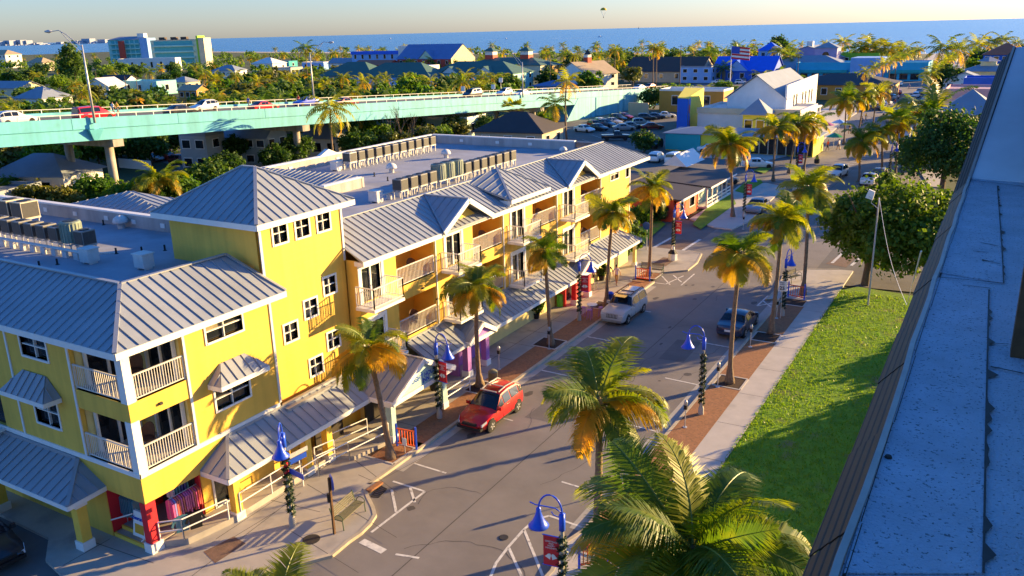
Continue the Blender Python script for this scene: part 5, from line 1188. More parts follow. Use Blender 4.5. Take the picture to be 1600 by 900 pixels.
# balcony chairs
def wicker(x, y, z, ang, label):
    t = thing('wicker_chair', label, 'chair', (x,y,z), 'wicker chairs on the balconies'); m = Matrix.Translation((x,y,z)) @ Matrix.Rotation(ang,4,'Z'); mb = MB(); mb.lathe([(.0,.38),(.3,.38),(.3,.44),(0,.46)], n=12); mb.xf(m).build('seat', 'wicker', t)
    mb = MB(); vs = []; 
    for i in range(9): a = PI*.05+PI*.9*i/8; vs.append((.3*math.cos(a), .3*math.sin(a), .42, .3*1.12*math.cos(a), .36*math.sin(a), .6+.42*math.sin(a)))
    for p, q in zip(vs, vs[1:]): mb.slab([p[:3], q[:3], q[3:], p[3:]], (0,-.03,0))
    mb.xf(m).build('backrest', 'wicker', t); mb = MB()
    for sx in (-.2,.2):
        for sy in (-.2,.2): mb.bar((sx,sy,0),(sx,sy,.4), .04)
    mb.xf(m).each('leg', 'wicker', t)
for i in range(4):
    wicker(-28.4, 36.9+7.66*i, 6.68, 1.0, 'brown wicker chair on the upper balcony of the %s bay from the tower' % ['first','second','third','fourth'][i])
    wicker(-28.3, 36.7+7.66*i, 3.68, 1.0, 'brown wicker chair on the lower balcony of the %s bay from the tower' % ['first','second','third','fourth'][i])
wicker(-29.6, 19.6, 6.68, .4, 'chair on the top corner balcony'); wicker(-29.4, 19.5, 3.68, .4, 'chair on the lower corner balcony')
# planters and shrubs along the shops
PC = crown_mesh('foliage', .55, .55, .6, 26, 24, .22, [TREE2], 300, .4)
def potted(g, label, s=1.0, pot=True):
    t = thing('potted_plant', label, 'plant', (g.x,g.y,.12), 'plants along the shops')
    if pot: mb = MB(); mb.lathe([(0,.12),(.2,.12),(.28,.55),(.25,.56)], (g.x,g.y,0), 12); mb.build('pot', 'black', t)
    else: mb = MB(); mb.tube([(g.x,g.y,.12),(g.x,g.y,.6)], .05, 6); mb.build('stem', 'bark', t)
    child(t, 'foliage', PC, (0,0,.95*s if pot else .75*s), (s,s,s), g.x)
potted(G(940,440), 'leafy plant in a black pot beside the walking couple'); potted(G(838,500), 'dense dark shrub by the shop wall left of the green bin', 1.2); potted(G(678,612), 'plant in a pot under the resort porch', .8)
for i, p in enumerate(((968,408),(978,400),(990,395),(985,385))): potted(G(*p), 'dark hedge shrub at the end of the yellow building, %s' % ['nearest the couple','second from the couple','by the blue sign','behind the others'][i], 1.9, False)
# cafe table on the paver strip
g = G(925,497); t = thing('cafe_table', 'small pink cafe table with stools on the paver strip', 'table', (g.x,g.y,.12)); mb = MB(); mb.lathe([(0,.9),(.38,.9),(.38,.94),(0,.94)], (g.x,g.y,.12), 14); mb.build('tabletop', 'white', t); mb = MB(); mb.tube([(g.x,g.y,.12),(g.x,g.y,1.02)], .04, 8); mb.build('pedestal', 'purple', t)
for i, (dx, dy) in enumerate(((.6,.2),(-.55,-.3),(.1,-.65))):
    t = thing('bar_stool', 'pink bar stool at the cafe table, '+['nearest the silver off-roader','nearest the shop wall','nearest the garland lamp'][i], 'stool', (g.x+dx,g.y+dy,.12), 'stools round the cafe table'); mb = MB(); mb.lathe([(0,.7),(.17,.7),(.17,.75),(0,.75)], (g.x+dx,g.y+dy,.12), 10); mb.build('seat', 'purple', t); mb = MB()
    for k in range(4): a = PI/4+k*PI/2; mb.bar((g.x+dx+.2*math.cos(a),g.y+dy+.2*math.sin(a),.12),(g.x+dx+.12*math.cos(a),g.y+dy+.12*math.sin(a),.82), .03)
    mb.each('leg', 'purple', t)
# ================================================================== PEOPLE
def person(g, head, label, skin, top, bottom, hair='hair', stride=.25, z=.12, long=False, group=None, low=False, sit=False, H=1.72):
    t = thing('person', label, 'person', (g.x,g.y,z), group); m = Matrix.Translation((g.x,g.y,z)) @ Matrix.Rotation(head,4,'Z') @ Matrix.Scale(H/1.72,4)
    st = stride if not sit else 0
    j = {'pel':(0,0,.93),'wai':(0,0,1.08),'che':(0,.0,1.3),'nec':(.0,0,1.46),'hd':(.02,0,1.52),
      'hl':(0,.09,.9),'kl':(st*.55,.1,.5),'al':(st,.1,.07),'tl':(st+.17,.11,.03),'hr':(0,-.09,.9),'kr':(-st*.2,-.1,.49),'ar':(-st,-.1,.1),'tr':(-st+.15,-.11,.03),
      'sl':(0,.18,1.4),'el':(-st*.5,.25,1.13),'wl':(-st*.35+.05,.26,.88),'sr':(0,-.18,1.4),'er':(st*.5,-.25,1.13),'wr':(st*.6+.1,-.25,.9)}
    if sit:
        for s, a in (('l',1),('r',-1)): j['k'+s] = (.42,.12*a,.88); j['a'+s] = (.44,.12*a,.47); j['t'+s] = (.6,.12*a,.43)
    rad = dict(pel=.135,wai=.115,che=.14,nec=.055,hd=.055,hl=.095,kl=.062,al=.042,tl=.035,hr=.095,kr=.062,ar=.042,tr=.035,sl=.06,el=.042,wl=.03,sr=.06,er=.042,wr=.03)
    E = [('pel','wai'),('wai','che'),('che','nec'),('nec','hd'),('pel','hl'),('hl','kl'),('kl','al'),('al','tl'),('pel','hr'),('hr','kr'),('kr','ar'),('ar','tr'),('che','sl'),('sl','el'),('el','wl'),('che','sr'),('sr','er'),('er','wr')]
    names = list(j)
    for s, a in (('l',1),('r',-1)):      # five fingers on each hand
        w = V(j['w'+s]); palm_ = w+V((.02,0,-.07)); j['p'+s] = tuple(palm_); rad['p'+s] = .034; E.append(('w'+s,'p'+s))
        for k in range(5):
            f = f'f{s}{k}'; off = V((.045-.022*k, 0, -.075-.012*(2-abs(k-2)))) if k else V((.055, -a*.01, -.02)); j[f] = tuple(palm_+off); rad[f] = .0095; E.append(('p'+s, f))
    names = list(j); me = bpy.data.meshes.new('body'); me.from_pydata([j[k] for k in names], [(names.index(a), names.index(b)) for a, b in E], [])
    ob = bpy.data.objects.new('body', me); C.objects.link(ob); md = ob.modifiers.new('s', 'SKIN'); md.use_smooth_shade = True; 
    sv = me.skin_vertices[0].data
    for i, k in enumerate(names): sv[i].radius = (rad[k]*(1.0 if k not in ('pel','wai','che') else .82), rad[k]*(1 if k not in ('che','pel') else 1.2)); sv[i].use_root = (k == 'pel')
    if not low: ob.modifiers.new('d', 'SUBSURF').levels = 1; ob.modifiers['d'].render_levels = 1
    dg_ = bpy.context.evaluated_depsgraph_get(); me2 = bpy.data.meshes.new_from_object(ob.evaluated_get(dg_)); bpy.data.objects.remove(ob)
    hb = MB(); hb.lathe([(.0,-.13),(.05,-.11),(.072,-.05),(.083,.02),(.08,.08),(.055,.125),(0,.14)], (.02,0,1.60), 12)
    hb.add([(.1,-.012,1.60),(.1,.012,1.60),(.128,0,1.585),(.1,0,1.63)], [(0,1,2),(0,2,3),(1,3,2)])      # nose
    for s in (-1,1): hb.box(-.005,.03,s*.08,s*.1,1.57,1.63)
    vs = [v.co.copy() for v in me2.vertices]; fs = [list(p.vertices) for p in me2.polygons]; bm = MB(); bm.add(vs, fs); bm.merge(hb)
    mi = []
    for f in bm.f:
        c_ = sum((V(bm.v[i]) for i in f), V())/len(f)
        arm = abs(c_.y) > .205
        if c_.z > 1.45: k = 0
        elif c_.z > (.9 if not sit else .95) and not (arm and c_.z < 1.2): k = 1
        elif arm: k = 0
        elif c_.z > (.42 if not long else .12) or (sit and c_.z > .6): k = 2
        elif c_.z < .09: k = 3
        else: k = 0
        if long and not arm and c_.z < 1.45 and c_.z > .12: k = 1 if c_.z > .95 else 2
        mi.append(k)
    bm.m = mi; bm.xf(m); bm.build('body', [skin, top, bottom, 'black'], t, True)
    hm = MB(); hm.lathe([(.085,-.02),(.093,.06),(.075,.125),(.0,.155)], (.005,0,1.60), 12); hm.xf(m).build('hair', hair, t, True)
    fm_ = MB()
    for s in (-1,1): fm_.box(.088,.1,s*.03-.012,s*.03+.012,1.605,1.62)
    fm_.box(.088,.102,-.025,.025,1.535,1.545); fm_.xf(m).build('face', 'black', t)
    return t
for n_, c_ in dict(shirt_pale=(.62,.52,.52), shorts_tan=(.36,.22,.09), cloth_dark=(.02,.02,.025), cloth_blue=(.05,.12,.4), cloth_red=(.5,.05,.05), cloth_white=(.7,.7,.68), cloth_yellow=(.6,.4,.04), cloth_grey=(.2,.2,.22)).items(): M[n_] = mat(n_, c_, .85, .1, 20)
person(G(963,448), UP, 'person in a pale pink shirt and tan shorts walking away on the left pavement', 'skin', 'shirt_pale', 'shorts_tan')
person(G(951,446), UP, 'person in dark clothes walking beside the tan shorts', 'skin_dark', 'cloth_dark', 'cloth_dark', long=True, H=1.78)
# ================================================================== ROOF EQUIPMENT
def ac_unit(label, w=.72, h=.72, m='acgrey', rnd=False, group='air conditioners on the flat roofs'):
    t = thing('ac_unit', label, 'air conditioner', (0,0,0), group); z0 = .62
    mb = MB()
    if rnd: mb.lathe([(0,z0),(w*.52,z0),(w*.52,z0+h),(w*.42,z0+h+.03),(.0,z0+h-.02)], n=20)
    else: mb.box(-w/2,w/2,-w/2,w/2,z0,z0+h)
    c_ = mb.build('casing', m, t)
    mb = MB()
    if rnd:
        for k in range(20): a = 2*PI*k/20; mb.bar((w*.53*math.cos(a),w*.53*math.sin(a),z0+.05),(w*.53*math.cos(a),w*.53*math.sin(a),z0+h-.08), .05,.02,(0,0,1))
        mb.build('fins', m, t)
    else:
        for s in (-1,1):
            mb.box(s*w*.5,s*(w*.5+.012),-w*.46,w*.46,z0+.04,z0+h-.06); mb.box(-w*.46,w*.46,s*w*.5,s*(w*.5+.012),z0+.04,z0+h-.06)
        mb.each('louvre', 'louvre', t)
    mb = MB(); mb.lathe([(0,0),(w*.36,0),(w*.36,.03),(w*.30,.04),(0,.035)], (0,0,z0+h+(.01 if rnd else .0)), 16); mb.build('fan_grille', 'black', t)
    mb = MB()
    for sx in (-1,1):
        for sy in (-1,1): mb.bar((sx*w*.42,sy*w*.42,0),(sx*w*.42,sy*w*.42,z0-.05), .05)
        mb.bar((sx*w*.42,-w*.55,z0-.05),(sx*w*.42,w*.55,z0-.05), .07)
    for sy in (-1,1): mb.bar((-w*.5,sy*w*.42,z0-.1),(w*.5,sy*w*.42,z0-.1), .05)
    mb.build('stand', 'galv', t); return t
A1 = ac_unit('x'); A2 = ac_unit('x', .95, 1.05, 'acgreen', True); A3 = ac_unit('x', 1.05, .95, 'acbeige'); A4 = ac_unit('x', .8, .75, 'acwhite')
seen = set()
def put_ac(p, x, y, lb, rz=0):
    if p.name in seen: t = copy_tree(p)
    else: t = p; seen.add(p.name)
    t.location = (x,y,DK+.02); t.rotation_euler = (0,0,rz); t['label'] = lb
ordn = ['first','second','third','fourth','fifth','sixth','seventh','eighth','ninth','tenth','eleventh','twelfth','thirteenth','fourteenth']
for i in range(14):
    y = 42.7+1.08*i; put_ac(A2 if i in (4,5,6) else A1, -33.45, y, ('round greenish fan unit, %s in the front row on the wing roof' if i in (4,5,6) else 'square grey fan unit, %s in the front row on the wing roof') % ordn[i])
for i in range(11): put_ac(A4 if i == 0 else A1, -45.0, 51.2+1.1*i, '%s fan unit of the rear row on the wing roof from the tower end' % ordn[i])
for i in range(9):
    p = G(2+16.2*i, 384+2.6*i, 9.7); put_ac(A2 if i == 7 else A1, -47.6+1.07*i, 24.35, 'tall round fan unit near the end of the corner roof row' if i == 7 else '%s fan unit of the row on the corner roof from the left' % ordn[i])
put_ac(A3, -50.0, 27.0, 'left beige box unit on the corner roof'); put_ac(A3, -48.6, 27.0, 'right beige box unit on the corner roof'); put_ac(A4, -51.2, 26.8, 'white box unit left of the beige pair')
for pts, lb, r_ in (([(-34.3,41.5),(-34.3,58.2)],'white pipes along the front row of fan units',.05), ([(-45.8,50.3),(-45.8,62.8)],'white pipes along the rear row of fan units',.05), ([(-49,23.6),(-38.0,23.6),(-37,24.2)],'pipes along the row of fan units on the corner roof',.05)):
    t = thing('roof_pipes', lb, 'pipes', (pts[0][0],pts[0][1],DK)); mb = MB()
    for dx in (0,.14):
        for p, q in zip(pts, pts[1:]): mb.tube([(p[0]+dx,p[1]+dx,DK+.42),(q[0]+dx,q[1]+dx,DK+.42)], r_, 6)
    mb.each('pipe', 'acwhite', t); mb = MB(); p, q = V(pts[0]+(0,)), V(pts[1]+(0,)); n = int((q-p).length/.9)
    for i in range(n+1): a = p.lerp(q, i/n); mb.box(a.x-.08,a.x+.28,a.y-.06,a.y+.06,DK,DK+.36)
    mb.each('pipe_support', 'acwhite', t)
def dome(g, lb, s=1.0):
    t = thing('roof_vent', lb, 'roof vent', (g.x,g.y,DK), 'domed vents on the flat roofs'); mb = MB(); mb.lathe([(.2*s,0),(.2*s,.35*s),(.42*s,.35*s),(.44*s,.42*s),(.36*s,.62*s),(.18*s,.74*s),(0,.78*s)], (g.x,g.y,DK), 14); mb.build('hood', 'acwhite', t, True)
dome(G(612,270,DK), 'white domed vent in the middle of the wing roof'); dome(G(697,247,DK), 'white domed vent near the rear row on the wing roof'); dome(G(190,357,DK), 'domed vent on the corner roof'); dome(G(880,240,DK), 'low domed vent at the far end of the wing roof', .8)
VPL = ['left of three by the tower wall','middle of three by the tower wall','right of three by the tower wall','left of the pair by the skirt','right of the pair by the skirt','beside the domed vent of the corner roof','between the two fan rows, upper','between the two fan rows, lower','in front of the rear fan row']
for i, p in enumerate(((182,397),(222,395),(258,392),(62,418),(90,414),(162,352),(585,276),(606,283),(550,260))):
    g = G(*p, DK); mb = MB(); mb.lathe([(.12,0),(.05,.04),(.05,.3),(0,.31)], (g.x,g.y,DK+.02), 8); o = mb.build('vent_pipe', 'black'); tag(o, 'short black vent pipe on the flat roof, '+VPL[i], 'vent pipe', 'black vent pipes on the flat roofs')
for x, y, lb in ((-37.6,23.5,'grey junction box at the end of the corner roof row'),(-34.2,24.0,'grey box beside the tower foot'),(-34.3,41.2,'white junction box at the start of the front row'),(-45.6,50.2,'white junction box at the start of the rear row')):
    mb = MB(); mb.box(x-.35,x+.35,y-.3,y+.3,DK+.12,DK+.75); mb.box(x-.4,x+.4,y-.35,y+.35,DK+.75,DK+.8); mb.box(x-.3,x-.2,y-.2,y+.2,DK,DK+.12); mb.box(x+.2,x+.3,y-.2,y+.2,DK,DK+.12); tag(mb.build('junction_box', 'acwhite'), lb, 'junction box')
# ================================================================== NEAR ROOF (the building the photograph is taken from)
NB = thing('near_building', 'flat grey roof with a brown ribbed edge at the right, nearest the camera', 'building', (3, 4, 0))
ZR = 18.0
a0 = G(1312,900,ZR); a1 = G(1516,279,ZR); ex = (a1.x-a0.x)/(a1.y-a0.y)
def EX(y): return a0.x+ex*(y-a0.y)
YB_ = a1.y; rt_ = FY(1586,74,15.6)
mb = MB(); mb.prism([(EX(-4)-.08,-4),(7,-4),(7,YB_),(EX(YB_)-.08,YB_)], 0, ZR-.5); mb.prism([(.85,-4),(7,-4),(7,11.5),(.85,11.5)], ZR-.4, 18.75); mb.prism([(.9,11.5),(7,11.5),(7,18),(.9,18)], 0, 20.0); mb.each('wall', 'cream_wall', NB)  # upper blocks on the right are out of view, added to shade the roof
mb = MB(); mb.slab([(EX(.2),.2,ZR),(1.2,.2,ZR),(1.2,YB_,ZR),(EX(YB_),YB_,ZR)], (0,0,-.4)); mb.build('roof_sheet', 'roofgrey', NB)
mb = MB(); mb.slab([(EX(YB_),YB_+.01,ZR+.012),(1.2,YB_-.25,ZR+.012),(1.2,15.6,rt_.z+.1),(rt_.x,15.6,rt_.z)], (0,0,-.3)); mb.build('roof_ramp', 'roofpatch', NB)
mb = MB(); mb.box(rt_.x,1.2,15.55,16.0,ZR-3,rt_.z-.25); mb.box(EX(YB_)+.02,1.2,YB_+.5,15.5,ZR-4,ZR-.3); mb.build('wall', 'cream_wall', NB)
# overlapping membrane rolls, 8 mm proud, with torn tar edges
def Z(px, py, dz=0): return G(px, py, ZR+dz)
roll = [Z(1318,895,.008),(lambda q: q)(Z(1536,895,.008)),Z(1541,620,.008),Z(1545,452,.008),Z(1462,432,.008)]
mb = MB(); mb.slab(roll, (0,0,-.006)); mb.build('roof_sheet', 'roofgrey', NB)
roll = [Z(1466,425,.008),Z(1568,442,.008),Z(1558,290,.008),Z(1515,284,.008)]
mb = MB(); mb.slab(roll, (0,0,-.006)); mb.build('roof_sheet', 'roofgrey', NB)
def tar(pts, w0, jag, n=40, seed=0, one=True):
    r = random.Random(seed); mb = MB(); P = [Z(*p, .0125) for p in pts]; L = []
    segs = list(zip(P, P[1:]))
    for p, q in segs:
        k = max(6, int((q-p).length*14)); d = (q-p).normalized(); nn = V((d.y,-d.x,0)); prev = None
        for i in range(k+1):
            c = p.lerp(q, i/k); wd = w0+ (jag*max(0, r.gauss(.15,.45)) if r.random() < .55 else 0)
            a, b = c-nn*w0*.5, c+nn*wd
            if prev: mb.poly([prev[0], prev[1], b, a])
            prev = (a, b)
    mb.build('tar_seam', 'tar', NB)
tar([(1536,895),(1541,620),(1545,452)], .006, .045, seed=2); tar([(1568,442),(1565,380),(1558,290)], .006, .03, seed=3)
tar([(1462,432),(1568,442)], .008, .01, seed=4); tar([(1515,281),(1600,291)], .012, .03, seed=5); tar([(1546,536),(1576,537)], .006, .012, seed=6); tar([(1548,572),(1600,583)], .008, .02, seed=7)
for (p, q), s in zip((((1530,378),(1560,384)),((1535,405),(1563,412)),((1505,445),(1548,450)),((1520,392),(1545,394))), (1,2,3,4)): tar([p, q], .006, .02, seed=20+s)
g = Z(1388,715,.01); mb = MB(); mb.lathe([(0,0),(.018,0),(.014,.012),(0,.016)], g, 8); mb.build('roof_debris', 'tar', NB)
mb = MB(); pr = []
for i in range(24): y = .4+(YB_-.4)*i/23; pr.append(V((EX(y)-.012+.006*math.sin(i*2.3)+(.012 if 6 < i < 9 else 0), y, ZR+.012)))
pr.append(V((rt_.x-.012,15.6,rt_.z+.01)))
for p, q in zip(pr, pr[1:]): mb.bar(p, q, .03, .03)
mb.build('edge_strip', 'edgemetal', NB)
# stepped brown metal edge: overlapping sections with ribs
ys = [.2+1.05*i for i in range(12)]; ys = [y for y in ys if y < YB_]+[YB_]
def edge_piece(y0, x0, z0, y1, x1, z1, k):
    o = NB; st = .012*(k % 2)
    for j in range(5):
        m = MB(); dx = -.015-.037*j-st*.5; dz = -.02-.045*j
        m.slab([(x0+dx+.037,y0,z0+dz+.03),(x0+dx,y0,z0+dz-.02),(x1+dx,y1,z1+dz-.02),(x1+dx+.037,y1,z1+dz+.03)], (-.012,0,-.006)); m.bar((x0+dx,y0,z0+dz-.02),(x1+dx,y1,z1+dz-.02), .012)
        m.build('edge_slat', 'fascia', o)
for k, (y0, y1) in enumerate(zip(ys, ys[1:])): edge_piece(y0, EX(y0), ZR, y1-.01, EX(y1), ZR, k)
edge_piece(YB_, EX(YB_), ZR, 15.6, rt_.x, rt_.z, 1)
mb = MB(); mb.slab([(EX(.2)-.02,.2,ZR-.02),(EX(YB_)-.02,YB_,ZR-.02),(EX(YB_)-.17,YB_,ZR-.36),(EX(.2)-.17,.2,ZR-.36)], (.03,0,-.1)); mb.build('edge_backing', 'fascia', NB)
p = G(1578,558,ZR); mb = MB(); mb.box(p.x, p.x+.16, p.y, p.y+.16, ZR, 20.6); t = mb.build('roof_post', 'wood', NB)
p = G(1600,225,ZR+.35); mb = MB(); mb.box(p.x+.005, p.x+.15, p.y-1.5, p.y+1.1, ZR+.4, 20.4); mb.build('roof_post', 'wood', NB)
# pole with a lamp and slack wire in front of the round tree
pb = V((-7.3,63.5,0)); pt = FY(1374,309,63.5); lh = FY(1358,307,63.2)
t = thing('utility_pole', 'thin pole with a white lamp head in front of the round tree', 'pole', pb); mb = MB(); mb.tube([(pt.x,pb.y,0),(pt.x,pb.y,pt.z)], [.07,.05], 8); mb.build('pole', 'galv', t)
mb = MB(); mb.tube([pt-V((0,0,.8)), pt-V((.5,0,.4)), lh+V((.2,0,-.15)), lh], .025, 6); mb.build('arm', 'galv', t); mb = MB(); mb.slab([lh+V((-.25,0,-.1)), lh+V((.25,0,-.25)), lh+V((.35,0,.35)), lh+V((-.05,0,.5))], (0,.22,0)); mb.build('lamp_head', 'white', t)
w1 = V((-.75,11.5,17.2)); w2 = FY(1417,477,45); mb = MB(); mb.tube([pt.lerp(w2, i/10)-V((0,0,.8*math.sin(PI*i/10))) for i in range(11)]+[w2.lerp(w1, i/6) for i in range(1,7)], .012, 5); mb.build('wire', 'white', t)

# ================================================================== BRIDGE
BP = V((-96.3,66,0)); bd = V((.0925,1,0)).normalized(); bn = V((-bd.y,bd.x,0))     # bn points away from the street
def bz(s): return 11.0-.043*s
def BPT(s, off, z): p = BP+bd*s+bn*off; return V((p.x,p.y,z))
BR = thing('road_bridge', 'turquoise concrete road bridge crossing behind the yellow building', 'bridge', BP)
S0, S1, SA = -90, 165, 112
def ribbon(mb, s0, s1, o0, o1, dz0, dz1, n=1):
    for i in range(n):
        a, b = s0+(s1-s0)*i/n, s0+(s1-s0)*(i+1)/n
        mb.add([BPT(a,o0,bz(a)+dz0),BPT(b,o0,bz(b)+dz0),BPT(b,o1,bz(b)+dz0),BPT(a,o1,bz(a)+dz0),BPT(a,o0,bz(a)+dz1),BPT(b,o0,bz(b)+dz1),BPT(b,o1,bz(b)+dz1),BPT(a,o1,bz(a)+dz1)], [(0,3,2,1),(4,5,6,7),(0,1,5,4),(1,2,6,5),(2,3,7,6),(3,0,4,7)])
mb = MB(); ribbon(mb, S0, S1, .3, 14.2, -1.25, -.5); mb.build('deck', 'asphalt_dark', BR)
BW = 14.5; seg = 14.2
n = int((S1-S0)/seg)
for i in range(n):
    a = S0+i*seg; m = MB(); ribbon(m, a+.03, a+seg-.03, 0, .3, -1.3, 0); m.build('parapet_panel', 'teal', BR); m = MB(); ribbon(m, a+.03, a+seg-.03, BW-.3, BW, -1.3, 0); m.build('parapet_panel', 'teal', BR)
mb = MB(); ribbon(mb, S0, SA, .12, .5, -2.75, -1.32); ribbon(mb, S0, SA, BW-.5, BW-.12, -2.7, -1.3); ribbon(mb, S0, SA, 4.5, 5, -2.7, -1.3); ribbon(mb, S0, SA, 9.5, 10, -2.7, -1.3); mb.build('girder', 'teal', BR)
mb = MB(); ribbon(mb, S0, S1, .02, .1, -1.345, -1.305); mb.build('ledge_shade', 'tealdark', BR)  # dark teal strip stands in for the shade line under the ledge
for off, nm in ((.12,'near'),(BW-.12,'far')):
    m = MB(); ribbon(m, S0, S1, off-.06, off+.06, .40, .48)
    k = int((S1-S0)/2.4)
    for i in range(k): s = S0+2.4*i; m.bar(BPT(s,off,bz(s)), BPT(s,off,bz(s)+.4), .1)
    m.build('railing', 'railing', BR)
mb = MB()
A_ = []
mb.add([BPT(SA,0.05,bz(SA)-1.32),BPT(S1,0.05,bz(S1)-1.32),BPT(S1,.05,-.3),BPT(SA-5.5,.05,-.3),BPT(SA,BW,bz(SA)-1.32),BPT(S1,BW,bz(S1)-1.32),BPT(S1,BW,-.3),BPT(SA-5.5,BW,-.3)], [(0,1,2,3),(4,5,6,7),(0,3,7,4)])
for s in (SA+8, SA+22, SA+36): mb.box(*(lambda p: (p.x-.02,p.x+.09,p.y-.06,p.y+.06,0,bz(s)-1.4))(BPT(s,.0,0)))
mb.build('abutment', 'teal', BR)
def bent(s):
    m = MB(); z = bz(s)-2.78; m.add([BPT(s-.7,-.2,z),BPT(s+.7,-.2,z),BPT(s+.7,BW+.2,z),BPT(s-.7,BW+.2,z),BPT(s-.7,-.2,z-.9),BPT(s+.7,-.2,z-.9),BPT(s+.7,BW+.2,z-1.3),BPT(s-.7,BW+.2,z-1.3)], [(0,1,2,3),(7,6,5,4),(0,4,5,1),(1,5,6,2),(2,6,7,3),(3,7,4,0)]); m.build('pier_cap', 'bridgeconc', BR)
    for o in (2.2, BW-2.2): m = MB(); p = BPT(s,o,0); m.tube([(p.x,p.y,-.3),(p.x,p.y,z-.9)], .55, 14); m.build('pier_column', 'bridgeconc', BR, True)
s_ = FX(180,260,-97.5).y-66; bent(s_)
for px in (470, 838): bent(FX(px,200,BP.x+.0925*((30 if px < 500 else 90))-1).y-66)
def deckpos(px, py, off):
    x = -98
    for _ in range(6): y = FX(px,py,x).y; s = (y-66); x = BP.x+.0925*s-off
    return V((x,y,bz(y-66)-.48))
HB_ = math.atan2(bd.y, bd.x); GBR = 'cars crossing the bridge'
for kind, col, px, off, fl, lb in [('suv','car_white',(24,178),3.0,1,'white car on the bridge cut by the left edge'),('van','car_red',(146,173),3.0,1,'red people carrier on the bridge by the tall lamp'),('sedan','car_black',(282,166),3.2,1,'dark car on the bridge ahead of the white hatchback'),('suv','car_white',(318,164),10.2,-1,'white hatchback on the bridge behind the dark car'),('sedan','car_red',(412,167),3.0,1,'red car on the bridge'),('sedan','car_blue',(478,159),10.2,-1,'bright blue car on the bridge'),('sedan','car_maroon',(540,158),3.0,1,'maroon car on the bridge behind the tall palm'),('van','car_black',(738,153),10.2,-1,'black people carrier on the bridge'),('suv','car_white',(788,152),10.2,-1,'white car on the bridge near the signs'),('sedan','car_white',(818,150),3,1,'white car on the bridge by the lamp post'),('sedan','car_white',(1000,141),3,1,'white car coming off the bridge end'),('sedan','car_red',(1015,139),6,-1,'red car at the bridge end')]:
    p = deckpos(px[0], px[1], off); put_car(kind, col, p, HB_ if fl > 0 else HB_+PI, lb, GBR, p.z)
for i, (px, top) in enumerate((((176,163),'cloth_white'),((183,164),'cloth_yellow'),((388,154),'cloth_blue'),((466,152),'cloth_red'),((484,151),'cloth_white'))):
    p = deckpos(px[0], px[1]+5, 13.2); person(p, HB_, ['person in a white top walking over the bridge','person in a yellow top walking over the bridge','person in a blue top on the bridge','person in a red top on the bridge','person in a white top behind the blue car on the bridge'][i], 'skin', top, 'cloth_grey', z=p.z, low=True, group='people walking over the bridge')
def roadlamp(pos, h, arm, label):
    t = thing('road_lamp', label, 'street lamp', pos, 'tall bridge lamps'); p = V(pos); top = p+V((0,0,h)); a = V(arm)
    m = MB(); m.tube([p, top], [.16,.09], 8); m.build('pole', 'galv', t, True); m = MB(); e = top+a+V((0,0,1.6)); m.tube([top-V((0,0,.3)), top+a*.5+V((0,0,1.2)), e-a*.25+V((0,0,.1)), e], .05, 6); m.tube([top-V((0,0,1.2)), top+a*.5+V((0,0,.7)), e-a*.3], .04, 6); m.build('arm', 'galv', t)
    m = MB(); m.tube([e, e+a.normalized()*.4, e+a.normalized()*.9], [.09,.2,.1], 8); m.build('lamp_head', 'galv', t, True); return t
s = FX(147,190,-96.3).y-66; pb_ = BPT(s,-.35,bz(s)-.6); tp = FY(127,70,pb_.y); roadlamp(pb_, tp.z-pb_.z, (-3.2,-1.4,0), 'tall grey lamp on the near side of the bridge')
mb = MB(); mb.add([BPT(s-.9,-.55,bz(s)-1.35),BPT(s+.9,-.55,bz(s)-1.35),BPT(s+.3,-.1,bz(s)-2.7),BPT(s-.3,-.1,bz(s)-2.7),BPT(s-.9,0,bz(s)-1.35),BPT(s+.9,0,bz(s)-1.35)], [(0,1,2,3),(0,4,5,1),(1,5,2),(0,3,4)]); mb.add([BPT(s-.3,-.5,bz(s)-.62),BPT(s+.3,-.5,bz(s)-.62),BPT(s+.3,-.5,bz(s)-1.35),BPT(s-.3,-.5,bz(s)-1.35),BPT(s-.3,0,bz(s)-.62),BPT(s+.3,0,bz(s)-.62)], [(0,1,2,3),(0,4,5,1)]); mb.build('lamp_bracket', 'teal', BR)
p = deckpos(490,150,14.2); tp = FY(486,82,p.y); roadlamp(p, tp.z-p.z, (3.6,1,0), 'tall grey lamp on the far side of the bridge')
p = deckpos(817,152,-.3); tp = FY(815,97,p.y); roadlamp(p, tp.z-p.z, (-2.6,-1,0), 'tall grey lamp towards the right end of the bridge')
for px, h in (((783,148),3.6),((771,150),2.2),((724,151),2.0)):
    p = deckpos(px[0], px[1], 14.0); t = thing('bridge_sign', {3.6:'tall',2.2:'low',2.0:'leftmost low'}[h]+' white road sign seen from behind on the bridge', 'road sign', p, 'road signs on the bridge'); m = MB(); m.tube([p, p+V((0,0,h))], .05, 6); m.build('post', 'galv', t); m = MB(); m.box(p.x-.5,p.x+.5,p.y-.03,p.y+.03,p.z+h-.9,p.z+h+.1); m.build('sign_plate', 'white', t)

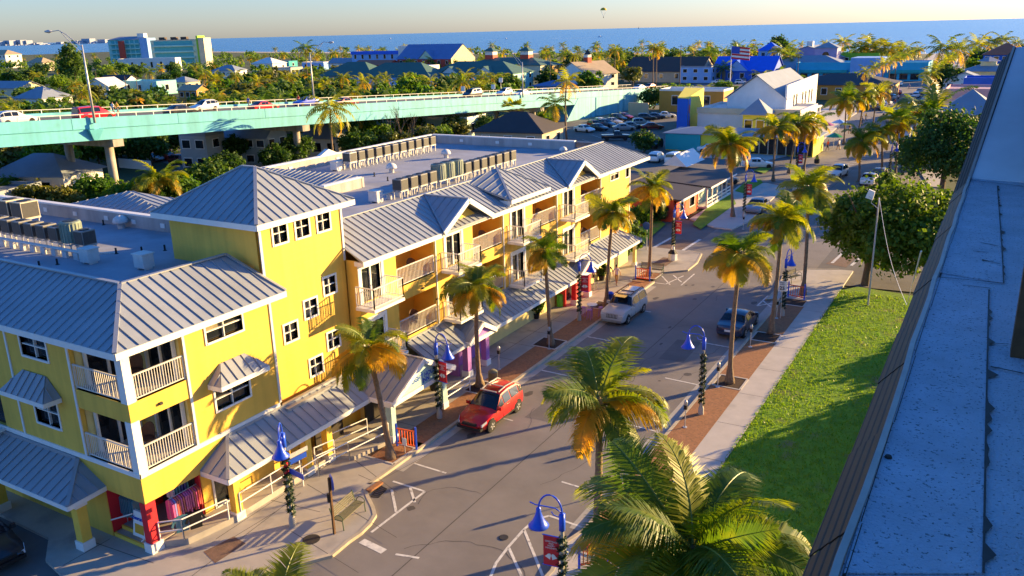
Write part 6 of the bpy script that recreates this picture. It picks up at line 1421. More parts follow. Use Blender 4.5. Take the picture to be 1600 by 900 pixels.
# ================================================================== BACKGROUND BUILDINGS
for n_, c_ in dict(bl_roof=(.12,.19,.38), gr_roof=(.065,.14,.115), grey_roof=(.24,.28,.34), tan_roof=(.42,.32,.2), brown_roof=(.07,.05,.04), red_roof=(.42,.12,.06), dark_roof=(.05,.042,.045), shaded_wall=(.36,.39,.39), blue_roof=(.015,.13,.72), white_wall=(.72,.7,.66), cream=(.62,.54,.38), tealwall=(.25,.58,.58), cyan=(.03,.42,.62), sky_wall=(.22,.42,.75), cobalt=(.02,.12,.55), lav=(.30,.28,.52), lime=(.22,.48,.03), ochre=(.42,.22,.035), redwall=(.45,.06,.035), lemon=(.72,.62,.05), pinkwall=(.55,.33,.34), paleyellow=(.68,.58,.30), turq=(.02,.36,.38), orangered=(.65,.10,.03), palegreen=(.45,.58,.45), stone=(.45,.37,.26)).items(): mk(n_, c_, .7, .1, .4)
PROT = []; LMK = []
def proj(p):
    c = ROT.transposed() @ (V(p)-V((0,0,CAM_H))); return (800+F_PX*c.x/-c.z, 450-F_PX*c.y/-c.z) if c.z < -1 else (-1e4, -1e4)
def house(label, pos, w, d, h, wall='white_wall', roof='grey_roof', kind='hip', rh=2.5, rot=0.0, st=1, nw=3, ov=.5, cat='house', name='house', win=True, protect=True, extra=None, chim=False):
    """w along local x, d along local y, walls to height h, roof rise rh"""
    t = thing(name, label, cat, (pos[0],pos[1],0)); m4 = Matrix.Translation((pos[0],pos[1],0)) @ Matrix.Rotation(rot,4,'Z'); ORG[t.name] = (pos[0],pos[1],0)
    mb = MB(); x, y = w/2, d/2; mb.box(-x,x,-y,y,-.1,h)
    if kind == 'gable_y': mb.slab([(-x,-y,h),(x,-y,h),(0,-y,h+rh*.96)], (0,.1,0)); mb.slab([(-x,y,h),(x,y,h),(0,y,h+rh*.96)], (0,-.1,0))
    if kind == 'gable_x': mb.slab([(x,-y,h),(x,y,h),(x,0,h+rh*.96)], (-.1,0,0)); mb.slab([(-x,-y,h),(-x,y,h),(-x,0,h+rh*.96)], (.1,0,0))
    wo_ = mb.xf(m4).build('wall', wall, t); X, Y = x+ov, y+ov; zz = h-.05; mb = MB(); fs = []
    if kind == 'hip':
        r = max(0, abs(X-Y)); a, b = (V((-r,0,h+rh)), V((r,0,h+rh))) if X >= Y else (V((0,-r,h+rh)), V((0,r,h+rh)))
        c = [V((-X,-Y,zz)),V((X,-Y,zz)),V((X,Y,zz)),V((-X,Y,zz))]
        fs = [[c[0],c[1],b,a],[c[1],c[2],b],[c[2],c[3],a,b],[c[3],c[0],a]] if X >= Y else [[c[0],c[1],a],[c[1],c[2],b,a],[c[2],c[3],b],[c[3],c[0],a,b]]
    elif kind == 'gable_y': fs = [[(-X,-Y,zz-.2),(0,-Y,h+rh),(0,Y,h+rh),(-X,Y,zz-.2)],[(X,-Y,zz-.2),(X,Y,zz-.2),(0,Y,h+rh),(0,-Y,h+rh)]]
    elif kind == 'gable_x': fs = [[(-X,-Y,zz-.2),(X,-Y,zz-.2),(X,0,h+rh),(-X,0,h+rh)],[(-X,Y,zz-.2),(-X,0,h+rh),(X,0,h+rh),(X,Y,zz-.2)]]
    if fs:
        for f in fs: mb.slab(f, (0,0,.12))
    else:
        mb.box(-x+.2,x-.2,-y+.2,y-.2,h,h+.06)
        for q in ((-x,x,-y,-y+.2),(-x,x,y-.2,y),(-x,-x+.2,-y+.2,y-.2),(x-.2,x,-y+.2,y-.2)): mb.box(q[0],q[1],q[2],q[3],h+.002,h+.5)
    ro = mb.xf(m4).build('roof', roof, t)
    if chim: m = MB(); m.box(x*.3,x*.3+.8,-.4,.4,h+rh*.3,h+rh+1); m.xf(m4).build('chimney', wall, ro)
    if win:
        fh = h/st
        for j in range(st):
            for i in range(nw):
                u = -x+w*(i+.5)/nw; m = MB(); ww = min(.7, w/nw*.3); z0, z1 = j*fh+fh*.35, j*fh+fh*.78; fr = MB()
                fr.box(u-ww-.12,u+ww+.12,-y-.06,-y+.05,z0-.12,z1+.12); fo = fr.xf(m4).build('window', 'white', t); m.box(u-ww,u+ww,-y-.09,-y-.02,z0,z1); m.xf(m4).build('pane', 'glass', fo)
            nd = max(1, int(nw*d/w))
            for i in range(nd):
                u = -y+d*(i+.5)/nd; m = MB(); ww = min(.7, d/nd*.3); z0, z1 = j*fh+fh*.35, j*fh+fh*.78; fr = MB()
                fr.box(x-.05,x+.06,u-ww-.12,u+ww+.12,z0-.12,z1+.12); fo = fr.xf(m4).build('window', 'white', t); m.box(x+.02,x+.09,u-ww,u+ww,z0,z1); m.xf(m4).build('pane', 'glass', fo)
    if protect:
        cs = [proj(m4 @ V(q)) for q in ((-x,-y,h*.35),(x,-y,h*.35),(x,y,h*.35),(-x,-y,h+rh),(x,-y,h+rh),(x,y,h+rh))]
        PROT.append((min(c[0] for c in cs), max(c[0] for c in cs), min(c[1] for c in cs), max(c[1] for c in cs), math.hypot(*pos[:2])))
    nm_ = label
    for w_ in (' on ',' with ',' by ',' behind ',' left',' right',' among ',' at ',' near ',' between ',' showing ',' seen ',' below ',' beside ',' in ',' under ',' across ',' along ',' beyond ',' facing ',' of '): nm_ = nm_.split(w_)[0]
    c_ = proj((pos[0],pos[1],h)); LMK.append((c_[0], math.hypot(*pos[:2]), nm_))
    return t, m4
def hx(px, py, *a, **k):
    g = G(px, py); a = list(a); top = k.pop('top', None)
    if top:
        z = FY(px, top, g.y).z; f = z/(a[2]+(a[6] if len(a) > 6 and a[5] != 'flat' else 0.4)); a[2] *= f
        if len(a) > 6: a[6] *= f
    k['_h'] = a[2]; k.setdefault('rot', 0); k.pop('_h'); t, m4 = house(k.pop('label'), (g.x,g.y), *a, **k)
    return t, (m4 @ Matrix.Diagonal((1,1,f,1)) if top else m4)
hx(12,106, 24,14,9, 'white_wall','tan_roof','hip',3, st=3, nw=5, top=78, label='white three storey building with a tan roof at the far left', name='apartment_building', cat='building')
hx(66,110, 18,10,4, 'cream','tan_roof','hip',2.5, top=90, label='low cream house with a tan roof left of the feathery tree')
# beach hotel of two blocks
t, m4 = hx(212,106, 30,13,24, 'tealwall','grey_roof','hip',2.5, rot=.5, st=6, nw=6, win=False, top=57, label='tall turquoise hotel block on the left of the shore', name='hotel', cat='building')
def balconies(t, m4, w, d, h, st, wallm, dark='tealdark', n=6):
    for j in range(1, st):
        m = MB(); m.box(-w*.46,w*.3,-d/2-1.3,-d/2,j*h/st-.1,j*h/st+.9); m.xf(m4).build('balcony', wallm, t)
        for i in range(n): m = MB(); u = -w*.44+w*.72*(i+.5)/n; m.box(u-w*.045,u+w*.045,-d/2-.06,-d/2+.02,j*h/st+.9,(j+1)*h/st-.4); m.xf(m4).build('window', dark, t)
balconies(t, m4, 30, 13, 24, 6, 'tealwall')
m = MB(); m.box(9.5,15.2,-8.0,6.7,0,25); m.xf(m4).build('end_wall', 'sky_wall', t); m = MB(); m.box(-6,-2,-9.6,-8,4,23); m.xf(m4).build('stair_tower', 'redwall', t); m = MB(); m.box(6,11,-3,3,25,29); m.xf(m4).each('plant_room', 'white_wall', t)
t, m4 = hx(288,108, 37,12,21, 'palegreen','stone','flat',0, rot=.5, st=5, win=False, top=62, label='green and cream hotel block right of the turquoise one', name='hotel', cat='building'); balconies(t, m4, 37, 12, 21, 5, 'tealwall', n=8)
m = MB(); m.box(13.5,14.6,-7,6.2,0,24); m.xf(m4).build('end_wall', 'lime', t); m = MB(); m.box(14.7,18.6,-6.8,6.2,0,22.5); m.xf(m4).build('end_wall', 'cream', t); m = MB()
for u in (-12,-4,3): m.box(u-2,u+2,-2,2,21,23.5)
m.xf(m4).each('plant_room', 'brown_roof', t)
hx(236,112, 38,9,7.5, 'white_wall','white_wall','flat',0, nw=6, rot=.5, top=91, label='long low white pavilion below the two hotel blocks', name='pavilion', cat='building')
for px, py, w, d, h, wl, rf, k, rh, rot, lb in [
  (25,150,20,10,3.5,'cream','grey_roof','gable_x',2.2,.1,'long pale blue roofed house among the trees at the left edge'),(72,176,12,10,4.5,'white_wall','grey_roof','hip',3,.1,'pale pyramid roofed house behind the bridge at left'),
  (188,140,14,9,3.5,'white_wall','dark_roof','gable_x',2.5,.2,'dark roofed house behind the lamp post'),(168,150,12,8,4,'white_wall','white_wall','gable_y',2.8,.1,'white gabled house left of the blue roof'),(236,146,20,9,4.5,'tealwall','tealwall','flat',0,.0,'pale turquoise flat roofed house among the trees'),
  (290,140,9,8,3.2,'cream','grey_roof','hip',2,.1,'small grey roofed house below the green hotel'),(305,156,8,6,3.5,'ochre','tan_roof','gable_x',1.5,.1,'small ochre hut near the bridge rail'),
  (422,114,15,12,5.5,'white_wall','white_wall','hip',3,.1,'white hipped house left of the very tall palm'),(455,118,9,9,4,'cream','grey_roof','flat',0,0,'small cream block beside the white hipped house'),(498,108,18,10,4,'sky_wall','white_wall','flat',0,0,'pale blue low house on the shore'),
  (445,106,16,8,4,'turq','turq','flat',0,0,'low teal roofed shed by the water'),(545,112,20,10,5,'white_wall','grey_roof','gable_x',2.5,.1,'white beach house with a grey roof'),
  (360,122,14,10,4,'white_wall','grey_roof','hip',2.5,.2,'grey roofed house right of the green hotel')]:
    hx(px, py, w, d, h, wl, rf, k, rh, rot=rot, label=lb, nw=3)
t, m4 = hx(600,112, 36,10,10, 'sky_wall','blue_roof','flat',0, nw=7, st=2, top=80, label='long building with a bright blue roof band and a white end tower', name='motel', cat='building'); m = MB(); m.box(15,21,-5.5,4,0,13); m.xf(m4).build('end_tower', 'white_wall', t); m = MB(); m.box(-18.3,14.8,-5.4,-5.02,9,10.6); m.xf(m4).build('roof_band', 'blue_roof', t)
def gables(t, m4, xs, y, z, w, h, dep, wallm, roofm):
    for x in xs:
        m = MB(); m.slab([(x-w,y,z),(x+w,y,z),(x,y,z+h)], (0,.15,0)); g_ = m.xf(m4).build('gable', wallm, t); m = MB(); m.slab([(x-w-.3,y-.3,z-.1),(x,y-.3,z+h+.15),(x,y+dep,z+h+.15),(x-w-.3,y+dep*.2,z-.1)], (0,0,.12)); m.slab([(x+w+.3,y-.3,z-.1),(x,y-.3,z+h+.15),(x,y+dep,z+h+.15),(x+w+.3,y+dep*.2,z-.1)], (0,0,.12)); m.xf(m4).build('gable_roof', roofm, g_)
t, m4 = hx(682,115, 34,20,8, 'redwall','bl_roof','gable_x',7, st=2, nw=7, rot=-.05, top=69, label='large house with a big blue roof and cream gable end by the sea', name='beach_house'); gables(t, m4, (2,), -10.4, 8, 4.5, 4, 7, 'palegreen', 'bl_roof'); m = MB(); m.slab([(17.2,-10,0),(17.2,10,0),(17.2,10,8),(17.2,0,14.6),(17.2,-10,8)], (.15,0,0)); m.xf(m4).build('end_wall', 'paleyellow', t)
t, m4 = hx(560,138, 24,16,6, 'grey_roof','gr_roof','hip',5.5, nw=5, rot=.1, top=97, label='wide dark green hipped roof building left of the red front', name='inn', cat='building')
t, m4 = hx(632,142, 30,15,6, 'sky_wall','gr_roof','hip',5, nw=6, st=2, rot=.1, top=98, label='dark green roofed lodge with a verandah right of the red front', name='inn', cat='building'); m = MB()
for i in range(8): m.box(-14+4*i-.15,-14+4*i+.15,-9.5,-9.2,0,5)
m.xf(m4).each('verandah_post', 'white', t); m = MB(); m.box(-15,15,-9.6,-7.5,2.9,3.2); m.xf(m4).build('verandah', 'white_wall', t)
hx(590,118, 22,12,8, 'redwall','red_roof','gable_x',3, nw=4, top=94, label='red walled building between the green roofs', name='inn', cat='building')
hx(655,124, 16,10,6, 'white_wall','white_wall','flat',0, top=102, label='white block behind the green lodge', name='shop', cat='building')
t, m4 = hx(752,140, 34,16,8, 'tealwall','gr_roof','hip',5, nw=7, st=2, rot=.05, top=96, label='long pale turquoise building with a green hipped roof and gables', name='inn', cat='building'); gables(t, m4, (-8,6), -8.4, 8, 3.4, 3, 6, 'white_wall', 'gr_roof')
t, m4 = hx(800,118, 40,18,7, 'cream','gr_roof','hip',4.5, nw=8, st=2, win=False, top=90, label='green roofed hall with two red and white roof towers', name='hall', cat='building')
for x in (-11,8):
    m = MB(); m.box(x-2.2,x+2.2,-2.2,2.2,9,13.4); tw_ = m.xf(m4).build('roof_tower', 'redwall', t); m = MB(); m.box(x-2.1,x+2.1,-2.1,2.1,13.4,15.8); m.xf(m4).build('lantern', 'white_wall', tw_); m = MB(); ap_ = V((x,0,18.4)); q = [V((x-3,-3,15.8)),V((x+3,-3,15.8)),V((x+3,3,15.8)),V((x-3,3,15.8))]
    for i in range(4): m.slab([q[i],q[(i+1)%4],ap_], (0,0,.1))
    m.xf(m4).build('tower_roof', 'gr_roof', tw_)
t, m4 = hx(918,138, 14,16,7.5, 'white_wall','tan_roof','gable_y',5.5, nw=3, st=2, rot=-.3, top=96, label='white house with a tan roof and a dark topped cupola', name='cupola_house'); m = MB(); m.box(-1,1,-1,1,11,15); cu_ = m.xf(m4).build('cupola', 'redwall', t); m = MB(); m.box(-.95,.95,-.95,.95,15,16.4); m.xf(m4).build('lantern', 'white_wall', cu_); m = MB(); m.lathe([(1.6,16.4),(0,19)], n=4); m.xf(m4).build('cupola_roof', 'dark_roof', cu_)
hx(868,142, 12,10,4, 'sky_wall','bl_roof','hip',3, top=126, label='small blue hipped roof house left of the cupola house'); hx(850,118, 14,10,9, 'ochre','gr_roof','hip',3, st=2, top=96, label='ochre house showing among the dark palms')
hx(1047,126, 30,20,5, 'stone','brown_roof','gable_x',6, nw=5, top=89, label='long brown shingled roof hall beside the flagpole', name='hall', cat='building'); hx(1092,128, 12,9,6, 'sky_wall','grey_roof','flat',0, st=2, top=103, label='small grey beach building right of the brown roof', name='kiosk', cat='building')
t, m4 = hx(1168,126, 22,16,5, 'cobalt','blue_roof','gable_x',6, nw=5, top=88, label='bright blue roofed beach house with a gable', name='beach_house'); gables(t, m4, (-2,), -8.4, 5, 4, 4.5, 8, 'sky_wall', 'blue_roof')
t, m4 = hx(1202,118, 8,8,16, 'sky_wall','blue_roof','hip',5, st=3, nw=2, top=66, label='blue pointed turret behind the bright blue house', name='turret', cat='tower')
t, m4 = hx(1268,108, 30,24,10, 'lav','grey_roof','gable_y',8, nw=4, win=False, top=71, label='lavender gabled hall with a roof lantern near the beach', name='hall', cat='building'); m = MB(); m.box(-1.3,1.3,-8,-5.4,17,21.5); m.xf(m4).build('cupola', 'white_wall', t)
t, m4 = hx(1291,112, 9,9,18, 'lav','grey_roof','hip',4, win=False, top=66, label='lavender square tower with an arched opening beside the gabled hall', name='tower', cat='tower'); m = MB(); m.slab([(-1.3,-4.6,8),(1.3,-4.6,8),(1.3,-4.6,13.5),(.7,-4.6,15),(-.7,-4.6,15),(-1.3,-4.6,13.5)], (0,.2,0)); m.xf(m4).build('arched_window', 'glass', t)
t, m4 = hx(1262,122, 36,24,5.5, 'stone','grey_roof','hip',6.5, win=False, top=87, label='open sided pavilion with a grey blue hipped roof', name='pavilion', cat='building'); m = MB()
for i in range(9): m.box(-18+4.5*i-.25,-18+4.5*i+.25,-12.9,-12.4,0,5.3)
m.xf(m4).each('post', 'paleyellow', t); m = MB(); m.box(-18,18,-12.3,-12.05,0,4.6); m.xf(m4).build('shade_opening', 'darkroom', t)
hx(1326,108, 26,14,11, 'lime','lime','flat',0, nw=3, top=83, label='lime green block behind the cyan shop', name='shop', cat='building')
t, m4 = hx(1347,124, 44,16,10, 'cyan','cyan','flat',0, win=False, top=97, label='long cyan shop with a blue centre tower', name='shop', cat='building'); m = MB(); m.box(-3,8,-9.5,6,0,13.5); m.xf(m4).build('centre_tower', 'sky_wall', t); m = MB(); m.box(-21,-4,-9.2,-8.02,4.8,6.4); m.box(9,21,-9.2,-8.02,4.8,6.4); m.xf(m4).each('awning', 'turq', t)
for i in range(6): u = (-19,-15,-11,11,14.5,18)[i]; m = MB(); m.box(u-1.3,u+1.3,-8.12,-7.9,.8,4.2); m.xf(m4).build('shop_window', 'glass', t)
hx(1297,123, 8,8,7, 'orangered','white_wall','flat',0, nw=1, top=102, label='small orange red shop between the pavilion and the cyan shop', name='shop', cat='building')
hx(1318,152, 26,18,6.5, 'ochre','dark_roof','hip',4.2, nw=7, top=115, label='wide building with a black hipped roof and a row of windows', name='restaurant', cat='building')
t, m4 = hx(1262,150, 22,12,6, 'dark_roof','brown_roof','flat',0, win=False, top=126, label='low dark brown flat block left of the black hipped roof', name='annex', cat='building')
# white false front building and its cream wing
gw = G(1224,204); t, m4 = house('white wooden building with a tall false front facing the street', (gw.x-4.5,gw.y+8.5), 11,27,6.6, 'white_wall','grey_roof','gable_y',4.2, win=False, name='false_front_building', cat='building')
m = MB(); m.slab([(5.6,-14,0),(5.6,13.8,0),(5.6,13.8,9.6),(5.6,-14,9.0)], (.35,0,0)); ff = m.xf(m4).build('false_front', 'white_wall', t)
for i, u in enumerate((-8,-5.6,-.2,2.6,6.0,8.6)): m = MB(); m.box(5.93,6.0,u-.45,u+.45,4.2,6.9); m.xf(m4).build('window', 'glass', ff)
m = MB(); m.box(5.95,7.8,-11.4,11.2,3.1,3.35); m.xf(m4).build('porch_roof', 'white', t); m = MB()
for i in range(7): m.box(7.4,7.65,-11.2+3.6*i,-10.95+3.6*i,0,3.1)
m.xf(m4).each('porch_post', 'white', t); m = MB(); m.box(5.2,5.58,-11.75,-11.2,4.2,5.3); m.box(5.2,5.58,-11.75,-11.2,7.2,8.2); m.xf(m4).each('sign_bracket', 'stone', t)
gw2 = G(1180,212); t, m4 = house('long low white flat roofed wing with a cream parapet', (gw2.x-1,gw2.y+5), 19,15,4.6, 'white_wall','white_wall','flat',0, win=False, name='shop_wing', cat='building'); m = MB(); m.box(-9.6,9.5,-7.8,-7.52,4.2,5.2); m.xf(m4).build('parapet', 'cream', t)
t, m4 = house('small yellow dormer house with a pointed grey roof in front of the white wing', (gw2.x+1.5,gw2.y-5), 4.2,4.2,4.6, 'lemon','grey_roof','hip',2.6, nw=2, name='ticket_booth', cat='building')
t, m4 = house('low shop with turquoise eaves and yellow walls along the driveway', (G(1150,240).x,G(1150,240).y+4), 24,8,2.9, 'lemon','grey_roof','hip',.7, win=False, name='shop', cat='building'); m = MB(); m.box(-12,-6,-4.3,-4.02,.2,2.8); m.xf(m4).build('mural_wall', 'turq', t); m = MB()
for i in range(8): m.box(1+1.4*i-.08,1+1.4*i+.08,-4.6,-4.45,0,2.8)
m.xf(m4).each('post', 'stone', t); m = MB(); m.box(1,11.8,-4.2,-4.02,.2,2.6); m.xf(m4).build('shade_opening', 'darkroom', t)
ym0, ym1 = G(1057,212), G(1118,190); t = thing('mural_building', 'tall yellow wedge shaped wall with a blue mural at its left end', 'building', ym0); q = [(ym0.x,ym0.y),(ym0.x+2.2,ym0.y-.4),(-58.0,ym0.y+26),(-62.5,ym0.y+26.6)]
mb = MB(); mb.prism(q, 0, 7.2); mb.build('wall', 'lemon', t); d_ = (V(q[2]+(0,))-V(q[1]+(0,)))
mb = MB(); p0, p1 = V(q[0]+(0,)), V(q[1]+(0,)); n_ = V((p1.y-p0.y, -(p1.x-p0.x), 0)).normalized(); mb.slab([p0+n_*.03+V((0,0,.1)), p1+n_*.03+V((0,0,.1)), p1+n_*.03+V((0,0,7)), p0+n_*.03+V((0,0,7))], n_*.05); e1 = V(q[1]+(0,)); mb.slab([e1+V((.05,0,.1)), e1+d_*.16+V((.05,0,.1)), e1+d_*.10+V((.05,0,4)), e1+d_*.13+V((.05,0,6.9)), e1+V((.05,0,6.9))], (.05,0,0)); mb.build('mural', 'cobalt', t)
mb = MB(); c_ = e1+d_*.05+V((.13,0,5.0)); dn = d_.normalized(); mb.slab([c_+dn*.9*math.cos(a)+V((0,0,.9*math.sin(a))) for a in [k*PI/5 for k in range(10)]], (.02,0,0)); c_ = e1+d_*.07+V((.13,0,2.4)); mb.slab([c_+dn*.5*math.cos(a)+V((0,0,.5*math.sin(a))) for a in [k*PI/5 for k in range(10)]], (.02,0,0)); mb.build('mural_motif', 'orangered', t)
g = G(1070,178); t, m4 = house('long low ochre wall building behind the car park', (g.x,g.y+8), 16,8,5, 'ochre','white_wall','flat',0, nw=2, name='store', cat='building')
g = G(1060,228); t = thing('waste_bin', 'dark green dumpster by the teal mural wall', 'bin', (g.x,g.y,0)); mb = MB(); mb.box(g.x-2,g.x+2,g.y,g.y+2.4,0.1,1.9); mb.box(g.x-2.1,g.x+2.1,g.y-.1,g.y+2.5,1.9,2.0); mb.build('container', 'greenmetal', t)
g = G(1000,181); t = thing('utility_box', 'grey block wall beside the bridge abutment', 'wall', (g.x,g.y,0)); mb = MB(); mb.box(g.x-3,g.x+2,g.y,g.y+.4,0,3); mb.build('panel', 'stone', t)
# right hand side of the far street
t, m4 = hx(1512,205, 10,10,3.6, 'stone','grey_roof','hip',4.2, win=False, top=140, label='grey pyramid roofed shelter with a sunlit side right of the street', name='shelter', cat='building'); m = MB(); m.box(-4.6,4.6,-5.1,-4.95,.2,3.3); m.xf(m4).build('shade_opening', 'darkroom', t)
hx(1540,182, 16,14,5.5, 'pinkwall','pinkwall','flat',0, nw=2, top=136, label='pink flat roofed shop behind the pyramid shelter', name='shop', cat='building'); hx(1545,160, 12,10,8, 'cobalt','cobalt','flat',0, nw=1, win=False, top=121, label='deep blue block behind the pink shop', name='shop', cat='building')
t, m4 = hx(1539,142, 12,10,10, 'paleyellow','grey_roof','hip',3.5, st=2, nw=2, top=99, label='pale yellow upper house with a grey tiered roof', name='beach_house'); m = MB(); m.box(-2,2,-2,2,12.5,14.6); cu_ = m.xf(m4).build('cupola', 'paleyellow', t); m = MB(); m.lathe([(3.2,14.6),(0,17)], n=4); m.xf(m4).build('cupola_roof', 'grey_roof', cu_)
hx(1566,124, 13,12,11, 'cobalt','red_roof','hip',4.5, st=3, nw=5, top=68, label='blue building with a red tiled roof at the right by the sea', name='hotel', cat='building'); hx(1505,150, 10,8,6, 'white_wall','grey_roof','gable_y',2.5, top=112, label='small white house left of the pale yellow one')
# under and around the bridge
hx(80,306, 11,8,3.3, 'white_wall','grey_roof','hip',2.4, rot=.35, nw=2, label='pale house with a grey blue hipped roof left of the bridge pier')
hx(-8,330, 8,8,2.6, 'paleyellow','grey_roof','flat',0, rot=.35, nw=1, label='corner of a yellow house at the left edge')
hx(322,266, 5,4.5,5.6, 'shaded_wall','grey_roof','flat',0, rot=.2, st=2, nw=2, label='white two storey house behind the tower under the bridge'); hx(402,256, 8.5,6,4.8, 'shaded_wall','grey_roof','gable_x',2.8, rot=.2, st=2, nw=4, label='pale two storey house with a screened porch under the bridge')  # house walls darkened in colour for the shade under the bridge
hx(512,244, 8,6,3.4, 'white_wall','grey_roof','hip',2, rot=.2, nw=3, label='white house behind the second bridge pier'); hx(690,215, 16,8,4, 'palegreen','white_wall','flat',0, rot=.1, nw=5, label='pale green building seen under the bridge')
hx(812,228, 13,10,3, 'stone','dark_roof','hip',3, rot=.1, nw=3, label='small house with a dark brown hipped roof beyond the flat roof')
b_ = G(212,268); t = thing('banner_sign', 'white lettered banner on a fence under the bridge', 'banner', (b_.x,b_.y,0)); mb = MB(); mb.box(b_.x-4,b_.x+4,b_.y,b_.y+.08,.4,1.9); mb.build('sheet', 'white_wall', t); mb = MB()
for x in (-4,0,4): mb.bar((b_.x+x,b_.y+.15,0),(b_.x+x,b_.y+.15,2), .08)
mb.build('post', 'wood', t)
for kind, col, px, hd, lb in [('sedan','car_silver',(236,252),.2,'silver car parked under the bridge'),('suv','car_red',(262,250),.2,'red car parked under the bridge'),('suv','car_maroon',(285,256),.3,'maroon car parked under the bridge'),('pickup','car_black',(300,278),.3,'black truck by the white house under the bridge')]:
    g = G(*px); put_car(kind, col if kind+col not in ('sedancar_silver',) else 'car_pewter', g, hd, lb, 'cars parked under the bridge')
# red and green cottage beyond the crossing
def cottage():
    t = thing('cottage', 'small orange red cottage with a black shed roof and white frames', 'building', (-31.5,97,0)); m = MB()
    a = G(1006,352); b = G(1084,326); c = G(1084,326)
    x0, x1 = a.x-.2, b.x+.6; y0, y1 = a.y+2.6, b.y-.4
    facade(wx(x1), y0, y1, 0, 2.4, [(y0+1.0,y0+2.2,1.0,2.0),(y1-3.0,y1-1.4,.9,2.0)], 'orangered', t)
    for q in ((y0+1.0,y0+2.2,1.0,2.0),(y1-3.0,y1-1.4,.9,2.0)): window(wx(x1), *q, t, 1, 1)
    m = MB(); m.box(x1-6.5,x1-.25,y0,y1,0,2.38); m.build('core', 'redwall', t); m = MB(); m.slab([(x1-7,y0-.5,3.0),(x1+.7,y0-.5,2.42),(x1+.7,y1+.1,2.42),(x1-7,y1+.1,3.0)], (0,0,.14)); m.build('roof', 'dark_roof', t); m = MB(); m.bar((x1+.72,y0-.5,2.45),(x1+.72,y1+.1,2.45), .08,.22); m.build('fascia', 'white', t)
    t2 = thing('cottage', 'pale green cottage with a black roof and white verandah rails', 'building', (x1-2,y1+6,0)); ya, yb = y1+.7, y1+10.2; X1 = x1+.8
    m = MB(); m.box(X1-6,X1-1.4,ya,yb,0,2.4); m.build('wall', 'palegreen', t2); m = MB(); m.slab([(X1-6.6,ya-.3,2.95),(X1+.5,ya-.3,2.5),(X1+.5,yb+.4,2.5),(X1-6.6,yb+.4,2.95)], (0,0,.14)); m.build('roof', 'dark_roof', t2); m = MB(); m.bar((X1+.52,ya-.3,2.52),(X1+.52,yb+.4,2.52), .08,.2)
    m.build('fascia', 'white', t2); m = MB()
    for i in range(6): y = ya+(yb-ya)*i/5; m.box(X1-.1,X1+.05,y-.08,y+.08,0,2.48)
    for z in (.3,.7,1.1): m.bar((X1,ya,z),(X1,yb,z), .06,.14)
    m.build('verandah_rail', 'white', t2); m = MB(); m.box(X1-1.4,X1+.1,ya,yb,.02,.25); m.build('verandah_floor', 'white_wall', t2)
    for i in range(3): y = ya+1.2+2.9*i; window(wx(X1-1.4), y, y+1.3, .9, 2.0, t2, 2, 2)
    t3 = thing('roof_tarp', 'white sheet metal ridge standing over the black roofs', 'roof', (-35.5,104,3.2)); m = MB(); ya_, yb_ = 100.5, 107.5
    m.slab([(-33.8,ya_,3.3),(-33.8,yb_,3.3),(-35.4,yb_,4.7),(-35.4,ya_,4.7)], (-.1,0,0)); m.slab([(-37.0,ya_,3.4),(-37.0,yb_,3.4),(-35.4,yb_,4.7),(-35.4,ya_,4.7)], (.1,0,0)); m.slab([(-36.9,ya_+.05,3.4),(-33.9,ya_+.05,3.3),(-35.4,ya_+.05,4.65)], (0,.1,0)); m.build('sheet', 'white', t3)
    t4 = thing('shop_shed', 'long black flat roofed shed behind the orange cottage', 'building', (x1-14,y1+2,0)); m = MB(); m.box(x1-22,x1-8,y0+4,y1+5,0,2.8); m.build('wall', 'palegreen', t4); m = MB(); m.box(x1-22.4,x1-7.6,y0+3.6,y1+5.4,2.8,3.05); m.build('roof', 'dark_roof', t4)
cottage()
# stop sign back and blue street bits by the crossing
for p, lb in (((1010,392),'blue backed sign at the brown crossing'),):
    g = G(*p); t = thing('road_sign', lb, 'road sign', (g.x,g.y,.1)); mb = MB(); mb.tube([(g.x,g.y,.1),(g.x,g.y,2.7)], .05, 6); mb.build('post', 'galv', t); mb = MB(); mb.slab([V((g.x-.04,g.y-.06,2.4))+V((.38*math.cos(PI/8+k*PI/4),0,.38*math.sin(PI/8+k*PI/4))) for k in range(8)], (0,.03,0)); mb.build('sign_plate', 'signblue', t)
# cafe umbrellas and people at the junction
def umbrella(g, m_, label, h=2.4, r=1.5):
    t = thing('parasol', label, 'parasol', (g.x,g.y,.1), 'cafe parasols'); mb = MB(); mb.tube([(g.x,g.y,.1),(g.x,g.y,h+.1)], .04, 6); mb.build('pole', 'white', t); mb = MB(); mb.lathe([(r,h-.55),(r*.5,h-.18),(0,h+.1)], (g.x,g.y,.1), 8); mb.build('canopy', m_, t)
paint('par_green', (.02,.3,.12)); umbrella(G(1302,232), 'par_green', 'green parasol at the cafe on the junction corner'); umbrella(G(1290,212), 'c_coral', 'red parasol by the cafe tables'); umbrella(G(1310,208), 'sky_wall', 'pale blue parasol beyond the green one'); umbrella(G(1503,228), 'sky_wall', 'pale blue parasol by the pyramid shelter', r=2.4)
tops = ['cloth_red','cloth_white','cloth_blue','cloth_dark','cloth_grey','cloth_yellow','shirt_pale']
for i, (p, lb) in enumerate((((1293,236),'person in red sitting side of the green parasol'),((1310,235),'person in white right of the green parasol'),((1284,222),'person in blue left of the parasols'),((1327,210),'person by the far palms'),((1346,196),'person on the far pavement in front of the car yard'),((1352,190),'person beyond the far palms on the pavement'),((1403,158),'person far down the street on the left pavement'),((1398,166),'person crossing the far street'),((1380,185),'person on the far left pavement by a trunk'),((1420,140),'person at the far end of the street'))):
    person(G(*p), rr.random()*6, lb, 'skin', tops[i % 7], 'cloth_grey' if i % 2 else 'cloth_dark', low=True, group='people around the far cafe and street')
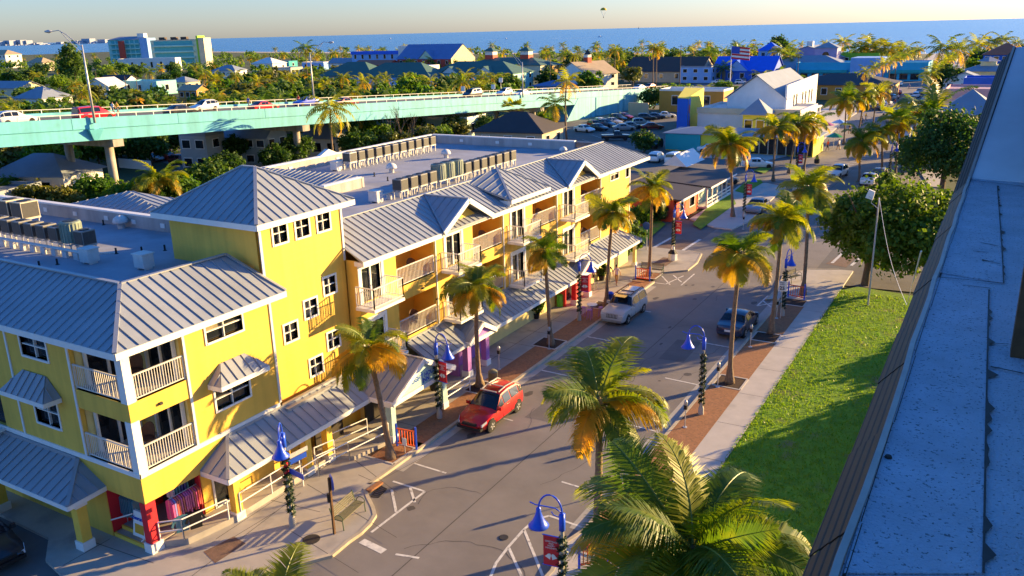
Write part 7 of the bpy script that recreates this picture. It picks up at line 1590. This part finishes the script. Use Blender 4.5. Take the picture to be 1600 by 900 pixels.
t = thing('traffic_cone', 'yellow topped barrel on the junction island', 'barrel', G(1276,256)); g = G(1276,256); mb = MB(); mb.lathe([(.35,0),(.4,.1),(.38,.6),(0,.62)], (g.x,g.y,.1), 10); mb.build('drum', 'black', t); mb = MB(); mb.lathe([(.3,.62),(.12,1.2),(0,1.25)], (g.x,g.y,.1), 8); mb.build('cone', 'cloth_yellow', t)
# flag, parasail, boats
fp = G(1140,138); t = thing('flagpole', 'tall pole flying a striped flag near the beach', 'flagpole', fp); tpz = FY(1141,72,fp.y).z; mb = MB(); mb.tube([fp, (fp.x,fp.y,tpz)], [.2,.1], 6); mb.build('pole', 'white', t); fl = [mb for mb in ()]
w_, h_ = 6.0, 4.0
for i in range(7): mb = MB(); z = tpz-h_+h_*i/7; mb.slab([(fp.x,fp.y,z),(fp.x+w_,fp.y,z-.6),(fp.x+w_,fp.y,z-.6+h_/7-.02),(fp.x,fp.y,z+h_/7-.02)], (0,.1,0)); mb.build('flag_stripe', 'red' if i % 2 == 0 else 'white', t)
mb = MB(); mb.slab([(fp.x,fp.y-.05,tpz-h_*.55),(fp.x+w_*.45,fp.y-.05,tpz-h_*.55-.27),(fp.x+w_*.45,fp.y-.05,tpz-.27),(fp.x,fp.y-.05,tpz)], (0,-.05,0)); mb.build('flag_canton', 'signblue', t)
ps = FD(943,16,900); t = thing('parasail', 'small yellow parasail canopy high over the sea', 'parasail', ps); mb = MB(); mb.lathe([(3.3,0),(2.9,1.2),(1.8,2.2),(0,2.7)], ps, 14); mb.build('canopy', 'cloth_yellow', t, True); mb = MB()
for k in range(6): mb.tube([ps+V((3.2*math.cos(k),3.2*math.sin(k),0)), ps-V((0,0,6))], .06, 4)
mb.build('lines', 'white', t); mb = MB(); mb.lathe([(.1,-7.6),(.35,-7),(.3,-6.2),(0,-5.9)], ps, 8); mb.build('rider', 'cloth_dark', t)
def boat(px, py, label, s=1.0, hd=0.0, sail=False):
    g = G(px,py,-.4); t = thing('boat', label, 'boat', (g.x,g.y,-.4), 'boats on the sea'); m4 = Matrix.Translation((g.x,g.y,-.4)) @ Matrix.Rotation(hd,4,'Z') @ Matrix.Scale(s,4); mb = MB(); mb.slab([(-4,-1.3,0),(3,-1.3,0),(5,0,0),(3,1.3,0),(-4,1.3,0)], (0,0,1.2)); mb.xf(m4).build('hull', 'white', t); mb = MB(); mb.box(-2,1.4,-.9,.9,1.2,2.6); mb.xf(m4).build('cabin', 'white' if not sail else 'wood', t)
    if sail: mb = MB(); mb.tube([(0,0,1),(0,0,13)], .12, 6); mb.slab([(-.2,0,2),(-4,0,2),(-.2,0,12)], (0,.08,0)); mb.xf(m4).build('sail', 'cloth_grey', t)
boat(937,58,'small motor boat with a long wake',1.3,.3); boat(998,45,'dark sailing boat far out near the horizon',3.0,.4,True); boat(610,61,'tiny white boat left of the blue roofed house',1.4,.2); boat(1354,60,'motor boat drawing a white wake above the palms',1.3,2.8); boat(791,61,'tiny boat with a wake at the centre of the sea',1.0,.2)
mb = MB()
for a, b, w in (((933,59),(860,60),5),((1358,60),(1330,61),4),((1395,58),(1300,65),2),((1230,62),(1150,68),2.5),((1150,68),(1060,76),2),((787,61),(760,62),3)):
    p, q = G(*a,-.37), G(*b,-.37); d_ = (q-p).normalized(); n_ = V((-d_.y,d_.x,0))*w/2*3; mb.poly([p-n_*.2, q-n_, q+n_, p+n_*.2])
M['foam'] = mat('foam', (.45,.5,.52), .8, .3, .05, world=True); struct('boat_wake', mb, 'foam')
# distant shore with towers beyond the bay
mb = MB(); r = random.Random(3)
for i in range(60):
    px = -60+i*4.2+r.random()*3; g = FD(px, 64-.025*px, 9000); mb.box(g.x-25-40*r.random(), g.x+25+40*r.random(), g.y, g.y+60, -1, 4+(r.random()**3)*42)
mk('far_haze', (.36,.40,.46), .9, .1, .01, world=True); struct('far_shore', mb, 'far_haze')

# ================================================================== VEGETATION BEHIND
def shore(x): return 560 if x > -60 else (600-(x+60)*.29 if x > -560 else 745-(x+560)*.356)
def ok(x, y):
    if y > shore(x)-14: return False
    s = y-66; bx = BP.x+.0925*s
    if y < 235 and bx-19 < x < bx+3: return False
    if y > 120 and abs(x-(-24.5-.025*(y-190))) < 15: return False
    if x > -31 and x < -6 and y <= 150: return False
    if -100 < x <= -24 and 88 < y < 236 and x > bx-19: return False
    if x > -60 and y < 100: return False
    if x > bx-2 and y < 235: return False
    if -108 < x < -58 and 236 <= y < 500: return False
    if x >= -6 and y < 130: return False
    return True
def blocked(x, y, h, cr):
    D = math.hypot(x, y); b = proj((x,y,0)); t_ = proj((x,y,h+cr*.8)); hw = cr*1310/D*1.0
    for x0, x1, y0, y1, dd in PROT:
        if D < dd+2 and b[0]+hw*.6 > x0 and b[0]-hw*.6 < x1 and t_[1] < y0+(y1-y0)*.3 and b[1] > y0: return True
        if abs(D-dd) < 9 and x0-2 < b[0] < x1+2: return True
    return False
r = random.Random(77); D = 114.0; np_, nb_ = 0, 0
kinds = ['dense green', 'dark green', 'full green', 'dark leafy', 'olive']; LBL = set()
def place_label(x, y, base, h):
    c = proj((x,y,4)); d = math.hypot(x, y); size = 'small' if h < 4.2 else 'mid sized' if h < 6.5 else 'tall'
    near = sorted(LMK, key=lambda q: abs(q[0]-c[0])/60+abs(math.log(q[1]/d))*3)[:5]
    for cx_, dd, nm in near:
        dx = c[0]-cx_; rel = ('far ' if abs(dx) > 45 else 'just ')+('left of' if dx < 0 else 'right of') if abs(dx) > 14 else ('behind' if d > dd else 'in front of')
        for pre in ('', 'farther '):
            lb = f'{size} {base} {pre}{rel} the {nm}' if not (pre and rel[:3] in ('far','jus')) else f'{size} {base} {rel} and ' + ('behind' if d > dd else 'in front of') + f' the {nm}'
            lb = ' '.join(lb.split()[:16])
            if lb not in LBL: LBL.add(lb); return lb
    for n1 in near:
        for n2 in near:
            if n1[0] < c[0] < n2[0]:
                lb = ' '.join(f'{size} {base} between the {n1[2]} and the {n2[2]}'.split()[:16])
                if lb not in LBL: LBL.add(lb); return lb
    return lb
WD = MB()
def wood(x, y, s, h, rr_):
    for _ in range(70):
        v = V((rr_.gauss(0,1), rr_.gauss(0,1), rr_.gauss(0,.8))).normalized(); q = V((x,y,h))+V((v.x*3.4*s, v.y*3.4*s, v.z*2.6*s))*(.6+.4*rr_.random()); n_ = (v+V((rr_.gauss(0,.5), rr_.gauss(0,.5), rr_.gauss(.3,.4)))).normalized(); a_ = n_.cross(V((rr_.random(), rr_.random(), rr_.random()))).normalized(); b_ = n_.cross(a_); k = 1.5*s*(.6+.6*rr_.random())
        WD.cur = 0 if rr_.random() < .6 else 1; WD.add([q-a_*k*.5, q+b_*k*.4, q+a_*k*.5, q-b_*k*.4], [(0,1,2,3)])
while D < 950:
    sp = max(5.2, D*.0185); ang = math.radians(-64)
    while ang < math.radians(2):
        a = ang+r.gauss(0,.3)*sp/D; d = D*(1+r.gauss(0,.025)); x, y = d*math.sin(a), d*math.cos(a); ang += sp/D*(.75+.4*r.random())
        if not ok(x, y): continue
        if r.random() < .36:
            h = 5+4*r.random(); fan = r.random() < .15
            if blocked(x, y, h, 2.6): continue
            if np_ > 255: wood(x, y, .9, h*.7, r); continue
            np_ += 1; far_palm(x, y, h, place_label(x, y, 'stiff fan palm' if fan else 'feathery palm', h), 'fan palms behind the bridge' if fan else 'palms behind the bridge', 1.05+.2*r.random()+.12*(d > 300), fan, seed=int(d*7+a*999))
        else:
            k = r.choice([0,1,2,3,0,0,1,4]); s = .85+.6*r.random(); h = 2.6+2.6*r.random()*s
            if blocked(x, y, h, 3.2*s): continue
            if nb_ > 255: wood(x, y, s, h, r); continue
            nb_ += 1; tree(x, y, h, s, place_label(x, y, kinds[k]+' tree', h+2*s), 'trees behind the bridge', BC[k] if d > 170 else r.choice(MC), rz=r.random()*6)
    D *= 1.095
tag(WD.build('woodland', [TREE, TREE2]), 'far green woodland running back to the beach', 'woodland', kind='stuff')
# individually placed background palms and trees
FPL = [((525,275),(526,172),'tall slim palm with a bushy head in front of the bridge',1.25),((566,240),(563,180),'smaller palm right of the slim one by the bridge',1.0),((866,222),(866,158),'slim palm left of the tall one above the car park',1.0),((886,222),(887,130),'tall slim palm over the car park',1.2),
 ((484,150),(482,75),'very tall lone palm behind the bridge',1.4),((962,130),(963,78),'thin palm with a small head before the sea',1.3),((1020,135),(1021,76),'twin palm with golden head before the sea',1.5),((1025,135),(1028,74),'second twin palm with golden head before the sea',1.4),((1107,122),(1108,82),'palm right of the flagpole',1.6),((1150,110),(1152,76),'palm left of the blue roof',1.7),((1165,110),(1163,78),'palm over the blue roof',1.6),
 ((1222,120),(1222,80),'palm left of the grey pavilion',2.2),((1232,122),(1236,88),'low palm left of the grey pavilion',2.0),((1315,95),(1315,66),'palm behind the lime block',2.3),((1338,108),(1340,74),'left palm over the cyan shop',2.2),((1357,108),(1357,70),'middle palm over the cyan shop',2.4),((1370,108),(1368,78),'third palm over the cyan shop',2.2),((1386,108),(1385,76),'fourth palm over the cyan shop',2.2),((1412,106),(1412,78),'fifth palm over the cyan shop',2.2),
 ((1470,110),(1467,74),'palm left of the group by the red tiled roof',2.5),((1495,108),(1495,78),'palm in the group left of the red tiled roof',2.3),((1525,98),(1527,70),'palm above the red tiled roof',2.4),((1545,96),(1543,66),'second palm above the red tiled roof',2.4),((1562,95),(1562,62),'third palm above the red tiled roof',2.2),((1510,104),(1512,84),'low palm before the red tiled roof',2.2)]
for b, c, lb, s in FPL:
    g = G(*b); cz = FY(c[0], c[1], g.y); far_palm(g.x, g.y, max(3, cz.z), lb, 'tall palms seen against the sea' if c[1] < 100 else 'palms in front of the bridge', s, seed=int(b[0]))
for i in range(3,13):       # golden palms lining the far street
    y = 178+i*20; t_ = far_palm(-32.2-.025*(y-190), y, 7.5, 'golden palm in the left row of the far street, %s from the junction' % ordn[i], 'palms lining the far street', 1.0, seed=300+i); 
    if i < 11: far_palm(-17.3-.025*(y-190), y+4, 7, 'golden palm in the right row of the far street, %s from the junction' % ordn[i], 'palms lining the far street', 1.0, seed=330+i)
for b, h, lb, s, fan in [((803,215),5,'stout fan palm by the dark hipped house',1.6,True),((848,222),3,'orange tinted fan palm bush above the flat roof',1.5,True),((1108,168),3,'bushy palm behind the ochre wall',1.5,False),((1095,170),3,'bushy palm left behind the ochre wall',1.4,False),((305,300),2,'low palm right of the bright green one',1.1,False),((60,322),2,'palm tuft in front of the pale hipped house',.9,False),((1130,128),5,'yellow green tree palm in the beach car park',1.6,False),((1190,140),4,'yellow palm before the grey pavilion',1.6,False),((1215,142),4,'second yellow palm before the grey pavilion',1.6,False),((1240,140),3,'third yellow palm before the grey pavilion',1.5,False)]:
    g = G(*b); far_palm(g.x, g.y, h, lb, 'low palms standing on their own', s, fan, seed=int(b[0]*3))
for b, h, s, k, lb in [((590,240),3,1.1,0,'green bush tree left of the bare branches by the bridge'),((620,245),2.5,1.0,2,'olive tree with thin foliage by the bridge'),((660,235),2.5,1.0,2,'second olive tree by the bridge'),((712,222),3.2,.9,2,'golden brown round tree in front of the bridge'),((688,232),2.2,.9,0,'green round shrub left of the golden brown tree'),((560,250),3,1.0,1,'dark tree at the foot of the slim palm'),((640,220),3,1.1,0,'green tree under the bridge edge'),
  ((20,318),2,.8,0,'shrub at the left edge before the bridge'),((60,330),1.8,.8,2,'golden shrub in front of the pale house'),((110,332),1.8,.8,2,'golden shrub right of the pale house'),((150,325),2.2,.9,0,'green shrub left of the bridge pier'),((200,328),1.8,.8,0,'green shrub at the foot of the bridge pier'),((230,330),1.8,.8,1,'dark shrub right of the bridge pier'),((290,320),1.8,.9,0,'green shrub behind the tower roof'),((468,262),3.2,.9,1,'dark tree between the bridge piers'),((372,262),3.6,.75,1,'dark tree between the two houses under the bridge'),((358,284),2.6,.8,1,'dark shrub left of the screened porch house'),((432,270),2.6,.8,1,'dark shrub right of the screened porch house'),((1000,352),1.2,.45,0,'low green shrub at the end of the red cottage wall'),((1022,346),1.3,.5,1,'dark shrub against the red cottage wall'),((330,300),2.2,1.0,1,'dark shrub by the white two storey house'),((130,262),4,1.2,1,'dark tree under the bridge at left'),((60,262),4,1.2,1,'dark tree behind the pale house'),((10,275),4,1.1,0,'tree at the left edge under the bridge'),((345,232),5,1.2,1,'dark tree before the white house under the bridge'),((440,250),2,.9,0,'low shrub before the pale two storey house'),((560,215),3,1.1,1,'dark tree beyond the slim palm'),((750,215),2.5,1,1,'dark shrub under the bridge'),((780,222),2,.8,1,'dark shrub left of the stout fan palm'),((1005,238),2.0,.75,1,'dark round bush in the middle of the car park'),((1045,160),3,1.0,0,'green tree at the bridge end'),((1020,170),3,1.1,3 if False else 1,'dark tree at the end of the abutment'),((1070,160),2.5,1.1,0,'hedge tree behind the ochre wall'),((1150,165),2.5,1.0,1,'dark shrub left of the white wing'),((1180,160),2.2,1.0,2,'brownish shrub behind the white wing'),((1130,150),2.4,1,0,'green shrub beside the car park road'),((1478,150),5,1.5,1,'dark round tree right of the far street'),((1460,235),2,.9,0,'green bush below the broad green palm'),((1500,250),3,1.2,1,'dark hedge tree before the pyramid shelter'),((1530,245),3,1.2,1,'dark hedge tree right of the pyramid shelter'),((1425,265),2.4,1.0,1,'dark shrub left of the broad dark tree')]:
    g = G(*b); tree(g.x, g.y, h, s, lb, 'trees and shrubs standing on their own', MC[k], 'broadleaf_tree' if h > 2.6 else 'shrub', rz=b[0])
pg((246,326),(250,285), 'mid', 'bright green feathery palm between the bridge pier and the tower', 'low palms standing on their own', 24, .0, 1.25, seed=91, gold=.12)
# feathery pine and bare tree
g = G(122,150); t = thing('pine_tree', 'tall feathery pine standing above the other trees at left', 'tree', g); child(t, 'trunk', trunk_mesh(14,'bark')); child(t, 'crown', crown_mesh('crown', 5, 5, 8, 60, 30, 1.1, [TREE2], 401, .3, .1), (0,0,13))
g = G(1212,110); t = thing('pine_tree', 'round feathery tree behind the blue turret', 'tree', g); child(t, 'trunk', trunk_mesh(6,'bark')); child(t, 'crown', crown_mesh('crown', 6, 6, 6, 60, 30, 1.1, [TREE2], 402, .3, .1), (0,0,10))
g = G(625,245); t = thing('bare_tree', 'leafless branching tree in front of the bridge', 'tree', g); mb = MB(); r = random.Random(8); tips = [(V(g), V((0,0,1)), 3.0, .16)]
for lev in range(5):
    nx_ = []
    for p, d, L, w in tips:
        for k in range(2 if lev else 5):
            e = (d+V((r.gauss(0,.45), r.gauss(0,.45), .25))).normalized(); q = p+e*L*(.7+.5*r.random()); mb.tube([p, q], [w, w*.65], 5, False); nx_.append((q, e, L*.72, w*.62))
    tips = nx_
mb.build('trunk', 'bark', t)
# utility poles behind the bridge
for (p, h), ul in zip((((155,150),9),((218,160),8),((200,155),8),((325,150),9),((310,130),9),((860,140),12),((1062,135),14),((1245,130),10)), ('just right of the tall bridge lamp','right of its twin near the turquoise house','left of its twin near the turquoise house','nearest the bridge below the green hotel','behind the ochre hut','among the dark palms before the cupola house','between the twin palms and the flagpole','behind the yellow palms by the pavilion')):
    g = G(*p); t = thing('utility_pole', 'thin utility pole '+ul, 'pole', g, 'utility poles among the far trees'); mb = MB(); mb.tube([g, g+V((0,0,h))], [.16,.1], 6); mb.build('pole', 'bark', t); mb = MB(); mb.bar(g+V((-1,0,h-.6)), g+V((1,0,h-.6)), .12); mb.build('cross_arm', 'bark', t)
for nm in ('x',): pass
